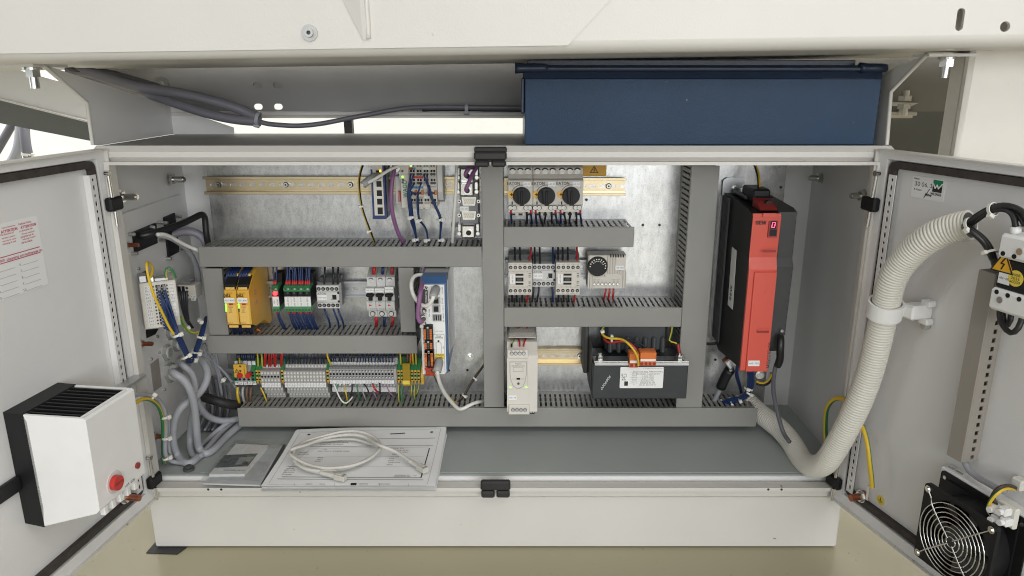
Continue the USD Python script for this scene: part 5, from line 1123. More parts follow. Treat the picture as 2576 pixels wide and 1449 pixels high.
# ================================================================ industrial computer
Yc = 1.295; c = YP - Yc; A = lambda x, y, cc=c: at('D', x, y, cc)
x0 = A(945, 1300)[0]; x1 = A(1270, 700)[0]; zt_ = A(1100, 440)[1]; z0 = at('G', 1100, 445, c)[1]
t = thing('industrial_computer', 'tall narrow white and blue industrial computer with orange plug strips', 'computer', (x0, YP, z0))
t.add('front_plate', MB(PF).prism(Polygon([(x0, z0), (x1 - .004, z0), (x1, z0 + .004), (x1, zt_), (x0, zt_)]), c - .003, c), wplas)
t.add('blue_body', MB(PF).prism_a([(z0 + .003, .03), (z0 + .001, c - .0035), (zt_ + .002, c - .0035), (zt_ + .0115, c - .018), (zt_ + .0115, .03)], x0 + .002, x1 + .003), swg)
t.add('steel_casing', MB(PF).prism_a([(z0 + .012, .0005), (z0 + .012, .0298), (z0 + .03, c - .03), (zt_ + .002, c - .03), (zt_ + .012, c - .045), (zt_ + .012, .0005)], x0 + .004, x1 + .0042), sheetm)
p, q = A(860, 760), A(1028, 460); t.add('brand_panel', MB(PF).box(x0, q[0], p[1], q[1], c + .0001, c + .0006), dark)
t.add('lettering', MB(PF).text('A2', *A(1000, 487, c + .0007), c + .0007, .0062, bold=True).text('AUTOMATA', *A(1008, 640, c + .0007), c + .0007, .0036, rot=math.pi / 2, bold=True), lab)
for (y0, y1) in ((458, 582), (610, 715), (725, 832)):
    p, q = A(1100 if y0 > 500 else 1085, y1), A(1208 if y0 > 500 else 1198, y0)
    s = t.add('network_socket', MB(PF).box(p[0], q[0], p[1], q[1], c + .0001, c + .0030, .0006), sheetm); s.add('socket_opening', MB(PF).box(p[0] + .0022, q[0] - .0030, p[1] + .0018, q[1] - .0018, c + .0031, c + .0034), blk)
a, b = A(1105, 478); t.add('link_led', MB(PF).cyl(a, b, .0016, c + .0034, c + .0042, 10), yled)
p, q = A(1103, 955), A(1228, 855); s = t.add('usb_socket', MB(PF).box(p[0], q[0], p[1], q[1], c + .0001, c + .0024, .0005), sheetm)
for u in (.16, .40, .64, .86): s.add('socket_opening', MB(PF).box(p[0] + (q[0] - p[0]) * u - .0014, p[0] + (q[0] - p[0]) * u + .0014, p[1] + .0016, q[1] - .0016, c + .0025, c + .0028), dark if u != .40 else blk)
def strip(k, xa, ya, xb, yb, rows):
    p, q = at(k, xa, yb, c), at(k, xb, ya, c)
    s = t.add('plug_strip', MB(PF).box(p[0], q[0], p[1], q[1], c + .0001, c + .011, .0012), blk)
    n = rows
    for i in range(n):
        b = p[1] + (q[1] - p[1]) * (.08 + .70 * (i + .5) / n); hh = (q[1] - p[1]) * .70 / n * .40
        for u in (.12, .80): s.add('release_lever', MB(PF).box(p[0] + (q[0] - p[0]) * u - .0022, p[0] + (q[0] - p[0]) * u + .0022, b - hh, b + hh, c + .0111, c + .0135, .0004), orgp)
        s.add('wire_opening', MB(PF).box(p[0] + (q[0] - p[0]) * .46 - .0018, p[0] + (q[0] - p[0]) * .46 + .0018, b - hh, b + hh, c + .0111, c + .0114), dark)
    s.add('jack_screw', MB(PF).cyl((p[0] + q[0]) / 2 - .0006, q[1] - (q[1] - p[1]) * .13, .0019, c + .0111, c + .0125, 12), chrome)
strip('D', 985, 995, 1105, 1205, 6); strip('D', 995, 1208, 1110, 1335, 4); strip('D', 1000, 1340, 1118, 1515, 7); strip('G', 1000, 75, 1122, 320, 9)
p, q = at('G', 1012, 440, c), at('G', 1130, 325, c)
s = t.add('power_plug', MB(PF).box(p[0], q[0], p[1], q[1], c + .0001, c + .013, .0015), M('translucent_red', (.42, .06, .02), .3))
for i in range(3): s.add('clamp_opening', MB(PF).box(p[0] + .0022, q[0] - .008, p[1] + .0022 + i * .006, p[1] + .0052 + i * .006, c + .0131, c + .0134), redd)
a, b = at('G', 1018, 332, c); t.add('red_flag', MB(PF).prism([(a - .003, b + .002), (a + .003, b + .003), (a - .002, b - .004)], c + .0135, c + .014), redb)
plate(t, rect('D', 1132, 1138, 1260, 1068, c + .0006), c + .0002, '=45-A10.2', hmax=.42)
p, q = A(1118, 1500), A(1265, 1142)
t.add('panel_outline', MB(PF).prism(sbox(p[0], p[1] - .06, q[0], q[1]).buffer(-.002).buffer(.002).difference(sbox(p[0], p[1] - .06, q[0], q[1]).buffer(-.0026).buffer(.002)), c + .0001, c + .0003), gink)
p, q = A(1150, 1432), A(1222, 1262)
t.add('card_slot', MB(PF).prism(sbox(p[0], p[1], q[0], q[1]).buffer(-.002).buffer(.002).difference(sbox(p[0], p[1], q[0], q[1]).buffer(-.0026).buffer(.002)), c + .0001, c + .0004), gink)
a, b = A(1183, 1242); t.add('button_hole', MB(PF).cyl(a, b, .0019, c + .0001, c + .0004, 12), blk)
g = MB(PF); g.text('Power', *A(1190, 1170, c), c + .0001, .0022, bold=True); g.text('Interfaces', *A(1192, 1194, c), c + .0001, .0022, bold=True)
for s_, x, y in (('X1: LAN', 1238, 520), ('ETH P2', 1240, 668), ('ETH P1', 1248, 775), ('X3: USB1/2', 1254, 905), ('X5A: CAN', 1052, 845), ('X6: Remote', 968, 1085), ('X5: CAN', 972, 1240), ('X2: Digital IO', 985, 1410), ('SD', 1254, 1335)):
    g.text(s_, *A(x, y, c), c + .0001, .0024, rot=math.pi / 2)
t.add('small_print', g, ink)
plate(t, rect('G', 1132, 228, 1264, 155, c + .001), c + .0005, ['TOUCH', 'PANEL'], mat=ylab, hmax=.66, bold=True)
h = t.add('serial_hood', MB(PF).box(*[v for v in rect('D', 942, 985, 1012, 840, c + .012)], c + .0001, c + .026, .002), chrome); a, b = A(975, 920, c + .026); h.add('cable_bore', MB(PF).cyl(a, b, .0062, c + .0262, c + .029, 16), steel); h.add('bore_hole', MB(PF).cyl(a, b, .0042, c + .0291, c + .0294, 14), dark)
h.add('upper_clamp', MB(PF).box(*[v for v in rect('D', 948, 835, 1015, 765, c + .012)], c + .002, c + .018, .003), chrome); a, b = A(945, 1025, c + .01); h.add('thumb_screw', MB(PF).cyl(a, b, .0036, c + .001, c + .014, 14), steel)
cable('signal_cable', 'purple cable looping down to the metal plug at the left of the white computer', 'cable', P_('D', [(1030, 170, 1.40), (985, 260, 1.36), (950, 420, 1.30), (925, 560, 1.268), (905, 700, 1.262), (892, 830, 1.262), (900, 925, 1.262), (930, 968, 1.263), (958, 950, 1.268)]), .0066, pur)
cable('patch_plug', 'grey patch plug in the top network socket of the white computer', 'plug', P_('D', [(1150, 500, 1.290), (1128, 540, 1.272), (1112, 590, 1.262), (1108, 625, 1.258)]), .0078, mgrey, n=12)
cable('patch_cable', 'white patch cable looping from the top socket of the white computer into the duct above', 'cable', P_('D', [(1112, 600, 1.256), (1085, 670, 1.256), (1020, 735, 1.262), (930, 720, 1.270), (845, 620, 1.282), (795, 480, 1.295), (815, 350, 1.312), (890, 300, 1.328), (1000, 310, 1.335), (1110, 335, 1.338), (1220, 300, 1.35), (1300, 220, 1.375), (1330, 150, 1.40)]), .0056, whw)
cable('patch_plug', 'grey patch plug in the lower socket of the white computer under the yellow label', 'plug', P_('G', [(1190, 265, 1.290), (1185, 320, 1.276), (1172, 370, 1.268), (1162, 410, 1.264)]), .0080, mgrey, n=12)
cable('patch_cable', 'white printed cable sweeping from the white computer across the bottom duct', 'cable', P_('G', [(1165, 400, 1.264), (1185, 520, 1.275), (1240, 660, 1.30), (1330, 800, 1.33), (1420, 900, 1.352), (1490, 945, 1.362), (1570, 920, 1.368), (1680, 865, 1.38), (1790, 838, 1.40), (1840, 835, 1.41)]), .0056, whw)
a, b = at('G', 1215, 255, c + .001); t.add('link_led', MB(PF).cyl(a, b, .0012, c + .0007, c + .002, 10), yled)
striped('wire', 'black and yellow power wire from the red plug of the computer into the duct', P_('G', [(1085, 385, 1.28), (1120, 460, 1.29), (1190, 600, 1.32), (1300, 730, 1.37), (1400, 840, 1.40), (1450, 860, 1.41)]), .0026, blue, yel)
striped('wire', 'dark green and yellow earth wire slanting from the central duct into the bottom duct', P_('G', [(1850, 290, 1.43), (1760, 410, 1.425), (1680, 520, 1.42), (1600, 650, 1.415), (1540, 760, 1.41), (1470, 835, 1.41), (1420, 850, 1.42)]), .0038, bcab, yel)
tie(wp('G', 1700, 500, 1.421), (.6, 0, .8), .0045, 'white tie at the upper part of the slanting earth wire', (1, -.6, -.7)); tie(wp('G', 1545, 745, 1.41), (.5, 0, .8), .0045, 'white tie at the lower part of the slanting earth wire', (1, -.6, -.6))

# ================================================================ terminal row at lower left
c3 = .055
def tprof(k='multi'):
    if k == 'multi': return [(-.0590, .016), (-.0590, .029), (-.0440, .030), (-.0430, .041), (-.0270, .042), (-.0255, .051), (-.0130, .053), (-.0120, c3), (.0112, c3), (.0122, .050), (.0126, .040), (.0200, .038), (.0225, .016)]
    if k == 'feed': return [(-.0430, .016), (-.0430, .035), (-.0225, .037), (-.0190, .048), (-.0080, .053), (-.0060, .054), (.0160, .054), (.0180, .048), (.0185, .034), (.0300, .030), (.0300, .016)]
    return [(-.0190, .016), (-.0190, .040), (-.0120, .050), (.0120, .050), (.0190, .040), (.0290, .030), (.0290, .016)]
zc = at('E', 1500, 480, c3)[1]
pitch = (at('E', 1818, 480, c3)[0] - at('E', 1222, 480, c3)[0]) / 13
def terminal(name, label, group, a0, w, kind, cols, tx=None):
    t = thing(name, label, 'terminal', (a0, YP, zc), group)
    t.add('body', MB(PF).prism_a([(zc + b, q) for b, q in tprof(kind)], a0 + .00015, a0 + w - .00025), cols[0])
    m = a0 + w / 2; r = w * .30
    if kind == 'multi':
        for b, q, mt in ((.0074, c3, cream), (-.0080, c3, cream), (-.0335, .0418, cream), (-.0500, .0298, cream), (.0165, .0392, cream)):
            t.add('clamp_screw', MB(PF).cyl(m, zc + b, r, q - .002, q + .0004, 10), mt)
        t.add('bridge_socket', MB(PF).cyl(m, zc - .0002, r * 1.15, c3 - .001, c3 + .0008, 10), cols[1])
        t.add('marker', MB(PF).box(m - w * .44, m + w * .44, zc - .0240, zc - .0148, .0525, .0545), lab)
    elif kind == 'feed':
        for b in (.0122, -.0018): t.add('clamp_opening', MB(PF).cyl(m, zc + b, r * 1.05, .0541, .0545, 10), blk); t.add('clamp_screw', MB(PF).cyl(m + r * .3, zc + b - r * .25, r * .7, .0546, .0549, 8), cream)
        t.add('bridge_slot', MB(PF).box(m - r, m + r, zc + .0030, zc + .0072, .0541, .0544), blk); t.add('clamp_screw', MB(PF).cyl(m, zc - .0265, r, .0358, .0372, 10), lgrey)
        t.add('marker', MB(PF).box(m - w * .46, m + w * .46, zc - .0165, zc - .0090, .0525, .0538), lab); t.add('marker', MB(PF).box(m - w * .46, m + w * .46, zc - .0410, zc - .0315, .0365, .0378), lab)
        t.add('rear_marker', MB(PF).box(m - w * .44, m + w * .44, zc + .0185, zc + .0245, .0325, .036), lgrey)
    else:
        for b, mt in ((.0075, cols[1]), (-.0075, cols[1])):
            t.add('clamp_block', MB(PF).box(a0 + w * .12, a0 + w * .88, zc + b - .0048, zc + b + .0048, .0501, .0520, .0006), mt); t.add('clamp_opening', MB(PF).cyl(m, zc + b, r, .0521, .0524, 12), blk)
        t.add('bridge_opening', MB(PF).cyl(m, zc, r * .9, .0501, .0505, 10), blk)
        t.add('foot_stripe', MB(PF).box(a0 + w * .1, a0 + w * .5, zc - .0188, zc - .0125, .041, .0462), cols[2])
    return t
def run(first, n, a0, w, labels, group, extra):
    for i in range(n):
        l = labels(i)
        if i == 0: stage.GetPrimAtPath(first.path).SetCustomDataByKey('label', l); continue
        dup(first, first.loc + np.array([w * i, 0, 0]), l, group)
def ordn(i, n, what): return f'{what}, ' + (['first', 'second', 'third', 'fourth', 'fifth', 'sixth', 'seventh', 'eighth', 'ninth', 'tenth', 'eleventh', 'twelfth', 'thirteenth', 'fourteenth', 'fifteenth', 'sixteenth', 'seventeenth', 'eighteenth', 'nineteenth'][i] if i < n - 1 else 'last') + ' from left'
# a) feed terminals under the orange shield
wa = at('E', 600, 520, .05)[0] - at('E', 520, 520, .05)[0]
xa = at('E', 508, 520, .05)[0]; wa = (at('E', 822, 520, .05)[0] - xa) / 5
tl = ('PE', '1L1', '1L2', '1L3', 'PE')
for i in range(5):
    pe = i in (0, 4)
    t = terminal('feed_terminal', ('green', 'first grey', 'second grey', 'third grey', 'green and yellow')[i] + ' feed terminal beside the orange shield, marked ' + ('with an earth sign', 'L1', 'L2', 'L3', 'with an earth sign')[i], 'feed terminals at the left end', xa + wa * i, wa, 'pe', (grnp, grnp, yelp) if pe else (tgrey, tgrey, tgrey))
    plate(t, (xa + wa * (i + .08), xa + wa * (i + .92), zc - .0215, zc - .0125), .0465, tl[i], rot=0 if pe else math.pi / 2, hmax=.4, th=.0012)
    t.add('top_marker', MB(PF).box(xa + wa * (i + .15), xa + wa * (i + .85), zc + .0195, zc + .0275, .036, .040), lab)
r = rect('E', 520, 490, 682, 308, .060)
sh = thing('touch_shield', 'orange yellow shield plate with warning triangle over the feed terminals', 'shield plate', (r[0], YP, r[2]))
hs = [at('E', 600, y, .06) for y in (336, 402)]
sh.add('plate', MB(PF).prism(sbox(*[r[0], r[2], r[1], r[3]]).buffer(-.0015).buffer(.0015).difference(unary_union([Point(h).buffer(.0026) for h in hs])), .0580, .0600), yelp); a, b = at('E', 553, 402, .06)
sh.add('warning_symbol', MB(PF).prism(tri(a, b - .001, .0052).difference(tri(a, b - .0012, .0036)), .0601, .0604).box(a - .0004, a + .0004, b - .0022, b + .0012, .0601, .0604), ink); sh.add('lettering', MB(PF).text('Fremdspannung', *at('E', 658, 395, .06), .0601, .0020, rot=math.pi / 2), ink)
for x in (598, 716):
    a, b = at('E', x, 464, .061); single('red_bridge_cap', 'round red cap on the ' + ('orange shield' if x < 650 else 'third grey feed terminal'), 'cap', MB(PF).cyl(a, b, .0056, .0535 if x > 650 else .0601, .0640, 16), redb, 40)
# b) earth blocks and grey multi level terminals
def earth_run(x_, n, w, labs, group='yellow and green earth terminals'):
    t0 = terminal('earth_terminal', labs[0], group, x_, w, 'pe', (grnp, yelp, yelp))
    for i in range(1, n): dup(t0, t0.loc + np.array([w * i, 0, 0]), labs[i], group)
    return t0
we = .0052 * 1.25
xb = at('E', 826, 500, .05)[0]; xc = at('E', 892, 480, c3)[0]
earth_run(xb, 2, (xc - xb) / 2, ['earth terminal directly right of the feed terminals', 'earth terminal directly left of the six grey terminals'])
g6 = terminal('multi_level_terminal', '', 'six grey terminals', xc, pitch, 'multi', (tgrey, blk)); run(g6, 6, xc, pitch, lambda i: ordn(i, 6, 'grey stepped terminal in the block of six'), 'block of six grey terminals', None)
xd = xc + pitch * 6 + .0003; xg = at('E', 1222, 480, c3)[0]
earth_run(xd, 1, xg - xd - .0003, ['single earth terminal between the two grey stepped blocks'])
g13 = terminal('multi_level_terminal', '', 'block of thirteen grey terminals', xg, pitch, 'multi', (tgrey, cream)); run(g13, 13, xg, pitch, lambda i: ordn(i, 13, 'grey stepped terminal with pale plugs in the block of thirteen'), 'block of thirteen grey terminals', None)
xh = xg + pitch * 13 + .0003; xi = at('E', 1862, 480, c3)[0] + .001
earth_run(xh, 1, max(.004, xi - xh - .0003), ['single earth terminal between the stepped block and the long sensor block'])
xj = at('G', 545, 450, c3)[0]; n20 = 20; pw_ = (xj - xi) / n20
f20 = terminal('sensor_terminal', '', 'long block of sensor terminals', xi, pw_, 'feed', (mgrey, blk)); run(f20, 20, xi, pw_, lambda i: ordn(i, 20, 'darker grey sensor terminal in the long block'), 'long block of sensor terminals', None)
single('end_plate', 'grey end plate right of the long sensor terminal block', 'end plate', MB(PF).prism_a([(zc + b * 1.05, q + .001) for b, q in tprof('feed')], xj + .0003, xj + .0055), tgrey)
xk = at('G', 592, 450, .05)[0]; xl = at('G', 925, 450, .05)[0]; wk = (xl - xk) / 7
earth_run(xk, 7, wk, ['right earth block, ' + s for s in ('first terminal beside the end plate', 'second terminal, left of the clear cover', 'third terminal under the clear yellow cover, left half', 'fourth terminal under the clear yellow cover, right half', 'fifth terminal, right of the clear cover', 'sixth terminal from its left', 'last terminal at the right end')])
single('end_bracket', 'yellow end bracket closing the right earth terminal block', 'end bracket', MB(PF).prism_a([(zc - .022, .016), (zc - .022, .044), (zc - .006, .048), (zc + .004, .046), (zc + .014, .036), (zc + .020, .016)], xl + .0003, xl + .006), yelp)
r = rect('G', 680, 610, 775, 290, .056); single('clear_cover', 'transparent amber cover over the middle of the right earth block', 'cover', MB(PF).box(r[0], r[1], r[2], r[3], .0540, .0585, .0008), amber)
r = rect('G', 672, 595, 770, 540, .060); single('strip_label', 'yellow marking strip at the foot of the amber cover', 'label strip', MB(PF).box(r[0], r[1], r[2], r[3], .0588, .0594).text('PE', (r[0] + r[1]) / 2, (r[2] + r[3]) / 2, .0590, .003), ylab)
# marker print and plugs
mk = thing('marker_print', 'tiny printed numbers on the white markers of the terminal row', 'marker print', (xc, YP, zc), kind='stuff')
g = MB(PF); j = 0
for x_, n, w, bs in ((xc, 6, pitch, ((-.0195, .0546),)), (xg, 13, pitch, ((-.0195, .0546),)), (xi, 20, pw_, ((-.0128, .0539), (-.0363, .0379)))):
    for i in range(n):
        for bq, q in bs:
            if q == .0379 or i % 3 != 1 or n < 20: g.text(str((221 + i) if q == .0379 else (10 + j % 50)), x_ + w * (i + .5), zc + bq, q, .0024, rot=math.pi / 2); j += 1
mk.add('numbers', g, gink, kind='stuff')
for i in (2, 3, 4, 15 - 7, 9, 11, 14): 
    a = xg + pitch * (i * .78 + .5); single('wire_plug', 'small white and grey plug tips sticking out under the block of thirteen', 'plug', MB(PF).box(a - .0014, a + .0014, zc - .0650, zc - .0592, .022, .026, .0005), wplas if i % 3 == 0 else lgrey, group='plug tips under the thirteen terminals')
# wires from the duct above
def drops(k, xs, y0, y1, Y0, Y1, mats, r, label, group, dx=10):
    for i, x in enumerate(xs):
        m = mats[i % len(mats)]; o = rng.uniform(-dx, dx)
        cable('wire', label, 'wire', P_(k, [(x + o * 1.6, y0, Y0), (x + o, (y0 * 2 + y1) / 3, Y0 + (Y1 - Y0) * .2 - .006), (x + o * .3, (y0 + 2 * y1) / 3, Y0 + (Y1 - Y0) * .7 - .006), (x, y1, Y1)]), r, m, group, 6)
drops('E', [945, 960, 1010, 1035, 1088, 1104, 1180, 1198], 120, 360, 1.41, 1.425, [redw], .0018, 'red wires dropping from the duct into the six grey terminals', 'red wires above the six grey terminals', 18)
drops('E', [1255 + 42 * i for i in range(14)], 120, 345, 1.42, 1.43, [blue, bwire, bwire], .0012, 'thin blue wires dropping into the block of thirteen terminals', 'blue wires above the block of thirteen', 26)
drops('E', [1880 + 31 * i for i in range(12)], 120, 330, 1.425, 1.432, [blue, bwire, bwire], .0012, 'thin blue wires dropping into the left part of the long sensor block', 'blue wires above the sensor block, left', 22)
drops('G', [20 + 42 * i for i in range(13)], 100, 320, 1.42, 1.43, [blue, bwire, blue], .0012, 'thin blue wires dropping into the right part of the long sensor block', 'blue wires above the sensor block, right', 24)
drops('E', [560 + 22 * i for i in range(12)], 140, 320, 1.43, 1.435, [bwire, bwire, blue], .0022, 'black wires dropping behind the orange shield', 'black wires above the feed terminals', 10)
for k, x, y0, y1 in (('E', 862, 130, 330), ('E', 920, 130, 330), ('G', 650, 90, 300), ('G', 825, 90, 300), ('G', 868, 90, 300), ('E', 605, 220, 330)):
    striped('wire', f'yellow-green earth wires entering the terminal row from above', P_(k, [(x - 14, y0, 1.42), (x - 6, (y0 + y1) / 2, 1.412), (x, y1, 1.42)]), .0022, group='earth wires above the terminal row')
for x, m in ((745, brw), (790, orgp)): cable('wire', ('brown' if m is brw else 'orange') + ' wire dropping into the amber covered earth block', 'wire', P_('G', [(x, 90, 1.42), (x - 4, 200, 1.415), (x - 8, 290, 1.42)]), .0022, m, n=6)
cable('wire', 'bright yellow wire bending into the earth terminal right of the thirteen', 'wire', P_('E', [(1835, 120, 1.40), (1850, 210, 1.395), (1882, 280, 1.402), (1888, 315, 1.41)]), .0024, yel)
# wires below
for x, m, o, l in ((565, yel, 30, 'thick yellow earth wire curving below the orange shield'), (640, gcab, 28, 'thick grey wire below the orange shield'), (760, brw, -20, 'thick brown wire below the feed terminals'), (700, brw, 10, 'second brown wire below the feed terminals, behind')):
    cable('wire', l, 'wire', P_('E', [(x, 635, 1.408), (x - 10 + o * .2, 730, 1.402), (x + o * .6, 830, 1.408), (x + o * 1.2, 900, 1.42)]), .0036, m)
for k, pts in (('G', [(622, 600, 1.41), (615, 700, 1.402), (625, 830, 1.405), (645, 885, 1.412), (660, 830, 1.405), (655, 720, 1.402), (672, 610, 1.41)]), ('G', [(805, 600, 1.41), (800, 690, 1.405), (795, 755, 1.42)]), ('G', [(850, 600, 1.41), (840, 700, 1.402), (850, 790, 1.408), (875, 825, 1.425)]), ('G', [(910, 600, 1.41), (890, 690, 1.405), (855, 740, 1.42)]), ('E', [(895, 640, 1.41), (935, 720, 1.405), (975, 820, 1.41), (998, 885, 1.43)]), ('E', [(1260, 790, 1.43), (1250, 840, 1.43), (1225, 875, 1.44)])):
    striped('wire', 'yellow-green earth wires looping below the terminal row into the duct', P_(k, pts), .0023, group='earth wires below the terminal row')
for i, (k, pts, m, r_) in enumerate((('E', [(1938, 590, 1.40), (1975, 680, 1.395), (2030, 800, 1.385), (2095, 860, 1.385), (2150, 835, 1.39), (2200, 770, 1.40)], whw, .0017), ('E', [(2085, 610, 1.40), (2105, 700, 1.39), (2125, 800, 1.395), (2140, 890, 1.42)], yel, .0014), ('E', [(2205, 590, 1.40), (2195, 680, 1.395), (2170, 800, 1.40), (2200, 880, 1.42)], bwire, .0018), ('E', [(1990, 590, 1.40), (1985, 700, 1.395), (2040, 810, 1.39), (2110, 845, 1.392)], grn, .0014),
                                  ('G', [(18, 590, 1.40), (35, 700, 1.395), (60, 780, 1.40), (85, 830, 1.42)], grn, .0014), ('G', [(70, 590, 1.40), (100, 690, 1.395), (135, 780, 1.40), (148, 830, 1.42)], gcab, .0014), ('G', [(245, 580, 1.40), (265, 640, 1.393), (300, 690, 1.395), (330, 700, 1.40)], redw, .0019), ('G', [(345, 575, 1.40), (348, 650, 1.395), (350, 720, 1.40)], bwire, .0017), ('G', [(245, 690, 1.41), (275, 740, 1.40), (300, 800, 1.41), (305, 850, 1.43)], pinkw, .0013), ('G', [(440, 590, 1.40), (470, 680, 1.395), (520, 745, 1.40), (575, 765, 1.42)], pinkw, .0013), ('G', [(125, 590, 1.40), (160, 640, 1.395), (185, 700, 1.40)], bwire, .0016))):
    cable('wire', ['white', 'yellow', 'black', 'green', 'bright green', 'grey', 'red', 'short black', 'pale violet', 'violet', 'tiny black'][i] + ' thin sensor wire hanging below the long terminal block' + ['', '', ' left', ' looping', '', '', '', ' middle', ' low', ' at right', ' middle left'][i], 'wire', P_(k, pts), r_, m, n=6)
for k, x in (('E', 1940), ('E', 1985), ('E', 2025), ('E', 2082), ('E', 2170), ('G', 18), ('G', 68), ('G', 242), ('G', 345), ('G', 437)):
    a, b = at(k, x, 585 if k == 'E' else 572, .055); single('wire_ferrule', 'white wire collars below the white markers of the sensor block', 'ferrule', MB(PF).box(a - .0014, a + .0014, b - .0028, b + .0028, .052, .056, .0005), wplas, group='white collars under the sensor markers')
# ================================================================ left wall terminal modules
y0, y1, zt_, zb_, c = 0., .059, .498, .4128, 0.
TM = Fr((XL + .018, 1.252, 0), (.8766, .4812, 0), (0, 0, 1), (.4812, -.8766, 0))
t = thing('connector_module', 'cream wire terminal module with two columns of numbered labels on the left wall', 'connector module', TM.pt((y0, zb_, 0)))
t.add('housing', MB(TM).box(y0, y1, zb_, zt_, -.032, c, .0012), cream)
t.add('top_clamp', MB(TM).box(y0 + .001, y0 + .013, zt_ + .0004, zt_ + .013, -.028, -.003, .001).box(y0 + .026, y1 - .012, zt_ + .0004, zt_ + .005, -.028, -.004), sheetm)
t.add('earth_clamp', MB(TM).box(y0 + .0145, y0 + .0245, zt_ + .0005, zt_ + .011, -.012, .001, .001).cyl(y0 + .0195, zt_ + .006, .0032, .0011, .003, 12), chrome)
L1 = ('1L-', '2L+', '4L+', '222', '223', '232', '233', '236', '237', '242', '243', '355'); R1 = ('700', '701', '702', '703', '751', '752', '', '', '', '', '', '')
n = 12; H_ = (zt_ - zb_); W_ = y1 - y0
for i in range(n):
    zc_ = zt_ - H_ * (.06 + .88 * (i + .5) / n) ; h = H_ * .88 / n * .82 / 2
    plate(t, (y0 + W_ * .115, y0 + W_ * .28, zc_ - h, zc_ + h), c + .0001, L1[i], TM, hmax=.62)
    if i < 10: plate(t, (y0 + W_ * .80, y0 + W_ * .93, zc_ - h, zc_ + h), c + .0001, R1[i] or None, TM, hmax=.62)
    t.add('clamp_screw', MB(TM).cyl(y0 + W_ * .37, zc_, h * .6, c + .0001, c + .0006, 10), dark); t.add('clamp_screw', MB(TM).cyl(y0 + W_ * .745, zc_, h * .6, c + .0001, c + .0006, 10), dark)
    for u in (.49, .64): t.add('wire_opening', MB(TM).box(y0 + W_ * u - .0036, y0 + W_ * u + .0036, zc_ - h * .95, zc_ + h * .95, c + .0001, c + .0005), blk)
    for u in (.49, .64):
        if i == 11 and u > .6: continue
        o = TM.pt((y0 + W_ * u, zc_, c)); q = TM.pt((y0 + W_ * u + .001, zc_ - .006, c + .008))
        single('ferrule', 'grey ferrules plugged into the cream wall terminal module', 'ferrule', MB().tube([o, (o + q) / 2 + [0.002, 0, .001], q], .0023, 7), gcab, True, 'grey ferrules in the wall terminal module')
        k = rng.uniform(-1, 1); e1 = wp('N', 470 + k * 12 - 10 * (u < .6), 200, 1.24); e2 = wp('N', 545 + k * 16, 370, 1.265 + .006 * k); e3 = wp('N', 565 + k * 16, 440, 1.29)
        q2 = q + (TM.pt((y0 + W_ * .72, zb_ + .01, c + .016)) - q) * .5 + [.006, 0, -.01]
        cable('wire', 'dark blue wires gathered from the wall terminal module into a tied bundle', 'wire', [q, q2, e1, (e1 + e2) / 2 + [.001 * k, 0, 0], e2, e3], .0029, blue, 'blue wires of the wall terminal module', 7)
for i in range(10):
    k = rng.uniform(-1, 1)
    cable('wire', 'dark blue wires rising behind the tied loop towards the duct', 'wire', P_('N', [(565 + 14 * k, 440, 1.29), (600 + 14 * k, 400, 1.31), (625 + 14 * k, 330, 1.325), (660 + 14 * k, 230, 1.345), (690 + 10 * k, 120, 1.37), (705, 60, 1.40)]), .0032, blue if i < 7 else bwire, 'blue wires behind the tied loop', 7)
for x, y, Y, ax, r_, l in ((472, 208, 1.243, (.35, 0, -1), .0125, 'white tie round the top of the blue wire bundle on the left wall'), (545, 385, 1.27, (.5, .1, -1), .0135, 'white tie near the bend of the blue wire bundle'), (600, 400, 1.312, (.4, 0, 1), .0125, 'white tie at the lowest bend of the blue bundle'), (630, 350, 1.325, (.3, 0, 1), .0125, 'white tie right of the bend of the blue bundle'), (668, 220, 1.345, (.25, 0, 1), .0115, 'grey white tie on the rising part of the blue bundle'), (655, 90, 1.36, (.4, 0, 1), .006, 'white tie up by the short vertical duct'), (545, 155, 1.33, (.5, 0, -1), .006, 'white tie on the black and green wires behind the blue bundle')):
    tie(wp('N', x, y, Y), ax, r_, l, (1, -.8, .3), .004)
striped('wire', 'long yellow earth wire looping over the wall terminal module', [TM.pt((y0 + .0195, zt_ + .010, .004))] + P_('M', [(525, 850, 1.25), (480, 785, 1.235), (455, 800, 1.21), (465, 900, 1.205), (500, 1050, 1.205), (560, 1220, 1.21), (640, 1380, 1.22)]) + P_('N', [(400, 150, 1.232), (440, 205, 1.24)]), .0030, yel, yel)
striped('wire', 'short green and yellow earth wire bridging above the wall terminal module', P_('M', [(690, 970, 1.25), (685, 880, 1.25), (720, 840, 1.25), (770, 880, 1.255), (805, 970, 1.26)]), .0028, grn, yel)
T2 = Fr((XL + .018, 1.394, 0), (1, 0, 0), (0, 0, 1), (0, -1, 0)); q0, q1 = at('M', 828, 1085, 0, T2), at('M', 1060, 1238, 0, T2)
t = thing('connector_module', 'smaller cream wall terminal module behind the numbered one', 'connector module', T2.pt((q0[0], q1[1], 0)))
zt2, zb2, ya, ye = q0[1] + .004, q1[1] + .003, q0[0], q1[0]; wy = ye - ya
t.add('housing', MB(T2).box(ya, ye, zb2, zt2, -.03, 0, .001), cream); t.add('top_clamp', MB(T2).box(ya + .004, ya + .024, zt2 + .0004, zt2 + .006, -.028, -.004, .001), sheetm)
for i in range(3):
    z_ = zt2 - (zt2 - zb2) * (.2 + .27 * i)
    for u in (.10, .32): t.add('wire_opening', MB(T2).box(ya + wy * u - .0030, ya + wy * u + .0030, z_ - .0040, z_ + .0040, .0001, .0005), blk)
    t.add('clamp_screw', MB(T2).cyl(ya + wy * .53, z_, .0026, .0001, .0006, 10), dark)
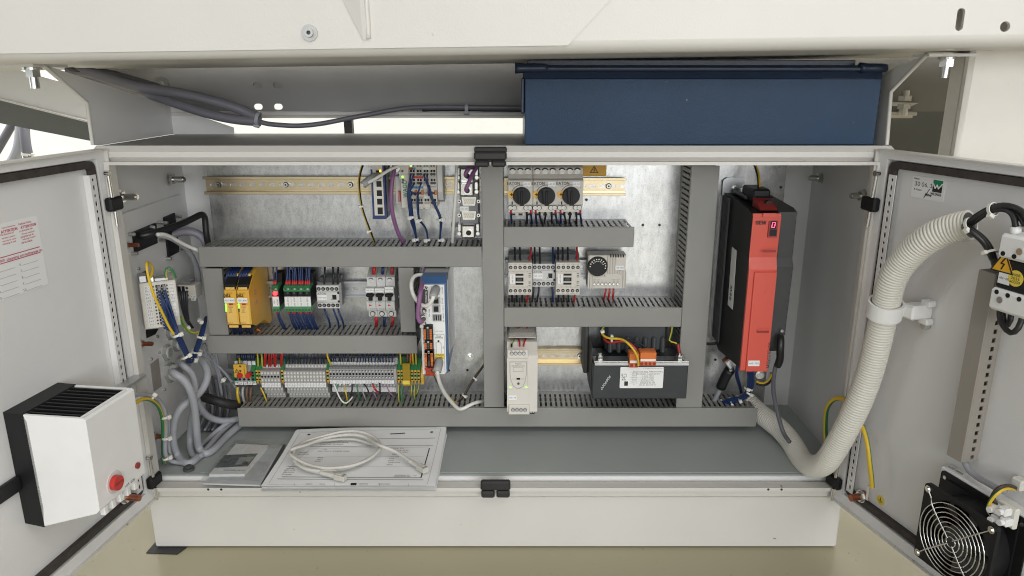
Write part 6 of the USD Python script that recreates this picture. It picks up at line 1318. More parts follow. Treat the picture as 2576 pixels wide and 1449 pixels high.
plate(t, (ya + wy * .70, ya + wy * .97, zb2 - .004, zb2 + .007), .0002, ['X10', 'XP1'], T2, hmax=.7)
for i in range(4):
    cable('wire', 'black wires hanging from the smaller wall terminal module', 'wire', P_('M', [(850 + 28 * i, 1130, 1.30), (860 + 28 * i, 1200, 1.295), (885 + 20 * i, 1330, 1.30), (925 + 12 * i, 1460, 1.32)]) + P_('N', [(545 + 6 * i, 100, 1.335), (585 + 4 * i, 150, 1.35)]), .0028, bwire, 'black wires of the smaller wall module', 6)
striped('wire', 'bright green earth wire passing behind the blue bundle on the left wall', P_('N', [(495, 60, 1.29), (510, 110, 1.30), (550, 170, 1.32), (600, 195, 1.335), (640, 185, 1.35)]), .0030, M('bright_green_wire', (.10, .42, .03), .42), yel)

# ================================================================ cables in the left part of the cabinet
cable('main_cable', 'thick black cable from the left wall entry bending down at the plate edge', 'cable', P_('M', [(360, 462, 1.300), (470, 442, 1.305), (640, 392, 1.325), (820, 335, 1.352), (980, 265, 1.385), (1080, 215, 1.405), (1128, 200, 1.413), (1158, 225, 1.418), (1168, 300, 1.420), (1180, 430, 1.420), (1205, 590, 1.425)]), .0085, bcab)
cable('main_cable', 'thick violet grey cable arching from the rear entry plate into the duct', 'cable', P_('M', [(700, 540, 1.42), (760, 460, 1.425), (860, 418, 1.43), (970, 408, 1.435), (1080, 440, 1.44), (1150, 510, 1.44), (1180, 600, 1.445)]), .0100, M('violet_grey_cable', (.30, .28, .33), .45))
cable('main_cable', 'grey cable arching just above the violet grey one', 'cable', P_('M', [(690, 470, 1.43), (780, 395, 1.44), (900, 365, 1.447), (1030, 385, 1.45), (1140, 440, 1.45)]), .0050, gcab)
cable('patch_cable', 'white cable sloping from the left wall entry to the top of the upper duct', 'cable', P_('M', [(580, 445, 1.30), (660, 440, 1.315), (760, 480, 1.335), (870, 540, 1.355), (970, 590, 1.372), (1080, 635, 1.385)]), .0055, whw)
cable('grey_cable', 'grey cable curving down behind the short vertical duct', 'cable', P_('M', [(600, 450, 1.31), (720, 475, 1.33), (850, 545, 1.36), (960, 640, 1.395), (1040, 770, 1.42), (1080, 920, 1.44), (1090, 1080, 1.45)]), .0075, gcab)
gl = [np.array(LW.pt((g[0], g[1], .024))) for g in (gl1, gl2)]
big = [('thick grey cable from the front gland falling in a tall loop to the floor', [gl[0]] + P_('N', [(440, 535, 1.245), (510, 580, 1.245), (570, 670, 1.25), (605, 790, 1.26), (620, 930, 1.27), (630, 1060, 1.28), (650, 1160, 1.29), (690, 1205, 1.30), (760, 1180, 1.32), (860, 1080, 1.35), (960, 990, 1.385), (1010, 950, 1.41)]), .0098),
       ('thick grey cable looping from the tied bundle to the front and down', P_('N', [(640, 400, 1.36), (700, 470, 1.34), (718, 550, 1.325), (690, 640, 1.31), (620, 725, 1.29), (530, 790, 1.27), (460, 880, 1.262), (430, 1000, 1.262), (432, 1110, 1.262), (465, 1215, 1.265), (520, 1275, 1.275), (570, 1285, 1.29), (640, 1230, 1.31)]), .0096),
       ('grey cable from the rear gland hanging between the two thick loops', [gl[1]] + P_('N', [(520, 470, 1.285), (580, 530, 1.29), (612, 640, 1.295), (605, 800, 1.30), (580, 930, 1.305), (570, 1080, 1.31), (580, 1190, 1.315), (630, 1240, 1.325), (720, 1160, 1.345), (840, 1020, 1.375), (940, 930, 1.41)]), .0082),
       ('grey cable bending along the bottom into the left end of the longest duct', P_('N', [(600, 640, 1.345), (625, 740, 1.35), (680, 850, 1.36), (770, 915, 1.375), (880, 930, 1.39), (990, 910, 1.41)]), .0090),
       ('grey cable second from the bottom entering the longest duct', P_('N', [(660, 1140, 1.35), (760, 1050, 1.365), (870, 960, 1.385), (980, 900, 1.42)]), .0075)]
for l, p, r_ in big: cable('grey_cable', l, 'cable', p, r_, gcab, n=14)
for i, (xa, xb) in enumerate(((690, 835), (715, 850), (760, 835), (785, 830), (660, 1000), (750, 840))):
    cable('grey_cable', 'thin grey cables running down behind the terminal row at the left', 'cable', P_('N', [(xa, 280 + 20 * i, 1.44), ((xa + xb) / 2, 450 + 10 * i, 1.446), (xb, 590 if i < 4 else 720, 1.45)]), .0042, gcab, 'thin grey cables behind the terminals', 8)
for i in range(7):
    x = 690 + 32 * i
    cable('grey_cable', 'dim grey cables hanging down the back wall behind the lower left loops', 'cable', P_('N', [(x - 30, 560 + 15 * (i % 3), 1.49), (x, 760, 1.495), (x - 15 * (i % 2), 900, 1.49), (x - 60, 1010, 1.47)]), .0045, dcab if i % 2 else gcab, 'dim grey cables on the back wall', 8)
cable('hose', 'thick black sleeved cable entering the left end of the longest duct', 'hose', P_('N', [(630, 715, 1.40), (700, 735, 1.395), (800, 765, 1.39), (900, 790, 1.40), (1000, 800, 1.42)]), .0135, rub, n=14)
tie(wp('N', 850, 590, 1.44), (.8, 0, -.8), .009, 'white tie holding the thin grey cables by the rail end', (.4, -1, .5), .005)
cable('heater_cable', 'grey cable arching from behind the heater and down the cabinet wall', 'cable', P_('N', [(40, 760, 1.085), (100, 718, 1.11), (170, 706, 1.14), (250, 722, 1.175), (320, 775, 1.205), (360, 860, 1.218), (370, 960, 1.225), (365, 1080, 1.230), (362, 1180, 1.232), (385, 1245, 1.24), (440, 1275, 1.255), (520, 1285, 1.275)]), .0062, gcab)
cable('grey_cable', 'thinner grey cable tied behind the heater cable', 'cable', P_('N', [(330, 790, 1.23), (375, 880, 1.24), (392, 980, 1.245), (388, 1100, 1.25), (400, 1190, 1.25), (420, 1240, 1.255)]), .0050, gcab)
striped('wire', 'thick yellow-green earth wire arching under the heater cable to the cabinet wall', P_('N', [(60, 820, 1.085), (115, 778, 1.11), (180, 748, 1.14), (245, 758, 1.17), (300, 805, 1.195), (332, 880, 1.212), (345, 980, 1.222), (345, 1090, 1.23), (345, 1180, 1.24), (352, 1290, 1.25)]), .0050, grn, yel, n=10)
for x, y, Y, l, ax in ((268, 735, 1.178, 'white tie at the top of the heater cable arch', (.8, 0, -.6)), (365, 895, 1.220, 'white tie on the heater cable beside the wall', (.1, 0, -1)), (372, 1070, 1.232, 'white tie halfway down the heater cable', (0, 0, -1)), (378, 1240, 1.238, 'white tie above the lower earth stud', (.3, 0, -1))):
    tie(wp('N', x, y, Y), ax, .0105, l, (1, -.5, .2), .004)

# ================================================================ right: hose and earth strap
hp = P_('z', [(1880, 1010, 1.43), (1915, 1042, 1.40), (1960, 1078, 1.355), (1995, 1120, 1.305), (2015, 1155, 1.26), (2040, 1172, 1.215), (2070, 1168, 1.175), (2100, 1130, 1.145)])
hq = P_('z', [(2150, 1035, 1.115), (2190, 930, 1.10), (2215, 830, 1.085), (2228, 770, 1.075), (2242, 710, 1.06), (2275, 655, 1.04), (2330, 605, 1.01), (2390, 577, .985), (2440, 566, .965)])
pp = spline(hp + hq, .0012)
pp = CubicSpline(np.arange(len(hp + hq)), np.array(hp + hq), bc_type='natural')
dense = pp(np.linspace(0, len(hp + hq) - 1, 3000)); sl_ = np.r_[0, np.cumsum(np.linalg.norm(np.diff(dense, axis=0), axis=1))]
ss = np.arange(0, sl_[-1], .0006); ctr = np.c_[[np.interp(ss, sl_, dense[:, k]) for k in range(3)]].T
rr = .0184 + .0020 * np.abs(np.sin(np.pi * ss / .0048)) ** .7
t = thing('corrugated_hose', 'white corrugated conduit sweeping from the bottom duct across to the right door', 'hose', hp[5])
t.add('hose_wall', MB().raw(*tubemesh(ctr, rr, 22)), hose, True)
e = tubemesh(ctr[-14:], rr[-14:] * .86, 20); t.add('hose_bore', MB().raw(*tubemesh(np.array([ctr[-1], ctr[-1] + (ctr[-1] - ctr[-3]) * .15]), .0172, 20)), dark)
w = wp('z', 2226, 777, 1.076); ax = np.array(hq[3]) - np.array(hq[2]); ax /= np.linalg.norm(ax)
nd = -RD.m[2]; nd = nd - (nd @ ax) * ax; nd /= np.linalg.norm(nd); fr = Fr(w, nd, np.cross(ax, nd), ax)
t = thing('hose_clamp', 'white plastic pipe clamp holding the hose to the right door', 'clamp', w)
t.add('collar', MB(fr).prism(Point(0, 0).buffer(.0258, quad_segs=10).difference(Point(0, 0).buffer(.0222, quad_segs=10)), -.0125, .0125), wplas, 40)
a, b = at('f', 690, 95, .0, RD); ca, cb = (w - RD.o) @ RD.m[0], (w - RD.o) @ RD.m[1]; cc = (w - RD.o) @ RD.m[2]
t.add('foot', MB(RD).box(ca + .012, ca + .036, cb - .010, cb + .012, .0005, max(.010, cc - .018), .003), wplas)
for s in (1, -1): t.add('snap_lug', MB(RD).box(ca + .022, ca + .040, cb + s * .014 - .005, cb + s * .014 + .005, .0005, .014, .002), wplas)
a, b = ca + .030, cb - .022; t.add('clamp_screw', MB(RD).cyl(a, b, .0055, .0005, .010, 12), steel)
striped('wire', 'thick yellow-green earth strap arching from the cabinet floor over behind the hose', P_('f', [(330, 880, 1.23), (322, 780, 1.23), (320, 660, 1.222), (335, 590, 1.21), (375, 556, 1.19), (415, 562, 1.168), (440, 590, 1.15)]), .0062, grn, yel, n=10, flip=2.2)
striped('wire', 'yellow-green earth strap dropping from behind the hose to the right door stud', P_('f', [(495, 680, 1.12), (515, 720, 1.105), (532, 790, 1.092), (543, 880, 1.083), (552, 960, 1.078), (555, 1005, 1.076)]), .0058, grn, yel, n=10)
a, b = at('f', 553, 1022, .010, RD); single('cable_lug', 'zinc ring lug fastening the earth strap on the right door stud', 'cable lug', MB(RD).box(a - .003, a + .003, b - .016, b + .012, .0165, .0185, .0008), steel)

# ================================================================ left door: sticker, heater, bracket
q = [at('R', 575, 112, 0, LD), at('R', 770, 1200, 0, LD)]
sa1, sbt, sbb = q[0][0], q[0][1], q[1][1]; sa0 = sa1 - .165
t = thing('service_sticker', 'white maintenance sticker with red ATTENTION headings inside the left door', 'sticker', LD.pt((sa1, sbb, 0)))
t.add('sheet', MB(LD).prism(sbox(sa0, sbb, sa1, sbt).buffer(-.003).buffer(.003), .0002, .0006), lab)
S = lambda x, y: at('R', x, y, .0006, LD)
g = MB(LD)
for x0_, y0_ in ((20, 350), (322, 278)): g.text('ATTENTION', *S(x0_ + 125, y0_), .0006, .0052, bold=True, fit=.0285)
for l, y, x in (('Table of Maintenance', 293, 135), ('The function of', 405, 110), ('the filter is guaran-', 455, 140), ('teed only by regular', 500, 150), ('cleaning of mat.', 545, 150), ('Tableau Soins', 232, 390), ('La fonction du', 340, 410), ('filtre est seulement', 385, 445), ('garantie par le', 432, 430), ('nettoyage regulier', 470, 460), ('de la natte.', 525, 430)):
    g.text(l, *S(x, y), .0006, .0029, fit=.024)
t.add('red_print', g, rink)
g = MB(LD)
y_ = [S(300, 703)[1], S(300, 797)[1]]
for yy in y_: g.box(sa0 + .004, sa1 - .005, yy - .0005, yy + .0005, .0006, .0009)
g.text('cleaning on:', *S(245, 775), .0006, .0040); g.text('nettoyage le:', *S(530, 693), .0006, .0040); g.text('Reinigung am:', S(245, 775)[0] - .036, y_[0] * .5 + y_[1] * .5, .0006, .0040)
t.add('dark_red_print', g, rink)
g = MB(LD)
for i in range(5):
    yy = S(500, 880 + 88 * i - 30)[1] - .0 ; yy = y_[1] - .0095 - .0092 * i
    g.text(f'{6 + i}.', S(320, 870)[0], yy + .001, .0006, .0034); g.text(f'{1 + i}.', S(320, 870)[0] - .042, yy + .001, .0006, .0034)
    for o in (0, -.042): g.box(S(345, 870)[0] + o, S(345, 870)[0] + o + .029, yy - .0011, yy - .0008, .0006, .0009)
t.add('form_lines', g, gink)

a0, a1, bt_, bb_ = -.2605, -.156, .4045, .250; cm = .121
t = thing('fan_heater', 'black and white fan heater with a red knob on the left door', 'heater', LD.pt((a0, bb_, 0)))
t.add('black_base', MB(LD).prism_a([(bb_ - .017, .0006), (bb_ - .021, .0295), (bb_ + .010, .034), (bt_ - .012, .034), (bt_, .0295), (bt_ + .001, .0006)], a0, a1), blk)
am = (a0 + a1) / 2
arcp = [(cm - .018 * ((x - a0) / (a1 - a0)) ** 2 * 0 + 0 * x, x) for x in (a0, a1)]
cover = [(bb_ - .019, .0305), (bb_ + .008, cm - .006), (bb_ + .014, cm), (bt_ - .004, cm + .002), (bt_ - .001, cm - .001), (bt_ - .001, .0305)]
t.add('white_cover', MB(LD).prism_a(cover, a0, a0 + .004).prism_a(cover, a1 - .004, a1).prism_a([(bb_ - .019, .0305), (bb_ + .008, cm - .006), (bb_ + .014, cm), (bt_ - .004, cm + .002), (bt_ - .001, cm - .001), (bt_ - .004, cm - .0045), (bb_ + .016, cm - .004), (bb_ - .014, .0305)], a0 + .004, a1 - .004), wplas)
n = 9
for i in range(n):
    a = a0 + .010 + (a1 - a0 - .020) * i / (n - 1)
    t.add('grille_bar', MB(LD).box(a - .0014, a + .0014, bt_ - .012, bt_ - .0012, .012, cm - .010), blk)
    if i > 2: t.add('grille_tooth', MB(LD).prism_b([(.012, a - .006), (.024, a + .0), (.012, a + .006)], bt_ - .003, bt_ - .0009), wplas)
t.add('heating_core', MB(LD).box(a0 + .005, a1 - .005, bt_ - .05, bt_ - .016, .035, cm - .008), blk)
t.add('front_bar', MB(LD).box(a0 + .004, a1 - .004, bt_ - .006, bt_ - .0012, cm - .0095, cm - .0046), wplas)
ka, kb = at('e', 575, 975, cm, LD)
kn = t.add('knob_recess', MB(LD).cyl(ka, kb, .0165, cm + .0003, cm + .0012, 30), M('knob_ring', (.66, .65, .63), .5)); kn.add('knob', MB(LD).cyl(ka - .002, kb, .0108, cm + .0013, cm + .009, 26), redb, 40); kn.add('knob_slot', MB(LD).box(ka - .010, ka + .006, kb - .0012, kb + .0012, cm + .0091, cm + .0096), redd)
a, b = at('e', 688, 893, cm, LD); t.add('indicator_lamp', MB(LD).cyl(a, b, .0048, cm + .0003, cm + .003, 16), redd, 40)
pt = [at('e', *p, cm + .001, LD) for p in ((632, 975), (672, 948), (676, 985), (636, 1012))]
pl_ = t.add('label_plate', MB(LD).quad([(*p, cm + .0004) for p in pt[::-1]], .0006), lab); ctr_ = np.mean(pt, 0); pl_.add('lettering', MB(LD).text('=03-E20', ctr_[0], ctr_[1], cm + .001, .0044, fit=.022), ink)
for i in range(5): t.add('bottom_tooth', MB(LD).box(a0 + .014 + .017 * i, a0 + .022 + .017 * i, bb_ - .004 + .0, bb_ + .009, cm - .012, cm - .004, .001), wplas)
for i in range(2): t.add('bottom_lug', MB(LD).box(a1 - .004, a1 + .006, bb_ + .012 + .02 * i, bb_ + .022 + .02 * i, .05, .06, .001), wplas)
single('heater_rail', 'black rail end on the left door that the heater hangs on', 'rail', MB(LD).box(-.36, a0 - .001, .288, .310, .0005, .009, .002), blk)
p = [at('e', *s, .012, LD) for s in ((590, 492), (662, 462))]
single('door_stay', 'small grey metal door stay above the heater by the hinge edge', 'door stay', MB(LD).box(p[0][0] - .006, .006, p[0][1] - .004, p[0][1] + .001, .010, .032, .001), sheetm)

# ================================================================ right door equipment
q = [at('d', 765, 880, 0, RD), at('d', 912, 1020, 0, RD)]
x0, x1, zt_, zb_ = q[0][0], q[1][0], q[0][1] - .0005, q[1][1]; w_ = x1 - x0
t = thing('maker_sticker', 'white dated maker sticker with a green and black square on the right door', 'sticker', RD.pt((x0, zb_, 0)))
t.add('sheet', MB(RD).prism(sbox(x0, zb_, x1, zt_).buffer(-.002).buffer(.002), .0002, .0006), lab)
sx, sy = x0 + w_ * .64, zt_ - .002
t.add('green_square', MB(RD).box(sx, sx + w_ * .28, sy - .009, sy, .0007, .0009), gnink); t.add('black_square', MB(RD).box(sx, sx + w_ * .28, sy - .0175, sy - .0092, .0007, .0009), ink)
t.add('zigzag', MB(RD).prism(LineString([(sx + .001, sy - .006), (sx + .005, sy - .012), (sx + .008, sy - .007), (sx + .011, sy - .012), (sx + .0165, sy - .005)]).buffer(.0009), .0010, .0013), lab)
g = MB(RD); g.text('WEINIG', sx + w_ * .12, sy - .0205, .0006, .0036, bold=True); g.text('30 06. 14', x0 + w_ * .40, sy - .0095, .0006, .0062); g.text('Datum', x0 + w_ * .12, sy - .002, .0006, .0026); g.text('B. Fiasco', x0 + w_ * .20, sy - .018, .0006, .0026)
sg = [(x0 + w_ * (.44 + .2 * u), zb_ + .005 + .004 * abs(math.sin(u * 14)) * (1 - .3 * u)) for u in np.linspace(0, 1, 40)]; g.prism(LineString(sg).buffer(.0004), .0006, .0009); g.prism(LineString([(x0 + w_ * .42, zb_ + .002), (x0 + w_ * .56, zb_ + .016)]).buffer(.0005), .0006, .0009)
t.add('lettering', g, ink)
# grey duct profile on the door
pa = (at('P', 225, 690, .03, RD), at('P', 345, 710, .03, RD)); pb = (at('f', 930, 840, .03, RD), at('f', 1000, 870, .03, RD))
x0 = (pa[0][0] + pb[0][0]) / 2; x1 = (pa[1][0] + pb[1][0]) / 2 + .004; zt_, zb_ = pa[0][1], pb[0][1]; mid = x0 + (x1 - x0) * .62
t = thing('door_wire_duct', 'brownish grey wire duct with square slots standing upright on the right door', 'wire duct', RD.pt((x0, zb_, 0)))
t.add('cover', MB(RD).box(x0, x1, zb_, zt_, .0275, .030, .001), duct2); t.add('side_wall', MB(RD).box(x0 + .0008, x0 + .0024, zb_, zt_, .0022, .0273), duct2)
nh = int((zt_ - zb_) / .0125); sq = unary_union([sbox(.0115 - .0030, zb_ + .0125 * (i + .5) - .0032, .0115 + .0030, zb_ + .0125 * (i + .5) + .0032) for i in range(nh)])
hl = affinity.affine_transform(sbox(.0022, zb_, .0273, zt_).difference(sq), [0, 1, 1, 0, 0, 0])
t.add('slotted_side', MB(RD).prism_a(hl, x1 - .0024, x1 - .0008), duct2); t.add('base', MB(RD).box(x0 + .001, x1 - .001, zb_, zt_, .0004, .002), duct2)
cable('grey_cable', 'grey cable curving from the door duct down to the fan', 'cable', [RD.pt((*at('Q', x, y, c_, RD), c_)) for x, y, c_ in ((880, 40, .012), (895, 140, .014), (960, 235, .016), (1060, 310, .018), (1170, 370, .022), (1280, 430, .028), (1360, 450, .03))], .0068, gcab)
# main switch
c = .070; p = at('P', 420, 372, c, RD); x0 = at('P', 345, 845, c, RD)[0] - .002; zt_ = p[1]; zb_ = at('P', 312, 1035, c, RD)[1]; x1 = x0 + .085
zm1 = at('P', 385, 582, c, RD)[1]; zm2 = at('P', 342, 845, c, RD)[1]
t = thing('main_switch', 'black and white main switch at the right edge with a lightning warning triangle', 'main switch', RD.pt((x0, zb_, 0)))
t.add('body', MB(RD).box(x0 + .002, x1, zm2 + .0003, zm1 - .0003, .002, c - .004, .002), blk)
for z0_, z1_, ys in ((zm1, zt_, ((445, 553), (543, 580))), (zb_, zm2, ((390, 890), (487, 922), (587, 955)))):
    b_ = t.add('terminal_cover', MB(RD).box(x0, x1, z0_, z1_, .002, c, .0035), wplas)
    for xx, yy in ys: a, b = at('P', xx, yy, c, RD); b_.add('screw_hole', MB(RD).cyl(a, b, .0030, c + .0001, c + .0006, 14), blk)
for xx, yy in ((597, 537), (423, 960)): a, b = at('P', xx, yy, c, RD); t.add('cover_screw', MB(RD).cyl(a, b, .0042, c + .0001, c + .002, 14), chrome)
a, b = at('P', 425, 650, c, RD); tr = t.add('warning_triangle', MB(RD).prism(tri(a, b, .0165), c - .0038, c - .0032), ysign if False else M('warning_yellow', (.80, .42, .02), .5)); tr.add('warning_symbol', MB(RD).prism(tri(a, b, .0165).difference(tri(a, b - .0003, .0135)), c - .0031, c - .0028).prism(LineString([(a + .002, b + .008), (a - .0025, b + .001), (a + .002, b + .0005), (a - .001, b - .006)]).buffer(.0009), c - .0031, c - .0028), ink)
p, q = at('P', 378, 795, c, RD), at('P', 495, 735, c, RD); plate(t, (p[0], q[0], p[1] - .002, p[1] + .0125), c - .0038, '=01-Q0', RD, hmax=.45)
a, b = at('P', 535, 775, c, RD); s = t.add('round_sticker', MB(RD).cyl(a, b, .0100, c - .0038, c - .0032, 26), ylab); g = MB(RD)
for i, l in enumerate(('0408', '2014', '40339')): g.text(l, a, b + .0045 - .0045 * i, c - .0032, .0034)
s.add('lettering', g, ink)
RP_ = lambda k, pts: [RD.pt((*at(k, x, y, c_, RD), c_)) for x, y, c_ in pts]
endp = ctr[-1]
for i, (pts, r_) in enumerate((([(150, 270, .075), (240, 205, .075), (350, 150, .07), (450, 130, .065), (550, 150, .06), (640, 215, .06), (690, 330, .06)], .0056), ([(170, 290, .07), (260, 225, .072), (360, 172, .068), (460, 165, .062), (530, 215, .06), (553, 300, .06), (556, 365, .058)], .0056), ([(150, 290, .066), (250, 215, .066), (380, 150, .06), (500, 165, .055), (590, 225, .055), (640, 310, .055)], .0056),
                               ([(140, 330, .075), (220, 385, .07), (290, 450, .062), (335, 525, .055), (365, 610, .045), (380, 680, .03)], .0068), ([(150, 350, .07), (240, 410, .06), (310, 490, .052), (350, 570, .045), (375, 650, .035)], .0064), ([(130, 345, .08), (190, 380, .078), (270, 450, .07), (320, 530, .06), (350, 600, .05)], .0060))):
    cable('power_cable', ['outer black power cable arching from the hose to the main switch', 'inner black power cable with a white end collar entering the main switch', 'middle black power cable arching behind the others', 'black cable curving from the hose down behind the main switch', 'second black cable behind the main switch, inner', 'third black cable behind the main switch, outer'][i], 'cable', [endp - (ctr[-1] - ctr[-10]) * (1.2)] + RP_('P', pts), r_, bcab, n=12)
w = RP_('P', [(553, 315, .06), (556, 372, .058)]); single('cable_collar', 'white numbered collar on the cable above the main switch', 'collar', MB().tube(w, .0062, 12), lab, True)
tie(RP_('P', [(160, 300, .075)])[0], RD.m[0] + RD.m[1] * .5, .0125, 'nylon tie on the black cables at the hose end', -RD.m[1] + RD.m[2], .004); tie(RP_('P', [(358, 165, .068)])[0], RD.m[0] + RD.m[1] * .3, .011, 'nylon tie on the black cables above the main switch', -RD.m[1] + .6 * RD.m[2], .004); tie(RP_('P', [(340, 540, .056)])[0], RD.m[0] * .6 - RD.m[1], .0125, 'pale tie strap on the cables left of the main switch', RD.m[2], .003)
for i, pts in enumerate(([(415, 1050, .05), (420, 1130, .052), (470, 1220, .055), (515, 1250, .055), (570, 1220, .055), (610, 1130, .05), (620, 1080, .05)], [(440, 1060, .04), (450, 1140, .04), (475, 1185, .04), (505, 1150, .04), (515, 1090, .04)])):
    cable('power_cable', ['large', 'small'][i] + ' black cable loop hanging under the main switch', 'cable', RP_('P', pts), .0056, bcab)

# fan
c = .060; q = at('Q', 460, 400, c, RD); r_ = at('Q', 1210, 910, c, RD); s = at('Q', 335, 1200, c, RD)
fa0, fa1, fb1, fb0 = q[0], r_[0], q[1], s[1]; fa, fb = (fa0 + fa1) / 2, (fb0 + fb1) / 2; hw = .0600
t = thing('cabinet_fan', 'black square cabinet fan with a bright wire finger guard on the right door', 'fan', RD.pt((fa, fb, 0)))
t.add('fan_frame', MB(RD).prism(sbox(fa - hw, fb - hw, fa + hw, fb + hw).buffer(-.006).buffer(.006).difference(Point(fa, fb).buffer(.0555, quad_segs=12)), c - .007, c - .001), blk)
t.add('fan_ring', MB(RD).prism(Point(fa, fb).buffer(.0585, quad_segs=12).difference(Point(fa, fb).buffer(.0550, quad_segs=12)), .026, c - .0071), blk)
t.add('rear_flange', MB(RD).prism(sbox(fa - hw, fb - hw, fa + hw, fb + hw).buffer(-.006).buffer(.006), .0225, .0258), blk)
t.add('hub', MB(RD).cyl(fa, fb, .021, .026, c - .008, 28), dark, 40)
for k in range(7):
    q_ = k * 2 * math.pi / 7; e = [(fa + r__ * math.cos(q_ + o), fb + r__ * math.sin(q_ + o), z_) for r__, o, z_ in ((.021, 0, .046), (.053, .15, .048), (.053, .75, .036), (.021, .6, .034))]
    t.add('blade', MB(RD).quad(e, .0016), dark)
gd = t.add('finger_guard', MB(RD).ring(fa, fb, .0075, .0009, c + .003, 20, 6), chrome, True)
for k in range(1, 8): gd.add('guard_ring', MB(RD).ring(fa, fb, .0075 + .0066 * k, .00095, c + .003, 44, 6), chrome, True)
for k in range(4):
    q_ = math.pi / 4 + k * math.pi / 2; u, v = math.cos(q_), math.sin(q_)
    gd.add('guard_spoke', MB(RD).tube([(fa + u * .006, fb + v * .006, c + .0048), (fa + u * .055, fb + v * .055, c + .0048), (fa + u * .060, fb + v * .060, c + .002), (fa + u * .072, fb + v * .072, c + .0010)], .0011, 6), chrome, True)
    t.add('corner_screw', MB(RD).cyl(fa + u * .0742, fb + v * .0742, .0052, c - .0009, c + .0008, 16).cyl(fa + u * .0742, fb + v * .0742, .0040, c + .0008, c + .003, 14, .0026), chrome, 40)
hb = t.add('filter_housing', MB(RD).box(fa - .074, fa + .080, fb - .09, fb + .0725, .0003, .020, .002), wplas)
t.add('mounting_plate', MB(RD).prism(sbox(fa - .070, fb - .085, fa + .073, fb + .069).buffer(-.006).buffer(.006), .0202, .0222), blk)
for u in (-.062, .062): t.add('plate_rivet', MB(RD).cyl(fa + u, fb + .060, .0028, .0223, .0235, 12), steel)
TQ = Fr(RD.pt((fa, fb + .0727, 0)), RD.m[0], -RD.m[2] * -1, RD.m[1]) if False else Fr(RD.pt((fa, fb + .0727, 0)), RD.m[0], -RD.m[2], RD.m[1])
plate(t, (-.070, -.042, -.0165, -.0070), 0, '=03-M20', TQ, hmax=.42)
a, b = at('Q', 1290, 740, .045, RD)
tb = thing('terminal_strip', 'milky two-way screw terminal strip on top of the fan', 'terminal strip', RD.pt((a, b, .03)))
for i, (u, v) in enumerate(((-.007, .006), (.006, .010), (-.003, -.007), (.010, -.003))):
    tb.add('terminal_body', MB(RD).box(a + u - .0058, a + u + .0058, b + v - .0055, b + v + .0055, .038, .050, .0015), wplas)
    tb.add('screw_tube', MB(RD).cyl(a + u, b + v, .0042, .0501, .056, 14), wplas, 40)
tb.add('base', MB(RD).box(a - .013, a + .0165, b - .014, b + .0165, .030, .0379, .002), nylon)
a, b = at('Q', 1200, 760, .04, RD); single('spade_tab', 'bright metal tab left of the milky terminal strip', 'tab', MB(RD).quad([(a - .008, b + .004, .04), (a + .006, b - .006, .04), (a + .008, b + .002, .046)], .001), chrome)
striped('wire', 'yellow-green earth wire arching into the milky terminal strip', RP_('Q', [(1470, 440, .012), (1400, 425, .03), (1310, 450, .045), (1220, 530, .052), (1170, 610, .052), (1155, 670, .048)]), .0031, yel, grn)
for pts, nm in (([(1500, 430, .01), (1420, 392, .03), (1320, 400, .045), (1240, 455, .05), (1195, 540, .048), (1180, 590, .045)], 'upper'), ([(1480, 425, .01), (1400, 400, .03), (1300, 415, .04), (1235, 480, .045), (1230, 560, .045), (1262, 615, .043)], 'lower')):
    cable('wire', nm + ' brown-black wire beside the yellow-green one over the fan', 'wire', RP_('Q', pts), .0028, M('brown_black_wire_' + nm, (.05, .035, .03), .45))
a, b = at('Q', 1440, 385, .02, RD); single('cable_cleat', 'white adhesive cable cleat behind the fan wires', 'cable cleat', MB(RD).box(a - .008, a + .008, b - .008, b + .008, .0005, .014, .002), nylon)

# ================================================================ papers, bag and loose cable on the floor
zf = .1466
FP = Fr((0, 0, zf), (1, 0, 0), (0, 1, 0), (0, 0, 1))
def sheetmesh(cor, c0, curl, th=.0003, n=14):
    c_ = np.array(cor, float); u, v = np.meshgrid(np.linspace(0, 1, n), np.linspace(0, 1, n), indexing='ij'); u, v = u[..., None], v[..., None]
    p = c_[0] * (1 - u) * (1 - v) + c_[1] * u * (1 - v) + c_[2] * u * v + c_[3] * (1 - u) * v
    z = c0 + curl(u[..., 0], v[..., 0]); top = np.dstack([p[..., 0], p[..., 1], z]).reshape(-1, 3); bot = top - [0, 0, th]
    i, j = np.meshgrid(np.arange(n - 1), np.arange(n - 1), indexing='ij'); i, j = i.ravel(), j.ravel(); A, B, C, D = i * n + j, (i + 1) * n + j, (i + 1) * n + j + 1, i * n + j + 1
    f = np.vstack([np.c_[A, B, C], np.c_[A, C, D]]); m = n * n
    e = [(k, k + 1) for k in range(0, n - 1)] + [((n - 1) * n + k + 1, (n - 1) * n + k) for k in range(n - 1)] + [((k + 1) * n, k * n) for k in range(n - 1)] + [(k * n + n - 1, (k + 1) * n + n - 1) for k in range(n - 1)]
    e = np.array(e); sd = np.vstack([np.c_[e[:, 0], e[:, 1], e[:, 1] + m], np.c_[e[:, 0], e[:, 1] + m, e[:, 0] + m]])
    return np.vstack([top, bot]), np.vstack([f, f[:, ::-1] + m, sd])
pc_ = [at('O', *p, .012, FP) for p in ((665, 622), (2350, 622), (2465, 68), (1010, 88))]
lift = lambda u, v: .0165 * np.clip(v - .45, 0, 1) ** 1.5 * (.55 + .5 * u) + .004 * np.clip(v - .6, 0, 1) * np.sin(u * 5)
t = thing('paper_stack', 'stack of printed wiring diagrams lying on the cabinet floor', 'papers', FP.pt((*pc_[0], 0)))
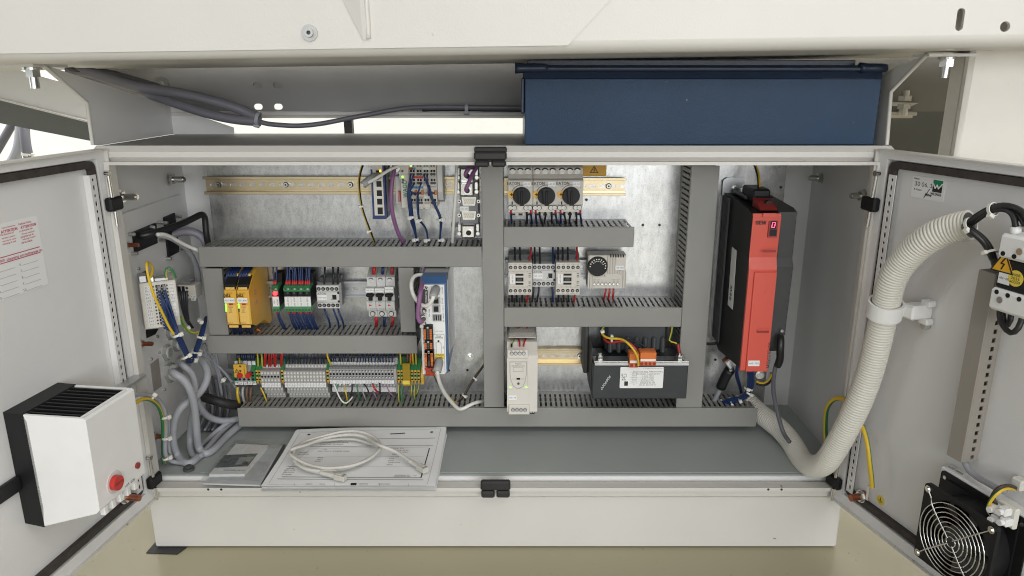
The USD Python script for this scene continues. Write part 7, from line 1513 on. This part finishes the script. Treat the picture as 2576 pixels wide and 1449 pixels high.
for i in range(12):
    o = [(x + rng.uniform(-.0016, .0016) + (.0022 if k in (1, 2) else 0) * (11 - i) / 11, y + rng.uniform(-.001, .001) - .0008 * (11 - i) * (k > 1)) for k, (x, y) in enumerate(pc_)]
    t.add('sheet', MB(FP).add(*sheetmesh(o, .0009 + i * .0009, (lambda u, v, s=.45 + .05 * i: lift(u, v) * s), .0007)), paper, True)
def onpage(u, v):   # a point on the top sheet
    c_ = np.array(pc_); p = c_[0] * (1 - u) * (1 - v) + c_[1] * u * (1 - v) + c_[2] * u * v + c_[3] * (1 - u) * v
    return np.array([p[0], p[1], .0009 + 11 * .0009 + .0004 + float(lift(np.array(u), np.array(v)))])
def pline(u0, v0, u1, v1, w):
    n_ = 16; pts = [onpage(u0 + (u1 - u0) * k / n_, v0 + (v1 - v0) * k / n_) for k in range(n_ + 1)]
    d = np.array(pts[-1]) - pts[0]; nn = np.array([-d[1], d[0], 0]); nn /= np.linalg.norm(nn); V = np.array([p + s * nn * w / 2 for p in pts for s in (1, -1)])
    f = np.array([[2 * k + 1, 2 * k + 3, 2 * k + 2] for k in range(n_)] + [[2 * k + 1, 2 * k + 2, 2 * k] for k in range(n_)])
    return V, f
def inv(x, y):
    p = np.array(at('O', x, y, .012, FP)); c_ = np.array(pc_)
    v = (p[1] - c_[0][1]) / (c_[3][1] - c_[0][1]); l, r = c_[0] * (1 - v) + c_[3] * v, c_[1] * (1 - v) + c_[2] * v
    return (p[0] - l[0]) / (r[0] - l[0]), v
g = MB(FP)
for xa, ya, xb, yb, w in ((865, 535, 2225, 547, .0014), (822, 555, 2245, 567, .0011), (2222, 547, 2303, 272, .0020), (1140, 250, 2338, 247, .0012), (1795, 187, 2358, 184, .0012), (1380, 188, 1600, 188, .0010)):
    g.add(*pline(*inv(xa, ya), *inv(xb, yb), w))
t.add('printed_frame', g, ink)
g = MB(FP)
for xa, ya, xb, yb in ((740, 595, 1040, 122), (1040, 122, 2412, 105), (2412, 105, 2285, 610), (1150, 265, 2300, 262), (860, 520, 1140, 265), (900, 435, 2200, 440), (1000, 345, 2250, 345), (725, 612, 2280, 622), (985, 595, 985, 622), (1380, 600, 1380, 625), (1820, 600, 1820, 625), (2100, 600, 2100, 625)):
    g.add(*pline(*inv(xa, ya), *inv(xb, yb), .0005))
t.add('thin_rules', g, gink)
g = MB(FP)
def ptext(s, x, y, h):
    u, v = inv(x, y); p = onpage(u, v); g.text(s, p[0], p[1], p[2], h)
for s, x, y, h in (('Weinig Zitzmann', 1360, 200, .0034), ('Schaltschrankfertigung', 1385, 213, .0034), ('Industriestr. 15, Elektro', 1350, 230, .0030), ('DIPL. (FH) A. STEINER GMBH', 1370, 292, .0032), ('=60', 1285, 275, .003), ('PROJEKT', 1080, 300, .003), ('MASCHINE', 1070, 318, .003), ('2014', 1240, 350, .003), ('400 V', 1235, 367, .003), ('50Hz', 1215, 385, .003), ('U Steuer 24V', 1990, 272, .003), ('DATUM 30.06.', 2030, 290, .003), ('GEPR. 2014', 2030, 307, .003), ('Blatt', 1960, 325, .003), ('=60-T10', 1960, 347, .003), ('Seite', 1935, 365, .003), ('Index', 1930, 384, .003), ('Stueckliste', 1960, 403, .003), ('Kabel', 1915, 422, .003), ('KUNDE', 960, 435, .003), ('Auftrag', 945, 453, .003), ('Zeichnung', 940, 470, .003), ('Bearbeiter', 935, 490, .003), ('Freigabe', 915, 512, .003), ('Schaltplan Nr', 2040, 522, .003), ('Elektrodokument', 2040, 533, .0028), ('60', 2165, 527, .003), ('WEINIG', 1660, 605, .003), ('Klemmplan', 1865, 605, .003), ('Datum', 1130, 605, .0026), ('Name', 1260, 605, .0026)):
    ptext(s, x, y, h)
t.add('page_print', g, gink)
u, v = inv(1565, 608); p = onpage(u, v); t.add('maker_mark', MB(FP).box(p[0] - .005, p[0] + .005, p[1] - .003, p[1] + .004, p[2], p[2] + .0003), ink)
for x, y in ((1130, 140), (2325, 133)):
    u, v = inv(x, y); p = onpage(u, v); t.add('punch_hole', MB(FP).cyl(p[0], p[1], .0030, p[2], p[2] + .0003, 14), dark)
g = MB(FP); u0, v0 = inv(1920, 147); u1, v1 = inv(2065, 140); V, f = pline(u0, v0, u1, v1, .0035); t.add('page_tear', g.add(V + [0, 0, .0003], f), ink)
# manuals in a clear bag
bc = [at('O', *p, .006, FP) for p in ((80, 605), (640, 625), (890, 205), (410, 205))]
bg = thing('clear_bag', 'clear plastic bag wrapped round the manuals at the left of the papers', 'bag', FP.pt((*bc[0], 0)))
wr = lambda u, v: .0015 * np.sin(u * 9 + v * 4) + .0020 * np.sin(v * 13 - u * 5) + .006 * np.clip(1 - 2.0 * np.abs(u - .42), 0, 1) + .0035
bg.add('film', MB(FP).add(*(lambda m: (m[0][:484], m[1][:882]))(sheetmesh(bc, .0085, wr, .0002, 22))), film, True)
def book(cor, c0, th, name, label, mat):
    b_ = thing(name, label, 'booklet', FP.pt((*at('O', *cor[0], c0 + th, FP), 0)))
    q_ = [at('O', *p, c0 + th, FP) for p in cor]; b_.add('pages', MB(FP).quad([(*p, c0) for p in q_], th), mat); return b_, q_
b1, q1 = book(((95, 600), (655, 618), (890, 235), (560, 225)), .0003, .0028, 'booklet', 'lower grey manual under the clear bag, next to the papers', M('manual_grey', (.50, .52, .53), .6))
b1.add('spine_strip', MB(FP).quad([(*at('O', *p, .0035, FP), .0032) for p in ((660, 612), (690, 600), (905, 225), (880, 222))], .0006), dark)
b2, q2 = book(((155, 515), (500, 510), (735, 230), (420, 215)), .0035, .0050, 'booklet', 'upper white manual with a dark photo band inside the clear bag', lab)
b2.add('photo_band', MB(FP).quad([(*at('O', *p, .0088, FP), .0087) for p in ((205, 450), (535, 435), (633, 310), (308, 328))], .0003), M('print_dark', (.10, .12, .12), .5))
b2.add('photo_device', MB(FP).quad([(*at('O', *p, .0092, FP), .0091) for p in ((410, 420), (540, 410), (600, 340), (455, 350))], .0003), M('print_grey', (.30, .33, .33), .5))
b2.add('photo_knob', MB(FP).cyl(*at('O', 508, 402, .0096, FP), .006, .0094, .0096, 14), dark)
b2.add('title', MB(FP).text('Operating manual', *at('O', 405, 473, .0088, FP), .0087, .0035), gink)
# network cable coil
def coil(pts): return [FP.pt((*at('O', x, y, h, FP), h)) for x, y, h in pts]
top = .0165
loop = [(1290, 505, .016), (1120, 470, .018), (1010, 400, .020), (960, 320, .024), (975, 265, .026), (1060, 222, .022), (1220, 188, .022), (1400, 172, .022), (1580, 172, .022), (1720, 212, .022), (1800, 240, .028), (1800, 290, .024), (1740, 345, .022), (1560, 430, .021), (1330, 480, .021), (1120, 465, .024), (1000, 395, .026), (980, 310, .030), (1050, 215, .030), (1240, 150, .034), (1430, 103, .038), (1600, 95, .040), (1740, 138, .036), (1820, 215, .030), (1815, 275, .028), (1720, 360, .026), (1540, 430, .026), (1300, 452, .026), (1090, 405, .028), (960, 330, .034), (945, 290, .034), (985, 262, .036)]
loop2 = [(985, 262, .034), (1080, 235, .034), (1250, 172, .032), (1420, 135, .034), (1600, 130, .036), (1720, 172, .034), (1820, 230, .038), (1950, 280, .030), (2060, 345, .025), (2130, 395, .023)]
t = thing('network_cable', 'coiled cream network cable lying on the printed diagrams', 'cable', FP.pt((*at('O', 1400, 300, .02, FP), .01)))
t.add('jacket', MB().tube(coil(loop + loop2[1:]), .0031, 10, .004), lcab, True)
for pts, lb in (((1290, 510), 1), ((2130, 395), 0)):
    a0_, b0_ = at('O', *pts, .020, FP); e_ = at('O', 1490, 575, .016, FP) if lb else at('O', 2275, 490, .018, FP); m0 = np.array([a0_, b0_]); d = np.array(e_) - m0; L_ = np.linalg.norm(d); d /= L_
    fr = Fr(FP.pt((a0_, b0_, .0155)), (d[0], d[1], 0), (-d[1], d[0], 0), (0, 0, 1))
    pl_ = t.add('plug_boot', MB(fr).box(-.002, L_ * .48, -.0045, .0045, .0015, .0095, .002), lcab); pl_.add('boot_neck', MB(fr).rod((-.010, 0, .005), (0, 0, .005), .0040), lcab, True)
    pl_.add('plug_body', MB(fr).box(L_ * .48, L_, -.0062, .0062, 0, .010, .001), M('plug_clear_' + 'ba'[lb], (.55, .53, .47), .2)); pl_.add('plug_latch', MB(fr).box(L_ * .55, L_ * .85, -.003, .003, .0102, .0118, .0005), lcab)
    pl_.add('contact_window', MB(fr).box(L_ * .86, L_ * .97, -.0048, .0048, .0101, .0104), mgrey)

# ================================================================ cables above the cabinet
cable('overhead_cable', 'thickest grey cable sagging above the cabinet from the left bracket to the tie', 'cable', P_('a', [(330, 352, 1.36), (420, 358, 1.37), (520, 385, 1.38), (640, 425, 1.385), (760, 448, 1.385), (880, 465, 1.385), (1020, 495, 1.39), (1150, 530, 1.395), (1230, 560, 1.40), (1300, 590, 1.40)]), .0130, ocab, n=14)
cable('overhead_cable', 'second grey cable sagging just under the thickest one', 'cable', P_('a', [(380, 370, 1.41), (560, 410, 1.42), (700, 455, 1.42), (830, 500, 1.415), (960, 545, 1.41), (1100, 585, 1.405), (1220, 605, 1.40), (1310, 612, 1.40)]), .0124, ocab, n=14)
cable('overhead_cable', 'dark cable high behind the left bracket above the two thick cables', 'cable', P_('a', [(360, 365, 1.44), (450, 358, 1.45), (560, 372, 1.45), (680, 405, 1.45), (800, 440, 1.45)]), .0100, dcab, n=12)
cable('overhead_cable', 'dark grey cable running right from the tie along the plate edge to the blue box', 'cable', [*P_('a', [(1210, 585, 1.405), (1290, 610, 1.40)])] + P_('b', [(0, 1140, 1.40), (80, 1165, 1.40), (200, 1185, 1.40), (350, 1195, 1.405), (520, 1190, 1.41), (700, 1165, 1.42), (900, 1125, 1.43), (1150, 1078, 1.44), (1400, 1035, 1.445), (1650, 1018, 1.445), (1900, 1018, 1.445), (2200, 1022, 1.445), (2500, 1024, 1.445), (2800, 1024, 1.445)]), .0068, dcab)
cable('overhead_cable', 'thin black cable under the dark grey one at the plate edge', 'cable', P_('b', [(1600, 1045, 1.450), (1900, 1042, 1.450), (2200, 1045, 1.450), (2500, 1048, 1.450), (2800, 1050, 1.45)]), .0050, bcab)
tie(wp('b', 40, 1130, 1.40), (1, 0, -.25), .0165, 'grey tie binding the thick cables at the left of the gap', (-.1, -.3, -1), .006, mat=gcab)
tie(wp('b', 2022, 1030, 1.447), (1, 0, 0), .0110, 'grey tie fixing the thin cables to the plate edge', (0, -.5, -1), .006, mat=gcab)
w = wp('a', 808, 425, 1.505); bq = thing('plate_bolt', 'zinc bolt with washer on the dark plate above the thick cables', 'bolt', w); fr = Fr(w, (1, 0, 0), (0, 0, 1), (0, -1, 0)); bq.add('washer', MB(fr).cyl(0, 0, .014, -.004, .001, 22), steel); bq.add('bolt_head', MB(fr).hexa(0, 0, .008, .001, .009), steel)
sp = P_('a', [(295, 322, 1.3), (330, 322, 1.3), (385, 362, 1.3), (355, 358, 1.3)])
single('dark_stiffener', 'dark steel stiffener edge above the left bracket', 'stiffener', MB().raw(*(np.vstack([sp, np.array(sp) + [0, .012, 0]]), np.array([[0, 2, 1], [0, 3, 2], [4, 5, 6], [4, 6, 7], [0, 1, 5], [0, 5, 4], [1, 2, 6], [1, 6, 5], [2, 3, 7], [2, 7, 6], [3, 0, 4], [3, 4, 7]]))), dark)

# ================================================================ rows of alike wires: each label says which one of its row
ORD = ['first', 'second', 'third', 'fourth', 'fifth', 'sixth', 'seventh', 'eighth', 'ninth', 'tenth', 'eleventh', 'twelfth', 'thirteenth', 'fourteenth', 'fifteenth', 'sixteenth']
for (g_, l_), items in ROWS.items():
    if any(w in l_ for w in ('bundle', 'tied', 'wall terminal module')) or len(items) < 2 or len(items) > 16: continue
    l_ = l_.replace('wires ', 'wire ', 1).replace('ferrules ', 'ferrule ', 1).replace('cables ', 'cable ', 1)
    for i, (x, p_) in enumerate(sorted(items)):
        s = l_ + ', ' + (ORD[i] if i < len(items) - 1 else 'last') + ' from left'
        w_ = s.replace(',', '').split()
        if len(w_) > 16: print('LONG', s)
        stage.GetPrimAtPath(p_).SetCustomDataByKey('label', s)
